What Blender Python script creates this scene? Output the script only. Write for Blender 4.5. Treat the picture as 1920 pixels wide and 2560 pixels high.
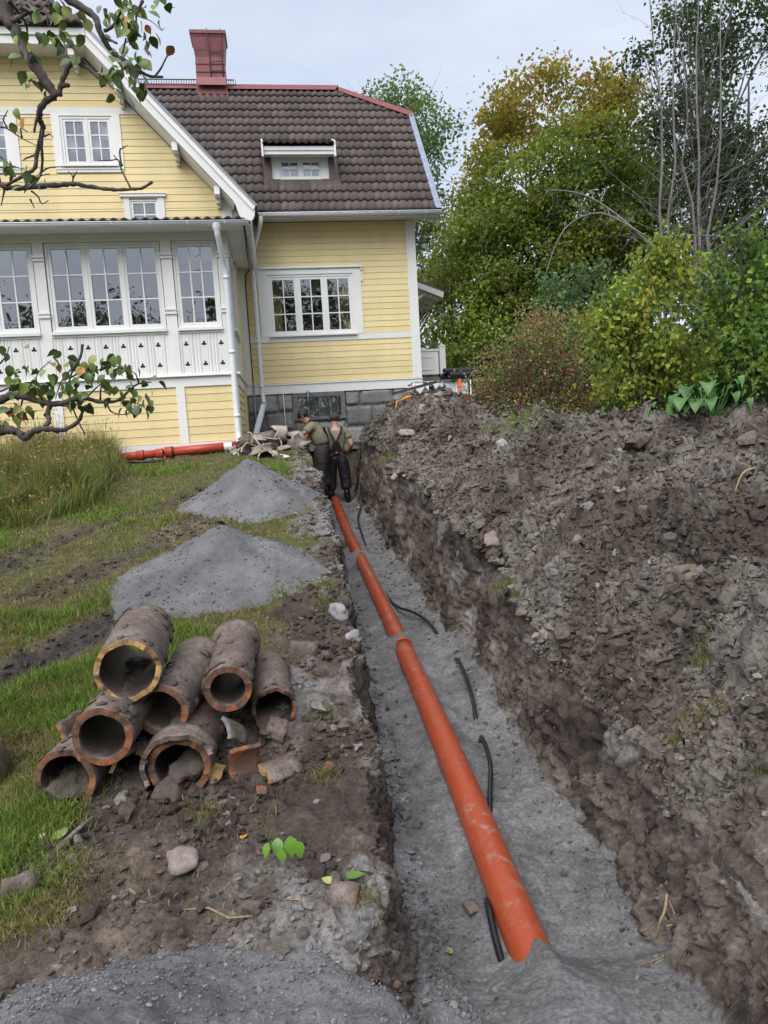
import bpy, bmesh, math, random
import numpy as np
from mathutils import Vector, Matrix

# ------------------------------------------------------------------ camera, sky, sun, exposure
sc = bpy.context.scene
for o in list(bpy.data.objects): bpy.data.objects.remove(o)
COL = sc.collection
EYE = 1.6
PITCH, ROLL, FPX = math.radians(6.72), math.radians(3.28), 1775.0     # photo is 1920 x 2560 px
def setup_camera():
    cd = bpy.data.cameras.new('camera'); cd.sensor_fit = 'VERTICAL'; cd.sensor_height = 24.0
    cd.lens = 24.0*FPX/2560.0; cd.clip_start = .05; cd.clip_end = 1500
    co = bpy.data.objects.new('camera', cd); COL.objects.link(co)
    c, s, cr, sr = math.cos(PITCH), math.sin(PITCH), math.cos(ROLL), math.sin(ROLL)
    R, D, Fw = Vector((1, 0, 0)), Vector((0, -s, -c)), Vector((0, c, -s))
    X = R*cr+D*sr; Y = R*sr-D*cr; Z = -Fw
    m = Matrix((X, Y, Z)).transposed().to_4x4(); m.translation = (0, 0, EYE)
    co.matrix_world = m
    sc.camera = co
setup_camera()
SUN_EL, SUN_AZ = math.radians(52), math.radians(205)      # azimuth clockwise from +Y: behind the camera, a little left
def setup_world():
    w = bpy.data.worlds.new('World'); sc.world = w; w.use_nodes = True
    nt = w.node_tree; n = nt.nodes; L = nt.links; n.clear()
    out = n.new('ShaderNodeOutputWorld'); bg = n.new('ShaderNodeBackground')
    sky = n.new('ShaderNodeTexSky'); sky.sky_type = 'NISHITA'; sky.sun_disc = False
    sky.sun_elevation = SUN_EL; sky.sun_rotation = SUN_AZ; sky.air_density = 1.0; sky.dust_density = 4.0; sky.ozone_density = 1.0
    bw = n.new('ShaderNodeRGBToBW'); L.new(sky.outputs[0], bw.inputs[0])
    # even cloud deck: flat pale grey with faint, large streaks of lighter cloud
    tc = n.new('ShaderNodeTexCoord'); mp = n.new('ShaderNodeMapping'); mp.inputs['Scale'].default_value = (1.6, 1.6, 5.0)
    L.new(tc.outputs['Generated'], mp.inputs[0])
    nz = n.new('ShaderNodeTexNoise'); nz.inputs['Scale'].default_value = 1.7; nz.inputs['Detail'].default_value = 5; nz.inputs['Roughness'].default_value = .55
    L.new(mp.outputs[0], nz.inputs['Vector'])
    cr = n.new('ShaderNodeValToRGB'); cr.color_ramp.elements[0].position = .3; cr.color_ramp.elements[1].position = .72
    cr.color_ramp.elements[0].color = (2.75, 3.05, 3.7, 1); cr.color_ramp.elements[1].color = (3.75, 3.95, 4.35, 1)
    L.new(nz.outputs['Fac'], cr.inputs[0])
    mx = n.new('ShaderNodeMixRGB'); mx.inputs[0].default_value = .86
    L.new(sky.outputs[0], mx.inputs[1]); L.new(cr.outputs[0], mx.inputs[2])
    L.new(mx.outputs[0], bg.inputs[0]); bg.inputs[1].default_value = .1
    L.new(bg.outputs[0], out.inputs[0])
    sd = bpy.data.lights.new('sun', 'SUN'); sd.energy = 1.5; sd.angle = math.radians(60); sd.color = (1, .965, .92)
    so = bpy.data.objects.new('sun', sd); COL.objects.link(so)
    d = Vector((math.sin(SUN_AZ)*math.cos(SUN_EL), math.cos(SUN_AZ)*math.cos(SUN_EL), math.sin(SUN_EL)))
    so.rotation_euler = d.to_track_quat('Z', 'Y').to_euler()
setup_world()
vs = sc.view_settings; vs.view_transform = 'Standard'; vs.look = 'None'; vs.gamma = 1; vs.exposure = 1.32
sc.render.resolution_x, sc.render.resolution_y = 768, 1024
try:
    sc.cycles.max_bounces = 8; sc.cycles.transparent_max_bounces = 12
except Exception: pass

# ------------------------------------------------------------------ helpers
rng = np.random.default_rng(7); random.seed(7)
RAD = math.radians
def tag(o, label=None, cat=None, group=None, kind=None):
    if label: o['label'] = label
    if cat: o['category'] = cat
    if group: o['group'] = group
    if kind: o['kind'] = kind
    return o
def link(name, me, m=None, parent=None):
    o = bpy.data.objects.new(name, me); COL.objects.link(o)
    if m is not None and me is not None and not me.materials: me.materials.append(m)
    if parent is not None: o.parent = parent
    return o
def empty(name, loc=(0, 0, 0), rz=0, label=None, cat=None, group=None):
    o = bpy.data.objects.new(name, None); COL.objects.link(o); o.location = loc; o.rotation_euler = (0, 0, rz)
    o.empty_display_size = .1
    return tag(o, label, cat, group)
def np_mesh(name, V, F, smooth=False, col=None, fcol=None, uv=None):
    """V (n,3), F (m,k) array of equal-size faces"""
    V = np.asarray(V, np.float32); F = np.asarray(F, np.int32)
    me = bpy.data.meshes.new(name); m, k = F.shape
    me.vertices.add(len(V)); me.vertices.foreach_set('co', V.ravel())
    me.loops.add(m*k); me.loops.foreach_set('vertex_index', F.ravel())
    me.polygons.add(m); me.polygons.foreach_set('loop_start', np.arange(0, m*k, k, dtype=np.int32))
    try: me.polygons.foreach_set('loop_total', np.full(m, k, np.int32))
    except Exception: pass
    me.polygons.foreach_set('use_smooth', np.full(m, bool(smooth)))
    me.update(calc_edges=True)
    if col is not None:
        a = me.attributes.new('Col', 'FLOAT_COLOR', 'POINT'); c = np.ones((len(V), 4), np.float32); c[:, :3] = col; a.data.foreach_set('color', c.ravel())
    if fcol is not None:
        a = me.attributes.new('Col', 'FLOAT_COLOR', 'FACE'); c = np.ones((m, 4), np.float32); c[:, :3] = fcol; a.data.foreach_set('color', c.ravel())
    return me
class MB:
    """collects boxes, prisms and tubes; build() links them as ONE mesh object"""
    def __init__(s): s.v = []; s.f = []; s.sm = []
    def add(s, vs_, fs, smooth=False):
        b = len(s.v); s.v += [tuple(map(float, q)) for q in vs_]; s.f += [tuple(i+b for i in f) for f in fs]; s.sm += [smooth]*len(fs); return s
    def box(s, x0, x1, y0, y1, z0, z1):
        return s.add([(x0, y0, z0), (x1, y0, z0), (x1, y1, z0), (x0, y1, z0), (x0, y0, z1), (x1, y0, z1), (x1, y1, z1), (x0, y1, z1)],
                     [(0, 3, 2, 1), (4, 5, 6, 7), (0, 1, 5, 4), (1, 2, 6, 5), (2, 3, 7, 6), (3, 0, 4, 7)])
    def prism(s, poly, d0, d1, ax=1):
        """poly in the two other axes, extruded from d0 to d1 along ax (0,1,2)"""
        def P(a, b, d): return (d, a, b) if ax == 0 else ((a, d, b) if ax == 1 else (a, b, d))
        n = len(poly); A = [P(a, b, d0) for a, b in poly]; B = [P(a, b, d1) for a, b in poly]
        return s.add(A+B, [tuple(range(n))[::-1], tuple(range(n, 2*n))]+[(i, (i+1) % n, n+(i+1) % n, n+i) for i in range(n)])
    def bar(s, p, q, w, h, up=(0, 0, 1)):
        p, q = Vector(p), Vector(q); d = (q-p).normalized(); u = Vector(up); x = d.cross(u)
        if x.length < 1e-5: x = d.cross(Vector((1, 0, 0)))
        x.normalize(); u = x.cross(d)
        o = [x*(-w/2)-u*(h/2), x*(w/2)-u*(h/2), x*(w/2)+u*(h/2), x*(-w/2)+u*(h/2)]
        return s.add([p+k for k in o]+[q+k for k in o], [(3, 2, 1, 0), (4, 5, 6, 7)]+[(i, (i+1) % 4, 4+(i+1) % 4, 4+i) for i in range(4)])
    def tube(s, pts, rad, n=8, cap=True, smooth=True):
        pts = [Vector(p) for p in pts]
        if not hasattr(rad, '__len__'): rad = [rad]*len(pts)
        V = []; up = None; N = len(pts)
        for i, p in enumerate(pts):
            t = (pts[min(i+1, N-1)]-pts[max(i-1, 0)]); t = t.normalized() if t.length > 1e-9 else Vector((0, 0, 1))
            if up is None: up = Vector((0, 0, 1)) if abs(t.z) < .9 else Vector((1, 0, 0))
            x = t.cross(up); x = x.normalized() if x.length > 1e-6 else t.orthogonal().normalized()
            up = x.cross(t).normalized()
            for k in range(n):
                a = 2*math.pi*k/n; V.append(p+(x*math.cos(a)+up*math.sin(a))*rad[i])
        Fc = [(i*n+k, i*n+(k+1) % n, (i+1)*n+(k+1) % n, (i+1)*n+k) for i in range(N-1) for k in range(n)]
        s.add(V, Fc, smooth)
        if cap: b = len(s.v)-N*n; s.f += [tuple(b+k for k in range(n))[::-1], tuple(b+(N-1)*n+k for k in range(n))]; s.sm += [False, False]
        return s
    def lathe(s, prof, n=24, M=None, smooth=True, a0=0, a1=2*math.pi):
        """prof: (r, z) list round local z"""
        full = abs(a1-a0-2*math.pi) < 1e-6; m = n if full else n+1
        V = []
        for r, z in prof:
            for k in range(m):
                a = a0+(a1-a0)*k/n; q = Vector((r*math.cos(a), r*math.sin(a), z)); V.append(M @ q if M else q)
        Fc = []
        for i in range(len(prof)-1):
            for k in range(n):
                k2 = (k+1) % m; Fc.append((i*m+k, i*m+k2, (i+1)*m+k2, (i+1)*m+k))
        return s.add(V, Fc, smooth)
    def mesh(s, name):
        me = bpy.data.meshes.new(name); me.from_pydata(s.v, [], s.f)
        me.polygons.foreach_set('use_smooth', np.array(s.sm, bool)); me.update(); return me
    def build(s, name, m, parent=None, fix=True):
        me = s.mesh(name)
        if fix:
            b = bmesh.new(); b.from_mesh(me); bmesh.ops.recalc_face_normals(b, faces=b.faces); b.to_mesh(me); b.free()
        return link(name, me, m, parent)
# gradient noise -----------------------------------------------------
_P = np.random.default_rng(3).permutation(512).astype(np.int64); _G = np.stack([np.cos(np.arange(512)*2.399963), np.sin(np.arange(512)*2.399963)], 1)
def pn(x, y, seed=0):
    xi = np.floor(x).astype(np.int64); yi = np.floor(y).astype(np.int64); xf = x-xi; yf = y-yi
    u = xf*xf*xf*(xf*(xf*6-15)+10); v = yf*yf*yf*(yf*(yf*6-15)+10)
    def gr(a, b, dx, dy):
        h = _P[(_P[(a+seed*131) & 511]+b) & 511]; g_ = _G[h]; return g_[..., 0]*dx+g_[..., 1]*dy
    n00 = gr(xi, yi, xf, yf); n10 = gr(xi+1, yi, xf-1, yf); n01 = gr(xi, yi+1, xf, yf-1); n11 = gr(xi+1, yi+1, xf-1, yf-1)
    a = n00+u*(n10-n00); b = n01+u*(n11-n01); return (a+v*(b-a))*1.5
def fbm(x, y, f=1., o=4, seed=0, gain=.5):
    s = 0; a = 1.
    for i in range(o): s = s+a*pn(x*f, y*f, seed+i); f *= 2.03; a *= gain
    return s
def billow(x, y, f=1., o=3, seed=0, gain=.5):
    s = 0; a = 1.
    for i in range(o): s = s+a*(np.abs(pn(x*f, y*f, seed+i))*2-.5); f *= 2.1; a *= gain
    return s
def sstep(a, b, x):
    t = np.clip((x-a)/(b-a), 0, 1); return t*t*(3-2*t)

# ------------------------------------------------------------------ materials
MATS = {}
class NT:
    def __init__(s, name):
        s.m = bpy.data.materials.new(name); s.m.use_nodes = True; s.t = s.m.node_tree; s.n = s.t.nodes; s.l = s.t.links
        s.b = s.n['Principled BSDF']; s.tc = None; MATS[name] = s.m
    def coord(s, kind='Object'):
        if s.tc is None: s.tc = s.n.new('ShaderNodeTexCoord')
        return s.tc.outputs[kind]
    def noise(s, scale, detail=4, rough=.55, dist=0, kind='Object', sx=(1, 1, 1)):
        z = s.n.new('ShaderNodeTexNoise'); z.inputs['Scale'].default_value = scale; z.inputs['Detail'].default_value = detail
        z.inputs['Roughness'].default_value = rough; z.inputs['Distortion'].default_value = dist
        if sx != (1, 1, 1):
            mp = s.n.new('ShaderNodeMapping'); mp.inputs['Scale'].default_value = sx; s.l.new(s.coord(kind), mp.inputs[0]); s.l.new(mp.outputs[0], z.inputs['Vector'])
        else: s.l.new(s.coord(kind), z.inputs['Vector'])
        return z.outputs['Fac']
    def voro(s, scale, feature='F1', kind='Object'):
        z = s.n.new('ShaderNodeTexVoronoi'); z.inputs['Scale'].default_value = scale; z.feature = feature; s.l.new(s.coord(kind), z.inputs['Vector']); return z
    def ramp(s, fac, *st):
        r = s.n.new('ShaderNodeValToRGB'); e = r.color_ramp.elements
        while len(e) < len(st): e.new(.5)
        for k, (p, c) in enumerate(st):
            e[k].position = p; e[k].color = (c, c, c, 1) if not hasattr(c, '__len__') else (*c[:3], 1)
        s.l.new(fac, r.inputs[0]); return r.outputs[0]
    def mix(s, fac, a, b, mode='MIX'):
        x = s.n.new('ShaderNodeMixRGB'); x.blend_type = mode
        for i, v in ((0, fac), (1, a), (2, b)):
            if hasattr(v, 'is_output') or isinstance(v, bpy.types.NodeSocket): s.l.new(v, x.inputs[i])
            else: x.inputs[i].default_value = v if i == 0 else (*v[:3], 1)
        return x.outputs[0]
    def attr(s, name='Col'):
        a = s.n.new('ShaderNodeAttribute'); a.attribute_name = name; return a.outputs['Color']
    def rnd(s):
        a = s.n.new('ShaderNodeObjectInfo'); return a.outputs['Random']
    def math(s, op, a, b=0.):
        x = s.n.new('ShaderNodeMath'); x.operation = op
        for i, v in ((0, a), (1, b)):
            if isinstance(v, bpy.types.NodeSocket): s.l.new(v, x.inputs[i])
            else: x.inputs[i].default_value = v
        return x.outputs[0]
    def color(s, v):
        if isinstance(v, bpy.types.NodeSocket): s.l.new(v, s.b.inputs['Base Color'])
        else: s.b.inputs['Base Color'].default_value = (*v[:3], 1)
        return s
    def set(s, **k):
        for a, v in k.items():
            i = s.b.inputs[a.replace('_', ' ')]
            if isinstance(v, bpy.types.NodeSocket): s.l.new(v, i)
            else: i.default_value = v
        return s
    def bump(s, h, strength=.4, dist=.02):
        b = s.n.new('ShaderNodeBump'); b.inputs['Strength'].default_value = strength; b.inputs['Distance'].default_value = dist
        s.l.new(h, b.inputs['Height']); s.l.new(b.outputs[0], s.b.inputs['Normal']); return s
def simple(name, c, rough=.6, var=.15, vs_=6., bump=0., bs=60., metal=0., rv=0.):
    t = NT(name); d = [k*(1-var) for k in c]; u = [min(1, k*(1+var)) for k in c]
    cc = t.ramp(t.noise(vs_, 5), (.3, d), (.7, u))
    if rv:
        k = t.math('MULTIPLY_ADD', t.rnd(), 2*rv); t.n[-1].inputs[2].default_value = 1-rv
        cc = t.mix(1., cc, k, 'MULTIPLY')
    t.color(cc).set(Roughness=rough, Metallic=metal)
    if bump: t.bump(t.noise(bs, 4), bump, .01)
    return t.m
# ------------------------------------------------------------------ soil and ground materials
def soil_material(name, kind):
    t = NT(name); base = t.attr()
    f1 = t.noise(9, 6, .65); f2 = t.noise(55, 5, .7); f3 = t.noise(260, 3, .6)
    c = t.mix(1., base, t.ramp(f1, (.25, .62), (.75, 1.50)), 'MULTIPLY')
    c = t.mix(1., c, t.ramp(f2, (.28, .50), (.5, .95), (.75, 1.60)), 'MULTIPLY')
    v = t.voro(95); peb = t.ramp(v.outputs['Distance'], (.10, 1.), (.22, 0.))
    sel = t.ramp(t.noise(23, 3), (.5, 0.), (.68, 1.)); w = t.mix(1., peb, sel, 'MULTIPLY')
    c = t.mix(w, c, (.21, .195, .18))
    c = t.mix(1., c, t.ramp(f3, (.2, .72), (.8, 1.25)), 'MULTIPLY')
    t.color(c).set(Roughness=.93)
    t.b.inputs['Specular IOR Level'].default_value = .25
    h = t.math('ADD', t.math('MULTIPLY', f2, 1.1), t.math('MULTIPLY', f3, .5)); h = t.math('ADD', h, t.math('MULTIPLY', w, .25))
    t.bump(h, .6, .011 if kind == 'soil' else .010)
    return t.m
M_SOIL = soil_material('soil', 'soil')
def sand_material():
    t = NT('stone_dust'); f1 = t.noise(5, 5); f2 = t.noise(120, 4, .7); f3 = t.noise(420, 2)
    c = t.mix(1., t.attr(), t.ramp(f1, (.3, .86), (.7, 1.12)), 'MULTIPLY')
    c = t.mix(1., c, t.ramp(f2, (.3, .60), (.7, 1.42)), 'MULTIPLY')
    v = t.voro(160); peb = t.ramp(v.outputs['Distance'], (.12, 1.), (.25, 0.)); sel = t.ramp(t.noise(60, 3), (.55, 0.), (.7, 1.)); w = t.mix(1., peb, sel, 'MULTIPLY')
    c = t.mix(w, c, (.27, .27, .285))
    t.color(c).set(Roughness=.95); t.b.inputs['Specular IOR Level'].default_value = .2
    t.bump(t.math('ADD', f2, t.math('MULTIPLY', f3, .6)), .6, .006); return t.m
M_SAND = sand_material()

# ------------------------------------------------------------------ terrain functions
def base_g(y):
    y = np.asarray(y, float)
    return .5*(np.interp(y-.4, [-50, 2.6, 3.2, 4, 12.5, 14, 400], [0, 0, .06, .19, 1.42, 1.5, 1.6])+np.interp(y+.4, [-50, 2.6, 3.2, 4, 12.5, 14, 400], [0, 0, .06, .19, 1.42, 1.5, 1.6]))
_PY = [-6, 0, 2.41, 3.63, 5.34, 8.63, 11.2, 13.6, 16]; _PX = [1.0, .66, .45, .35, .185, -.21, -.59, -.93, -1.28]
def pipe_x(y): 
    y = np.asarray(y, float); return (np.interp(y-.5, _PY, _PX)+np.interp(y, _PY, _PX)+np.interp(y+.5, _PY, _PX))/3
def floor_z(y):
    y = np.asarray(y, float)
    F_ = lambda q: np.interp(q, [-6, 2, 5.5, 8.6, 11, 13.6, 15], [-.46, -.44, -.42, -.33, -.14, .2, .3])
    return (F_(y-.4)+F_(y)+F_(y+.4))/3
MOUNDS = [(1.78, .52, .25), (6.15, .15, .118), (9.7, .17, .115)]    # sand heaped over the pipe: y, half length, height
def soil_zone(x, y):
    """1 on bare dug soil, 0 on lawn (left of the trench)"""
    t = x-pipe_x(y); n = fbm(x, y, 1.3, 4, 11)*.35
    w = np.interp(y, [0, 2.0, 2.6, 3.0, 3.6, 4.3, 5.2, 8, 11, 14, 16], [2.6, 2.0, 1.75, 1.75, 1.45, 1.15, .95, .75, .75, .9, .9])
    a = sstep(-.18, .18, t+w+n*.8)*sstep(5.2, 4.2, t)
    def path(pts, wd):
        d = np.full(np.shape(x), 9.); 
        for (x0, y0), (x1, y1) in zip(pts[:-1], pts[1:]):
            dx, dy = x1-x0, y1-y0; k = np.clip(((x-x0)*dx+(y-y0)*dy)/(dx*dx+dy*dy), 0, 1); d = np.minimum(d, np.hypot(x-x0-k*dx, y-y0-k*dy))
        return d
    r1 = path([(-3.2, 3.0), (-2.42, 4.25), (-2.1, 4.9), (-1.75, 5.5), (-1.2, 6.3)], 0)
    r2 = path([(-4.6, 4.4), (-3.5, 6.15), (-3.35, 7.1), (-2.75, 8.1), (-2.2, 9.3)], 0)
    r3 = path([(-3.3, 5.1), (-2.7, 5.8), (-2.3, 6.7), (-2.0, 7.4)], 0)
    b = np.maximum(sstep(.34, .12, r1+n*.25), np.maximum(.75*sstep(.3, .1, r2+n*.35), .8*sstep(.42, .08, r3+n*.6)))
    rut = np.maximum(sstep(.3, .05, r1), .8*sstep(.25, .05, r2))
    return np.clip(np.maximum(a, b), 0, 1)*sstep(16, 14.5, y), rut
def wall_wob(y): y = np.asarray(y, float); return fbm(np.full_like(y, 7.7), y, 1.1, 4, 91)*.11
def wall_wobl(y): y = np.asarray(y, float); return fbm(np.full_like(y, 3.3), y, 1.4, 3, 81)*.09
def rbank(y): return .12*sstep(9.5, 5.5, np.asarray(y, float))*sstep(-2, 1, np.asarray(y, float))
def ground_full(x, y, detail=True):
    """height and colour of the ground sheet"""
    x = np.asarray(x, float); y = np.asarray(y, float)
    t = x-pipe_x(y); g0 = base_g(y)+fbm(x, y, .35, 3, 5)*.05
    soil, rut = soil_zone(x, y)
    far = np.exp(-np.maximum(0, np.hypot(x, y)-20)/12.)
    near = sstep(24, 12, y)
    inz = sstep(15.5, 15.1, y)
    # rough dug soil
    rough = billow(x, y, 2.6, 4, 21)*.035+billow(x, y, 9, 3, 31)*.016+fbm(x, y, 38, 2, 41)*.0045
    lawn = fbm(x, y, 1.1, 3, 61)*.03+fbm(x, y, 9, 2, 71)*.008
    g0 = g0+rbank(y)*sstep(.3, .5, t)*sstep(4., 2.5, t)
    h = g0+near*(soil*rough+(1-soil)*lawn)-rut*(.07+.03*billow(x, y, 6, 2, 3))+soil*.02*near
    # trench cross-section
    wob = wall_wobl(y); wob2 = wall_wob(y)
    fl = floor_z(y)
    for (my, hl, mh) in MOUNDS:
        fl = fl+mh*np.exp(-np.abs((y-my-.10*t-.03*np.sin(9*t))/hl)**2.6)*np.exp(-(t/.75)**4)
    fl = fl-.35*sstep(2.2, 1.2, y)*0
    fl = fl+fbm(x, y, 3.1, 3, 101)*.018+billow(x, y, 11, 2, 111)*.006*near+fbm(x, y, 45, 2, 121)*.0025*near
    fl = fl+.055*np.exp(-(t/.17)**2)+.055*np.exp(-np.abs((y-2.33)/.20)**2.5)*np.exp(-((t-.012*np.sin(y*14))/.048)**2)
    fl = fl+.10*sstep(.22, .5, t)*(.4+.6*np.abs(pn(y*1.1, 0*y+.5, 9)))+.07*sstep(-.2, -.45, t)          # sand banked against the walls
    lw0 = -.44+wob*.7; lw1 = -.53+wob-.10*sstep(3.2, 1.6, y)           # left wall foot and top
    rw0 = .47+wob2*.6-.13*sstep(2.7, 1.9, y); rw1 = .78+wob2-.12*sstep(5.0, 2.8, y)-.13*sstep(2.7, 1.9, y)
    wall_n = fbm(x*1.2, y, 5, 3, 141)*.02
    a = sstep(lw1, lw0, t+wall_n*sstep(-.7, -.5, t))*sstep(rw1, rw0, t+wall_n)
    aa = np.clip(a, 0, 1)*inz
    z = h*(1-aa)+fl*aa
    # colour
    n1 = fbm(x, y, .9, 4, 151); n2 = fbm(x, y, 4.5, 3, 161)
    dark = np.array([.052, .040, .034]); lite = np.array([.135, .108, .088]); grey = np.array([.165, .163, .168]); turf = np.array([.055, .062, .020]); dry = np.array([.13, .12, .05]); wet = np.array([.04, .034, .03])
    k = np.clip(.42+.5*n1+.35*n2, 0, 1)[..., None]
    c_soil = dark*(1-k)+lite*k
    # grey stone dust trodden along the left bank
    du = np.clip(sstep(-1.25, -.6, t+.25*n2)*sstep(.05, .5, n1*.9+n2*.6+.16+.30*np.exp(-((y-2.1)/.7)**2)-.15*sstep(3.0, 3.6, y)*sstep(6.2, 5.4, y)+.35*sstep(6.3, 7.4, y)*sstep(11.2, 10, y)), 0, 1)[..., None]*.85
    c_soil = c_soil*(1-du)+np.array([.175, .170, .168])*du
    c_rut = wet*(1-.4*k)+.4*k*np.array([.09, .08, .07])
    r_ = np.clip(rut, 0, 1)[..., None]
    c_soil = c_soil*(1-r_)+c_rut*r_
    kk = np.clip(.35+.6*n2, 0, 1)[..., None]; c_turf = turf*(1-kk)+dry*kk*.8
    s_ = soil[..., None]; c = c_turf*(1-s_)+c_soil*s_
    wk = np.clip(.5+.7*n2+.3*pn(y*1.5, z*9, 5), 0, 1)[..., None]
    c_wall = np.array([.058, .040, .030])*(1-wk)+np.array([.15, .115, .088])*wk
    isw = (sstep(.02, .2, aa)*sstep(.995, .85, aa))[..., None]
    c = c*(1-isw)+c_wall*isw
    sm = (sstep(.86, .97, aa))[..., None]
    fk = np.clip(.5+.6*fbm(x, y, 2.2, 4, 171), 0, 1)[..., None]
    c_fl = np.array([.105, .103, .105])*(1-fk)+np.array([.175, .173, .177])*fk
    c = c*(1-sm)+c_fl*sm
    fa = sstep(16, 24, y)[..., None]; c = c*(1-fa)+np.array([.06, .075, .025])*fa
    return z, c
def grid_faces(nr, nc):
    i = np.arange(nr*nc).reshape(nr, nc); return np.stack([i[:-1, :-1], i[:-1, 1:], i[1:, 1:], i[1:, :-1]], -1).reshape(-1, 4)
def make_ground():
    ys = [1.25]
    while ys[-1] < 15.6: ys.append(ys[-1]*1.0045+.0005)
    far = list(15.6+np.cumsum(np.geomspace(.1, 60, 46))); back = list(1.25-np.cumsum(np.geomspace(.02, 14, 26)))[::-1]
    ys = np.array(back+ys+far)
    mid = np.concatenate([np.arange(-1.5, -.75, .012), np.arange(-.75, -.58, .008), np.arange(-.58, -.38, .0035), np.arange(-.38, .42, .0085), np.arange(.42, .86, .0042), np.arange(.86, .95, .009), np.arange(.95, 1.3, .02)])
    lf = list(-1.5-np.cumsum(np.geomspace(.014, .05, 170))); lf += list(lf[-1]-np.cumsum(np.geomspace(.07, 60, 36)))
    rt = list(1.3+np.cumsum(np.geomspace(.03, .3, 45))); rt += list(rt[-1]+np.cumsum(np.geomspace(.4, 60, 30)))
    ts = np.array(sorted(lf)+list(mid)+rt)
    T, Y = np.meshgrid(ts, ys); X = T+pipe_x(np.clip(Y, -6, 16))
    rp = sstep(.0, .45, T)*sstep(2.5, .8, T); lp = sstep(.0, -.42, T)*sstep(-2.5, -.8, T); nearw = sstep(18, 15, Y); X = X+(rp*wall_wob(Y)+lp*wall_wobl(Y)*.85)*nearw
    Z, C = ground_full(X, Y)
    # loose, clotted faces: push the steep walls in and out along x by what lies at that height
    dz = np.abs(np.gradient(Z, axis=1))/np.maximum(np.gradient(ts)[None, :], 1e-4); st = np.clip((dz-.9)/1.6, 0, 1)*nearw*(np.abs(T) > .3)
    lump = billow(Y, Z*1.15, 5.5, 3, 501)*.034+billow(Y, Z*.8, 17, 3, 511)*.026+billow(Y, Z, 43, 2, 521)*.008; X = X+np.sign(T)*st*lump
    str_ = np.clip(.5+.9*fbm(Y*.8, Z*2.2, 1.6, 4, 531)+.5*fbm(Y, Z, 9, 3, 541), 0, 1)[..., None]; cw = np.array([.040, .032, .027])*(1-str_)+np.array([.125, .104, .088])*str_
    pa = (sstep(.30, .6, fbm(Y, Z*1.3, 1.7, 3, 551))*.8)[..., None]; cw = cw*(1-pa)+np.array([.20, .185, .17])*pa; s_ = (sstep(.1, .5, st))[..., None]; C = C*(1-s_)+cw*s_
    me = np_mesh('ground', np.stack([X, Y, Z], -1).reshape(-1, 3), grid_faces(*X.shape), True, col=C.reshape(-1, 3))
    return tag(link('ground', me, M_SOIL), kind='structure')
make_ground()
def gz(x, y): return float(ground_full(np.array([x]), np.array([y]))[0][0])

# ------------------------------------------------------------------ spoil heap right of the trench
def heap_h(x, y):
    t = x-pipe_x(y)
    crest = np.interp(y, [0, 2, 4, 6, 8, 10, 12, 13.5, 15], [2.3, 2.5, 2.9, 3.05, 3.0, 2.65, 2.05, 1.6, 1.3])+fbm(y*0+2., y, .7, 3, 7)*.18
    top = np.interp(y, [0, 2, 4, 6, 8, 10, 12, 13.4, 14.6, 15.6], [.95, 1.15, 1.42, 1.5, 1.52, 1.75, 2.15, 2.15, 1.7, 1.3])
    top = top+fbm(y*0+5., y, .8, 3, 8)*.12-.16*np.exp(-((y-9.4)/.5)**2)
    foot = .755+wall_wob(y)-.12*sstep(5.0, 2.8, y)-.13*sstep(2.7, 1.9, y)
    g0 = base_g(y)+rbank(y)
    k = (t-foot)/(crest-foot)
    up = np.where(k < 0, -.5*np.abs(k)**.6, np.sin(np.clip(k, 0, 1)*math.pi/2)**.70)
    up = np.where(k > 1, np.maximum(1-.55*(k-1)-.5*np.maximum(k-1.1, 0)**1.5, -.35), up)
    h = g0+(top-g0)*up
    body = sstep(-.02, .06, k)*sstep(2.6, 1.9, k)
    rough = billow(x, y, 1.5, 3, 221)*.06+billow(x, y, 5.2, 3, 231)*.062+billow(x, y, 13, 3, 241)*.032+billow(x, y, 33, 2, 245)*.012+fbm(x, y, 70, 2, 251)*.005
    ero = -.10*sstep(.05, .5, billow(x, y, .9, 2, 261))
    return h+body*(rough*1.15+ero)+(1-body)*rough*.35-.25*sstep(15.2, 15.8, y)-.4*sstep(2.1, 2.6, k), k
def heap_col(X, Y, K):
    n1 = fbm(X, Y, .8, 4, 251); n2 = fbm(X, Y, 4, 3, 261); n3 = fbm(X, Y, 1.6, 3, 271)
    k = np.clip(.45+.45*n1+.4*n2, 0, 1)[..., None]
    c = np.array([.060, .050, .042])*(1-k)+np.array([.152, .130, .108])*k
    gr = (sstep(.0, .5, n3+.25*n2)*.62*sstep(1.3, .9, K))[..., None]; c = c*(1-gr)+np.array([.168, .154, .140])*gr
    dk = (sstep(.25, .6, -n3+.3*n2)*.6)[..., None]; return c*(1-dk)+np.array([.048, .036, .030])*dk
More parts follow.
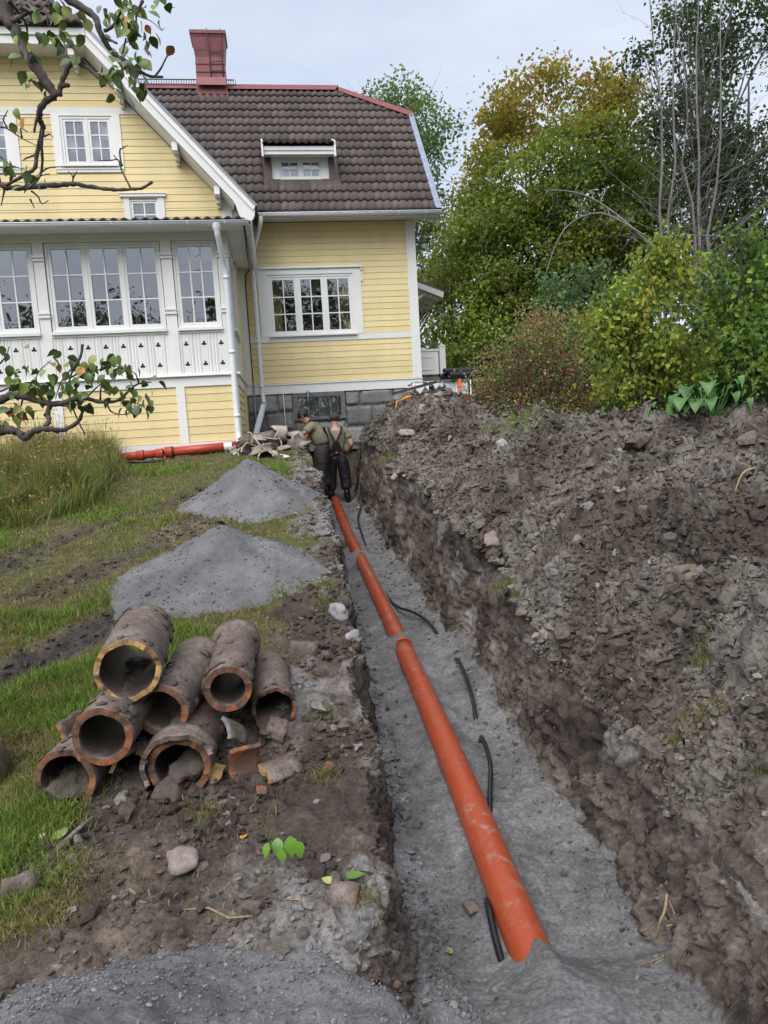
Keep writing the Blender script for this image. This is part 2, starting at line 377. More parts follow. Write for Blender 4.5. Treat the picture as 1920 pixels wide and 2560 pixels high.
def make_heap():
    ys = [1.2]
    while ys[-1] < 15.7: ys.append(ys[-1]*1.0044+.001)
    ys = np.array(list(1.2-np.cumsum(np.geomspace(.02, .6, 18)))[::-1]+ys)
    ts = np.concatenate([[0.], np.arange(.003, .35, .0065), np.arange(.35, 1.6, .009), np.arange(1.6, 3.2, .014), np.arange(3.2, 6.0, .05)])
    T, Y = np.meshgrid(ts, ys); foot = .755+wall_wob(Y)-.12*sstep(5.0, 2.8, Y)-.13*sstep(2.7, 1.9, Y); X = T+foot+pipe_x(Y); Z, K = heap_h(X, Y); X[:, 0] += .04; Z[:, 0] -= .45
    c = heap_col(X, Y, K)
    dz = np.abs(np.gradient(Z, axis=1))/np.maximum(np.gradient(ts)[None, :], 1e-4); st = np.clip((dz-.5)/1.2, 0, 1); st[:, :2] = 0
    X = X-st*(billow(Y, Z, 9, 3, 601)*.035+billow(Y, Z, 28, 2, 611)*.014)
    me = np_mesh('spoil_heap', np.stack([X, Y, Z], -1).reshape(-1, 3), grid_faces(*X.shape), True, col=c.reshape(-1, 3))
    return tag(link('spoil_heap', me, M_SOIL), 'long bank of dug brown soil and stones piled along the right side of the trench', 'soil heap')
make_heap()
def hz(x, y): return float(heap_h(np.array([float(x)]), np.array([float(y)]))[0][0])
# ------------------------------------------------------------------ house materials
def paint(name, c, rough=.55, dirt=.10, streak=True):
    t = NT(name); a = t.noise(2.2, 5, .6, 0, 'Object', (1, 1, .35)); b = t.noise(40, 3)
    cc = t.mix(1., t.ramp(a, (.25, [k*(1-dirt*1.3) for k in c]), (.6, c)), t.ramp(b, (.3, 1-dirt*.6), (.7, 1.)), 'MULTIPLY')
    k = t.math('MULTIPLY_ADD', t.rnd(), .10); t.n[-1].inputs[2].default_value = .93
    cc = t.mix(1., cc, k, 'MULTIPLY')
    t.color(cc).set(Roughness=rough); t.bump(t.noise(90, 3, .5, 0, 'Object', (.15, 1, 1)), .25, .004); return t.m
M_YEL = paint('yellow_wood_paint', (.77, .64, .335)); M_WHT = paint('white_wood_paint', (.78, .79, .78), .5, .08)
M_METW = simple('white_enamel_metal', (.70, .73, .77), .32, .05, 3)
M_RED = simple('red_sheet_metal', (.185, .048, .05), .5, .22, 4, .15, 30)
M_GRYM = simple('grey_sheet_metal', (.23, .27, .36), .45, .12, 5)
M_BRN = simple('brown_sheet_metal', (.085, .062, .055), .5, .2, 5)
M_BLK = simple('black_plastic', (.012, .012, .014), .4, .2, 8)
M_DARK = simple('dark_interior', (.02, .02, .022), .9, .2, 3)  # near-black colour stands in for the shade of unlit space behind openings
M_ROOM = simple('room_wall', (.22, .19, .15), .9, .2, 2)
def tile_material():
    t = NT('concrete_roof_tile'); a = t.noise(7, 6, .7); b = t.noise(42, 5, .7); 
    c = t.ramp(a, (.25, (.044, .034, .032)), (.55, (.078, .062, .058)), (.8, (.122, .098, .092)))
    c = t.mix(1., c, t.ramp(b, (.3, .62), (.7, 1.35)), 'MULTIPLY')
    v = t.voro(6.5, kind='Object'); sp = t.ramp(v.outputs['Distance'], (.045, 1.), (.075, 0.)); sel = t.ramp(t.noise(2.3, 2), (.55, 0.), (.6, 1.)); w = t.mix(1., sp, sel, 'MULTIPLY')
    c = t.mix(w, c, (.35, .36, .33))
    k = t.math('MULTIPLY_ADD', t.rnd(), .55); t.n[-1].inputs[2].default_value = .75
    c = t.mix(1., c, k, 'MULTIPLY'); t.color(c).set(Roughness=.88); t.bump(b, .5, .01); return t.m
M_TILE = tile_material()
def granite():
    t = NT('granite_block'); a = t.noise(3, 5, .6); b = t.noise(75, 4, .8); 
    c = t.ramp(a, (.3, (.17, .17, .175)), (.7, (.33, .33, .34)))
    c = t.mix(1., c, t.ramp(b, (.3, .5), (.55, 1.), (.75, 1.7)), 'MULTIPLY')
    k = t.math('MULTIPLY_ADD', t.rnd(), .7); t.n[-1].inputs[2].default_value = .6
    c = t.mix(1., c, k, 'MULTIPLY'); t.color(c).set(Roughness=.8); t.bump(t.math('ADD', a, t.math('MULTIPLY', b, .3)), .8, .03); return t.m
M_GRAN = granite(); M_MORT = simple('mortar', (.25, .225, .20), .95, .2, 8, .5, 40)
M_GREYW = simple('grey_weathered_paint', (.14, .135, .15), .7, .25, 9, .2, 60)
def glass_mat():
    t = NT('window_glass'); n = t.n
    tr = n.new('ShaderNodeBsdfTransparent'); gl = n.new('ShaderNodeBsdfGlossy'); gl.inputs['Roughness'].default_value = .015
    tr.inputs[0].default_value = (.86, .9, .9, 1); gl.inputs[0].default_value = (.95, .97, 1, 1)
    fr = n.new('ShaderNodeFresnel'); fr.inputs[0].default_value = 1.9
    bz = t.noise(1.6, 2, .5); b = n.new('ShaderNodeBump'); b.inputs['Strength'].default_value = .10; b.inputs['Distance'].default_value = .03; t.l.new(bz, b.inputs['Height'])
    t.l.new(b.outputs[0], gl.inputs['Normal'])
    k = t.math('MULTIPLY_ADD', fr.outputs[0], 1.7); t.n[-1].inputs[2].default_value = .10
    mx = n.new('ShaderNodeMixShader'); t.l.new(k, mx.inputs[0]); t.l.new(tr.outputs[0], mx.inputs[1]); t.l.new(gl.outputs[0], mx.inputs[2])
    t.l.new(mx.outputs[0], n['Material Output'].inputs['Surface']); return t.m
M_GLASS = glass_mat()
def curtain_mat(name, c, sc_=14., lace=False):
    t = NT(name)
    if lace:
        v = t.voro(16); w = t.ramp(v.outputs['Distance'], (.2, [k*.45 for k in c]), (.45, c))
        t.color(w)
    else: t.color(t.ramp(t.noise(sc_, 2, .5, 0, 'Object', (1, 1, .05)), (.3, [k*.65 for k in c]), (.7, c)))
    t.set(Roughness=.9); return t.m
M_CURT = curtain_mat('gold_curtain', (.52, .36, .16)); M_BLIND = curtain_mat('sky_tinted_blind', (.50, .53, .58), 20); M_LACE = curtain_mat('lace_curtain', (.85, .85, .82), 1, True)  # blind colour takes in the blue-grey sky reflection of its panes
M_VAL = curtain_mat('beige_valance', (.30, .26, .20), 18)

HB = 1.35
HOUSE = empty('house', (0, 15.3, HB), RAD(8), 'yellow wooden house with white trim, glazed porch and brown tiled roof', 'house')
def H(mb, name, m, parent=None):
    mb.v = [(x, y, z-HB) for x, y, z in mb.v]; return mb.build(name, m, parent or HOUSE)
def wall_holes(u0, u1, z0, z1, holes, w0, w1):
    """rectangular wall between w0 and w1 with rectangular openings, as boxes"""
    mb = MB(); us = sorted({u0, u1, *[min(max(k, u0), u1) for h in holes for k in h[:2]]}); zs = sorted({z0, z1, *[min(max(k, z0), z1) for h in holes for k in h[2:]]})
    for a, b in zip(us[:-1], us[1:]):
        run = None
        for c, d in zip(zs[:-1], zs[1:]):
            m_, n_ = (a+b)/2, (c+d)/2; solid = not any(h[0] < m_ < h[1] and h[2] < n_ < h[3] for h in holes)
            if solid: run = (run[0], d) if run else (c, d)
            if (not solid) and run: mb.box(a, b, w0, w1, *run); run = None
        if run: mb.box(a, b, w0, w1, *run)
    return mb
def siding(u0, u1, z0, z1, w, holes, step=.1235, lim=None, m=None):
    """lapped boards, each an object of its own, broken at openings; lim(z) -> (u0, u1) for sloping ends"""
    z = z0
    while z < z1-.02:
        t = min(z+step, z1)
        a0, b0 = (u0, u1); a1, b1 = (u0, u1)
        if lim: a0, b0 = lim(z); a1, b1 = lim(t)
        segs = [(a0, b0, a1, b1)]
        for h in holes:
            if h[2] < (z+t)/2 < h[3]:
                ns = []
                for (p, q, p1, q1) in segs:
                    if h[0] > p and h[1] < q: ns += [(p, h[0], p1, h[0]), (h[1], q, h[1], q1)]
                    elif h[0] <= p < h[1] < q: ns.append((h[1], q, h[1], q1))
                    elif p < h[0] < q <= h[1]: ns.append((p, h[0], p1, h[0]))
                    elif h[1] <= p or h[0] >= q: ns.append((p, q, p1, q1))
                segs = ns
        s2 = []
        for (p, q, p1, q1) in segs:
            if min(q, q1)-max(p, p1) > 2.0 and random.random() < .8:
                c_ = random.uniform(max(p, p1)+.5, min(q, q1)-.5); s2 += [(p, c_-.0012, p1, c_-.0012), (c_+.0012, q, c_+.0012, q1)]
            else: s2.append((p, q, p1, q1))
        for (p, q, p1, q1) in s2:
            if q-p < .05 and q1-p1 < .05: continue
            zz, tt = z+.0022, t-.0003; d0, d1 = .023, .014
            mb = MB().add([(p, w, zz), (q, w, zz), (q, w-d0, zz), (p, w-d0, zz), (p, w-d0+.002, zz+.008), (q, w-d0+.002, zz+.008), (q1, w-d1, tt), (p1, w-d1, tt), (p1, w, tt), (q1, w, tt)],
                          [(0, 1, 2, 3), (3, 2, 5, 4), (4, 5, 6, 7), (7, 6, 9, 8), (0, 8, 9, 1), (0, 3, 4, 7, 8), (1, 9, 6, 5, 2)])
            H(mb, 'siding_board', M_YEL)
        z = t
def window(u0, u1, z0, z1, w, ncas, cols, rows, fr=.05, sashw=.055, back=None, mull=.0, name='window', m=None, depth=.05):
    """frame set into an opening u0..u1, z0..z1; sashes and panes are sub-parts. w = front face"""
    m = m or M_WHT
    F_ = MB()
    F_.box(u0, u0+fr, w, w+.09, z0, z1).box(u1-fr, u1, w, w+.09, z0, z1).box(u0+fr, u1-fr, w, w+.09, z1-fr, z1).box(u0+fr, u1-fr, w-.02, w+.09, z0, z0+fr)
    iu0, iu1 = u0+fr, u1-fr; cw = (iu1-iu0)/ncas
    for k in range(1, ncas): F_.box(iu0+k*cw-.018, iu0+k*cw+.018, w+.004, w+.08, z0+fr, z1-fr)
    win = H(F_, name, m)
    ws = w+.012
    for k in range(ncas):
        a = iu0+k*cw+(.0185 if k else .002); b = iu0+(k+1)*cw-(.0185 if k < ncas-1 else .002); c, d = z0+fr+.002, z1-fr-.002
        S = MB().box(a, a+sashw, ws, ws+.045, c, d).box(b-sashw, b, ws, ws+.045, c, d).box(a+sashw, b-sashw, ws, ws+.045, d-sashw, d).box(a+sashw, b-sashw, ws, ws+.045, c, c+sashw*1.15)
        ga, gb, gc, gd = a+sashw, b-sashw, c+sashw*1.15, d-sashw; mw = .011
        for i in range(1, cols): x = ga+(gb-ga)*i/cols; S.box(x-mw, x+mw, ws+.003, ws+.04, gc, gd)
        for j in range(1, rows): z = gc+(gd-gc)*j/rows; S.box(ga, gb, ws+.006, ws+.038, z-mw, z+mw)
        H(S, 'sash', m, win)
        for i in range(cols):
            for j in range(rows):
                x0 = ga+(gb-ga)*i/cols+(mw if i else 0); x1 = ga+(gb-ga)*(i+1)/cols-(mw if i < cols-1 else 0)
                y0 = gc+(gd-gc)*j/rows+(mw if j else 0); y1 = gc+(gd-gc)*(j+1)/rows-(mw if j < rows-1 else 0)
                tl = random.uniform(-.004, .004); tl2 = random.uniform(-.003, .003)
                H(MB().add([(x0, ws+.022+tl, y0), (x1, ws+.022-tl, y0), (x1, ws+.022-tl+tl2, y1), (x0, ws+.022+tl+tl2, y1)], [(0, 1, 2, 3)]), 'pane', M_GLASS, win)
        if back and back.get('blind'):
            H(MB().box(ga-.01, gb+.01, ws+.09, ws+.095, gc-.01, gd+.01), 'blind', back['blind'], win)
    return win
def wavy(mb, u0, u1, z0, z1, w, amp=.02, per=.07, gather=0., n=30):
    """pleated cloth; gather pulls the lower edge towards u0 (or u1 when negative)"""
    V = []; Fc = []
    for j, f in enumerate((0., .35, .7, 1.)):
        for i in range(n+1):
            k = i/n; wd = (u1-u0)*(1-abs(gather)*f**1.5); s = u0 if gather >= 0 else u1-wd
            V.append((s+wd*k, w+amp*math.sin(k*(u1-u0)/per*6.283)*(1-.3*f), z1+(z0-z1)*f))
    for j in range(3):
        for i in range(n): a = j*(n+1)+i; Fc.append((a, a+1, a+n+2, a+n+1))
    return mb.add(V, Fc, True)

# ---------------- right-hand block: wall plane w = 0, u -2.73 .. .96
BU0, BU1 = -2.73, .96; BASE0, BASE1 = 2.43, 2.60
RW = (-2.14, -.38, 3.60, 4.83)                                  # window opening
FW = (-1.78, -.70, 1.86, 2.425)                                 # cellar window
D_B = 5.05                                                      # depth of the block
def build_block():
    mb = wall_holes(-6, BU1, BASE0, 5.86, [RW], .002, .12); H(mb, 'wall', M_WHT)
    mb = MB().box(BU1-.12, BU1-.001, .121, D_B, BASE0, 5.86).box(-6, BU1-.121, D_B-.12, D_B, 1.3, 5.86)
    mb.prism([(.0, 5.861), (D_B, 5.861), (3.3, 8.5), (1.7, 8.5)], BU1-.12, BU1-.002, 0); H(mb, 'wall', M_YEL)
    H(MB().box(-6, BU1-.125, 1.6, 1.64, 2.6, 5.8), 'partition_wall', M_ROOM)
    H(MB().box(-6, BU1-.125, .125, 1.6, 3.0, 3.04), 'room_floor', M_ROOM); H(MB().box(-2.75, -2.70, .125, 1.6, 3.05, 5.8).box(-6, BU1-.125, .125, 1.6, 5.2, 5.24), 'partition_wall', M_ROOM)
    siding(BU0, BU1-.17, BASE1+.045, 3.48, 0, [], .1215)
    siding(BU0, BU1-.17, 3.605, 5.86, 0, [(-2.33, -.21, 3.5, 4.95)], .1222)
    H(MB().box(BU1-.17, BU1+.022, -.032, .14, BASE1+.045, 5.86), 'corner_board', M_WHT)
    H(MB().box(-2.735, -2.585, -.034, .001, BASE1+.045, 5.1), 'corner_board', M_WHT)
    H(MB().box(-2.58, BU1-.171, -.030, .0, 3.482, 3.602), 'belt_board', M_WHT)
    H(MB().prism([(.1, BASE0), (-.035, BASE0), (-.035, BASE1), (-.055, BASE1+.012), (-.055, BASE1+.03), (0, BASE1+.044), (.1, BASE1+.044)], -2.735, BU1+.03, 0), 'base_board', M_WHT)
    # window casing and header with small brackets
    c = MB().box(-2.33, -2.141, -.036, .0, 3.603, 4.832).box(-.379, -.21, -.036, .0, 3.603, 4.832).box(-2.33, -.21, -.036, .0, 4.832, 4.945)
    H(c, 'window_casing', M_WHT)
    H(MB().box(-2.37, -.17, -.075, .0, 4.946, 4.975).box(-2.355, -.185, -.055, .0, 4.976, 4.99), 'window_header', M_WHT)
    for x in (-2.36, -.205): H(MB().prism([(-.001, 4.64), (-.045, 4.66), (-.045, 4.70), (-.03, 4.72), (-.03, 4.86), (-.06, 4.89), (-.06, 4.943), (-.001, 4.943)], x, x+.028, 0), 'bracket', M_WHT)
    H(MB().box(-2.17, -.35, -.085, .0, 3.585, 3.612), 'window_sill', M_WHT)
    window(*RW, -.018, 3, 2, 3, .045, .05)
    for a, b, g in ((-2.10, -1.84, .25), (-.70, -.42, -.35)): H(wavy(MB(), a, b, 3.66, 4.80, .16, .02, .06, g), 'curtain', M_CURT)
    v = wavy(MB(), -2.10, -.42, 4.52, 4.80, .20, .018, .05, 0, 80); H(v, 'valance', M_VAL)
    # gold star ornament and things on the sill
    st = []; 
    for k in range(16): a = k*math.pi/8; r = .10 if k % 2 == 0 else .05; st.append((-1.18+r*math.cos(a), 4.28+r*math.sin(a)))
    tag(link('paper_star', None), None) if False else None
    s_ = MB().prism(st, .14, .155, 1); s_.v = [(x, y, z-HB) for x, y, z in s_.v]; o = s_.build('window_star', M_CURT)
    o.matrix_world = HOUSE_M; tag(o, 'pale gold star hanging inside the three-part kitchen window', 'ornament')
    # foundation: mortar bed and granite blocks
    H(wall_holes(-2.74, BU1+.0, 1.2, BASE0-.001, [FW], .03, .35), 'foundation', M_MORT)
    H(MB().box(BU1-.3, BU1, .351, D_B, 1.2, BASE0-.001), 'foundation', M_MORT)
    blocks = [(-.685, -.39, 2.13, 2.42), (-.365, .33, 2.13, 2.425), (.36, .97, 2.15, 2.425), (-.69, -.13, 1.70, 2.10), (-.10, .50, 1.74, 2.10), (.53, .97, 1.80, 2.12), (-.69, -.35, 1.30, 1.66), (-.32, .2, 1.28, 1.70), (.23, .97, 1.3, 1.71),
              (-2.10, -1.80, 2.07, 2.42), (-2.73, -2.13, 2.04, 2.425), (-2.73, -2.38, 1.64, 2.01), (-2.35, -1.80, 1.68, 2.04), (-2.73, -2.2, 1.25, 1.61), (-2.17, -1.81, 1.28, 1.64), (-1.77, -1.30, 1.38, 1.82), (-1.27, -.72, 1.36, 1.82)]
    r2 = random.Random(5)
    for (a, b, c_, d) in blocks:
        bm = bmesh.new(); bmesh.ops.create_grid(bm, x_segments=14, y_segments=9, size=.5)
        for v_ in bm.verts:
            x, y = v_.co.x+.5, v_.co.y+.5; e = min(x, 1-x, y, 1-y); edge = e < .01
            X = a+(b-a)*x; Zz = c_+(d-c_)*y
            if edge: X += r2.uniform(-.022, .022); Zz += r2.uniform(-.022, .022)
            v_.co = (X, (.02 if edge else -.022-r2.uniform(0, .014)-.02*math.sin(x*2.5+a*9)*math.sin(y*2+c_*7)), Zz-HB)
        bmesh.ops.recalc_face_normals(bm, faces=bm.faces)
        me = bpy.data.meshes.new('foundation_stone'); bm.to_mesh(me); bm.free()
        for p in me.polygons: p.use_smooth = True
        o = link('foundation_stone', me, M_GRAN, HOUSE)
        if o.data.polygons[0].normal.y > 0: o.data.flip_normals()
    # cellar window
    f = MB().box(FW[0], FW[1], -.05, .06, FW[3]-.085, FW[3]).box(FW[0], FW[1], -.055, .06, FW[2], FW[2]+.07).box(FW[0], FW[0]+.09, -.05, .06, FW[2]+.071, FW[3]-.086).box(FW[1]-.09, FW[1], -.05, .06, FW[2]+.071, FW[3]-.086)
    cw = H(f, 'window', M_GREYW); cw['label'] = 'grey cellar window with lace curtain in the stone foundation'
    g0, g1, h0, h1 = FW[0]+.09, FW[1]-.09, FW[2]+.07, FW[3]-.085
    s = MB()
    for k in (1, 2, 3): x = g0+(g1-g0)*k/4; s.box(x-.012, x+.012, -.03, .02, h0, h1)
    H(s, 'sash', M_GREYW, cw)
    for k in range(4): x0 = g0+(g1-g0)*k/4; x1 = g0+(g1-g0)*(k+1)/4; H(MB().add([(x0, 0, h0), (x1, 0, h0), (x1, 0, h1), (x0, 0, h1)], [(0, 1, 2, 3)]), 'pane', M_GLASS, cw)
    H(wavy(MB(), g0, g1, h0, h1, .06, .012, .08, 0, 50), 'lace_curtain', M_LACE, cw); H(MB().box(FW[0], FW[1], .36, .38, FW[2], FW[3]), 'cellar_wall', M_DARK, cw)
    H(MB().tube([(-1.47, -.09, 2.47), (-1.47, -.1, 2.30), (-1.47, -.1, 2.2)], .014, 8).tube([(-1.50, -.07, 2.44), (-1.44, -.07, 2.44)], .02, 8), 'vent_pipe', M_GRYM, cw)
HOUSE_M = Matrix.Translation((0, 15.3, HB)) @ Matrix.Rotation(RAD(8), 4, 'Z')
build_block()

# ---------------- main roof: eave at w = -.55, z = 5.90, pitch 50 deg, ridge at w = 2.475
EW, EZ, TP = -.55, 5.905, math.tan(RAD(50)); RIDW = 2.475; RIDZ = EZ+TP*(RIDW-EW); VER = 1.40
KW = 1.78; KZ = EZ+TP*(KW-EW); RE = -.17                       # knee of the half hip, end of the ridge
cs50, sn50 = math.cos(RAD(50)), math.sin(RAD(50))
def roofpt(u, s, h=0.): return (u, EW+s*cs50-h*sn50, EZ+s*sn50+h*cs50)        # s along the slope, h above it
def tile_mesh(name='roof_tile', wd=.315, ln=.40, waves=2, n=12, amp=.022):
    V = []; Fc = []
    for j, (s, lift) in enumerate(((-.005, .052), (ln*.5, .036), (ln, .018))):
        for i in range(n+1):
            k = i/n; V.append((wd*k, s, lift+amp*(1-math.cos(k*waves*2*math.pi))/2*1.6))
    for j in range(2):
        for i in range(n): a = j*(n+1)+i; Fc.append((a, a+1, a+n+2, a+n+1))
    b = len(V)
    for i in range(n+1): x, y, z = V[i]; V.append((x, y+.004, z-.026))
    for i in range(n): Fc.append((b+i, b+i+1, i+1, i))
    return V, Fc
TV, TF = tile_mesh()
TILE_ME = bpy.data.meshes.new('roof_tile'); TILE_ME.from_pydata(TV, [], TF); TILE_ME.materials.append(M_TILE)
for p in TILE_ME.polygons: p.use_smooth = p.index < 24
def build_roof():
    a = -6.3; L_ = MB()
    # slab: front, back, half hip (thick boards under the tiles)
    fr = [(a, EW, EZ), (VER, EW, EZ), (VER, KW, KZ), (RE, RIDW, RIDZ), (a, RIDW, RIDZ)]
    bk = [(a, 2*RIDW-EW, EZ), (VER, 2*RIDW-EW, EZ), (VER, 2*RIDW-KW, KZ)]
    V = fr+bk
    L_.add(V, [(0, 1, 2, 3, 4), (5, 4, 3, 7, 6), (2, 7, 3)])
    ro = H(L_, 'roof', M_BRN)
    H(MB().add([(-6, EW+.02, EZ-.03), (VER-.02, EW+.02, EZ-.03), (VER-.02, .0, EZ-.03), (-6, .0, EZ-.03)], [(0, 1, 2, 3)]), 'soffit', M_WHT, ro)
    def inside(u, s): 
        w = EW+s*cs50; lim = VER if w <= KW else VER+(RE-VER)*(w-KW)/(RIDW-KW)
        lo = -2.27-(1.19*(w+.55)+.1)/1.11-.05
        return lo, lim
    ln = (RIDW-EW)/cs50; rows = 15; ex = ln/rows; r2 = random.Random(2); cnt = 0
    rot = Matrix.Rotation(RAD(50), 4, 'X')
    dorm = (-2.02, -.62, .12, 7.30)
    for r in range(rows):
        s0 = r*ex-.03; lo, hi = inside(0, s0+.16); _, hi2 = inside(0, s0+.36)
        u = VER-.315
        while u > lo-.3:
            w_c = EW+(s0+.16)*cs50; z_c = EZ+(s0+.16)*sn50
            skip = (-2.0 < u+.157 < -.64 and 6.59 < z_c < 7.52)
            if u < hi and not skip:
                M_ = Matrix.Translation(Vector(roofpt(u, s0, .004+r2.uniform(0, .004)))-Vector((0, 0, HB))) @ Matrix.Rotation(r2.uniform(-.006, .006), 4, 'Y') @ rot
                if u+.32 > min(hi, hi2)+.0 and EW+(s0+.4)*cs50 > KW:
                    bm = bmesh.new(); bm.from_mesh(TILE_ME); bm.transform(M_)
                    A_ = Vector((VER, KW, KZ-HB)); B_ = Vector((RE, RIDW, RIDZ-HB)); nrm = Vector((0, -sn50, cs50)).cross(B_-A_)
                    if nrm.x < 0: nrm = -nrm
                    bmesh.ops.bisect_plane(bm, geom=bm.verts[:]+bm.edges[:]+bm.faces[:], plane_co=A_, plane_no=nrm, clear_outer=True)
                    if len(bm.faces):
                        me = bpy.data.meshes.new('roof_tile'); bm.to_mesh(me); me.materials.append(M_TILE); link('roof_tile', me, None, ro)
                    bm.free()
                else:
                    o = link('roof_tile', TILE_ME, None, ro); o.matrix_local = M_; cnt += 1
            u -= .315
    # ridge, hip and verge flashing
    H(MB().add([(-6, *roofpt(0, ln-.13, .10)[1:]), (RE-.08, *roofpt(0, ln-.13, .10)[1:]), (RE+.02, RIDW, RIDZ+.135), (-6, RIDW, RIDZ+.135), (-6, RIDW+.15, RIDZ-.06), (RE-.02, RIDW+.15, RIDZ-.06)], [(0, 1, 2, 3), (3, 2, 5, 4)]), 'ridge_flashing', M_RED, ro)
    d = Vector((VER+.02, KW, KZ))-Vector((RE, RIDW, RIDZ)); n_ = Vector((0, -sn50, cs50)); ins = d.cross(n_).normalized()
    p, q = Vector((RE, RIDW, RIDZ)), Vector((VER+.02, KW, KZ))
    f = MB().add([p+n_*.075+Vector((0, 0, .03)), q+n_*.075+Vector((0, 0, .03)), q+n_*.062-ins*.0+Vector((-.03, -.16, -.14)), p+n_*.062+Vector((0, -.13, -.11)), p+Vector((0, .16, -.02)), q+Vector((0, .16, -.02))], [(0, 1, 2, 3), (1, 0, 4, 5)])
    H(f, 'hip_flashing', M_RED, ro)
    e0, e1 = Vector(roofpt(VER, -.05, .09)), Vector(roofpt(VER, (KW-EW)/cs50+.02, .09)); h_ = n_*.15
    f = MB().add([e0+Vector((-.09, 0, 0)), e0+Vector((.03, 0, 0)), e1+Vector((.03, 0, 0)), e1+Vector((-.09, 0, 0)), e0+Vector((.03, 0, 0))-h_, e1+Vector((.03, 0, 0))-h_], [(0, 1, 2, 3), (1, 4, 5, 2)])
    H(f, 'verge_flashing', M_GRYM, ro)
    vb = MB()
    for k in range(9): s = .3+k*.40; vb.add([roofpt(VER-.045+dx*.012, s+dy*.012, .096) for dx, dy in ((-1, -1), (1, -1), (1, 1), (-1, 1))], [(0, 1, 2, 3)])
    H(vb, 'rivet', M_WHT, ro)
    # fascia and gutter
    H(MB().box(-2.0, VER+.02, EW-.004, EW+.022, EZ-.10, EZ+.015).box(VER-.004, VER+.022, EW+.03, 0, EZ-.10, EZ+.0), 'fascia', M_WHT, ro)
    gutter('gutter', (-2.28, EW-.07, EZ-.045), (VER+.03, EW-.07, EZ-.035), ro)
    # white sheet strip between tiles and gutter
    for k in range(9):
        a_ = -2.05+k*.385; H(MB().add([(a_, EW-.02, EZ+.03), (a_+.378, EW-.02, EZ+.03), (a_+.378, EW-.045, EZ-.03), (a_, EW-.045, EZ-.03)], [(0, 1, 2, 3)]), 'eave_strip', M_METW, ro)
    # ridge walkway railing
    rl = MB().tube([(-5.0, RIDW-.05, RIDZ+.20), (-2.55, RIDW-.05, RIDZ+.20)], .013, 6).tube([(-5.0, RIDW-.05, RIDZ+.09), (-2.55, RIDW-.05, RIDZ+.09)], .011, 6)
    k = -4.95
    while k < -2.5: rl.tube([(k, RIDW-.05, RIDZ+.09), (k+.015, RIDW-.05, RIDZ+.2)], .007, 5); k += .055
    H(rl, 'roof_railing', M_BRN, ro)
def gutter(name, p, q, parent, r=.062, m=None, n=10, clips=True):
    p, q = Vector(p), Vector(q); d = (q-p).normalized(); side = d.cross(Vector((0, 0, 1))).normalized()
    V = []; Fc = []
    for e in (p, q):
        for rr in (r, r-.004):
            for k in range(n+1): a = math.pi*k/n; V.append(e+side*(rr*math.cos(a))+Vector((0, 0, -rr*math.sin(a))))
    m1 = n+1
    for k in range(n):
        Fc += [(k, k+1, 2*m1+k+1, 2*m1+k), (m1+k, 3*m1+k, 3*m1+k+1, m1+k+1), (k, m1+k, m1+k+1, k+1), (2*m1+k, 2*m1+k+1, 3*m1+k+1, 3*m1+k)]
    mb = MB().add(V, Fc, True)
    mb.tube([p+side*r, q+side*r], .009, 6); mb.tube([p-side*r, q-side*r], .007, 6)
    o = H(mb, name, m or M_METW, parent)
    if clips:
        nn = int((q-p).length/.6)
        for k in range(nn+1):
            e = p+(q-p)*((k+.35)/(nn+1)); cl = MB(); Vv = []
            for s in (-.016, .016):
                for a in range(n+1): t = math.pi*a/n; Vv.append(e+d*s+side*((r+.004)*math.cos(t))+Vector((0, 0, -(r+.004)*math.sin(t))))
            cl.add(Vv, [(a, a+1, m1+a+1, m1+a) for a in range(n)], True); H(cl, 'gutter_clip', M_METW, o)
    return o
def downpipe(pts, r=.042, parent=None, name='downpipe', joints=()):
    mb = MB(); P = [Vector(p) for p in pts]; Q = [P[0]]
    for i in range(1, len(P)-1):
        a, b, c = P[i-1], P[i], P[i+1]; k = min(.12, (b-a).length*.4, (c-b).length*.4)
        s, e = b+(a-b).normalized()*k, b+(c-b).normalized()*k
        for t in (0, .33, .67, 1): Q.append(s*(1-t)**2+b*2*t*(1-t)+e*t*t)
    Q.append(P[-1]); mb.tube(Q, r, 12, cap=False)
    dd = (Q[-1]-Q[-2]).normalized()
    mb.tube([Q[-1], Q[-1]-dd*.12], r-.004, 12, cap=False)
    o = H(mb, name, M_METW, parent)
    for j in joints: H(MB().tube([(j[0], j[1], j[2]-.03), (j[0], j[1], j[2]+.03)], r+.004, 12), 'pipe_joint', M_METW, o)
    return o
build_roof()
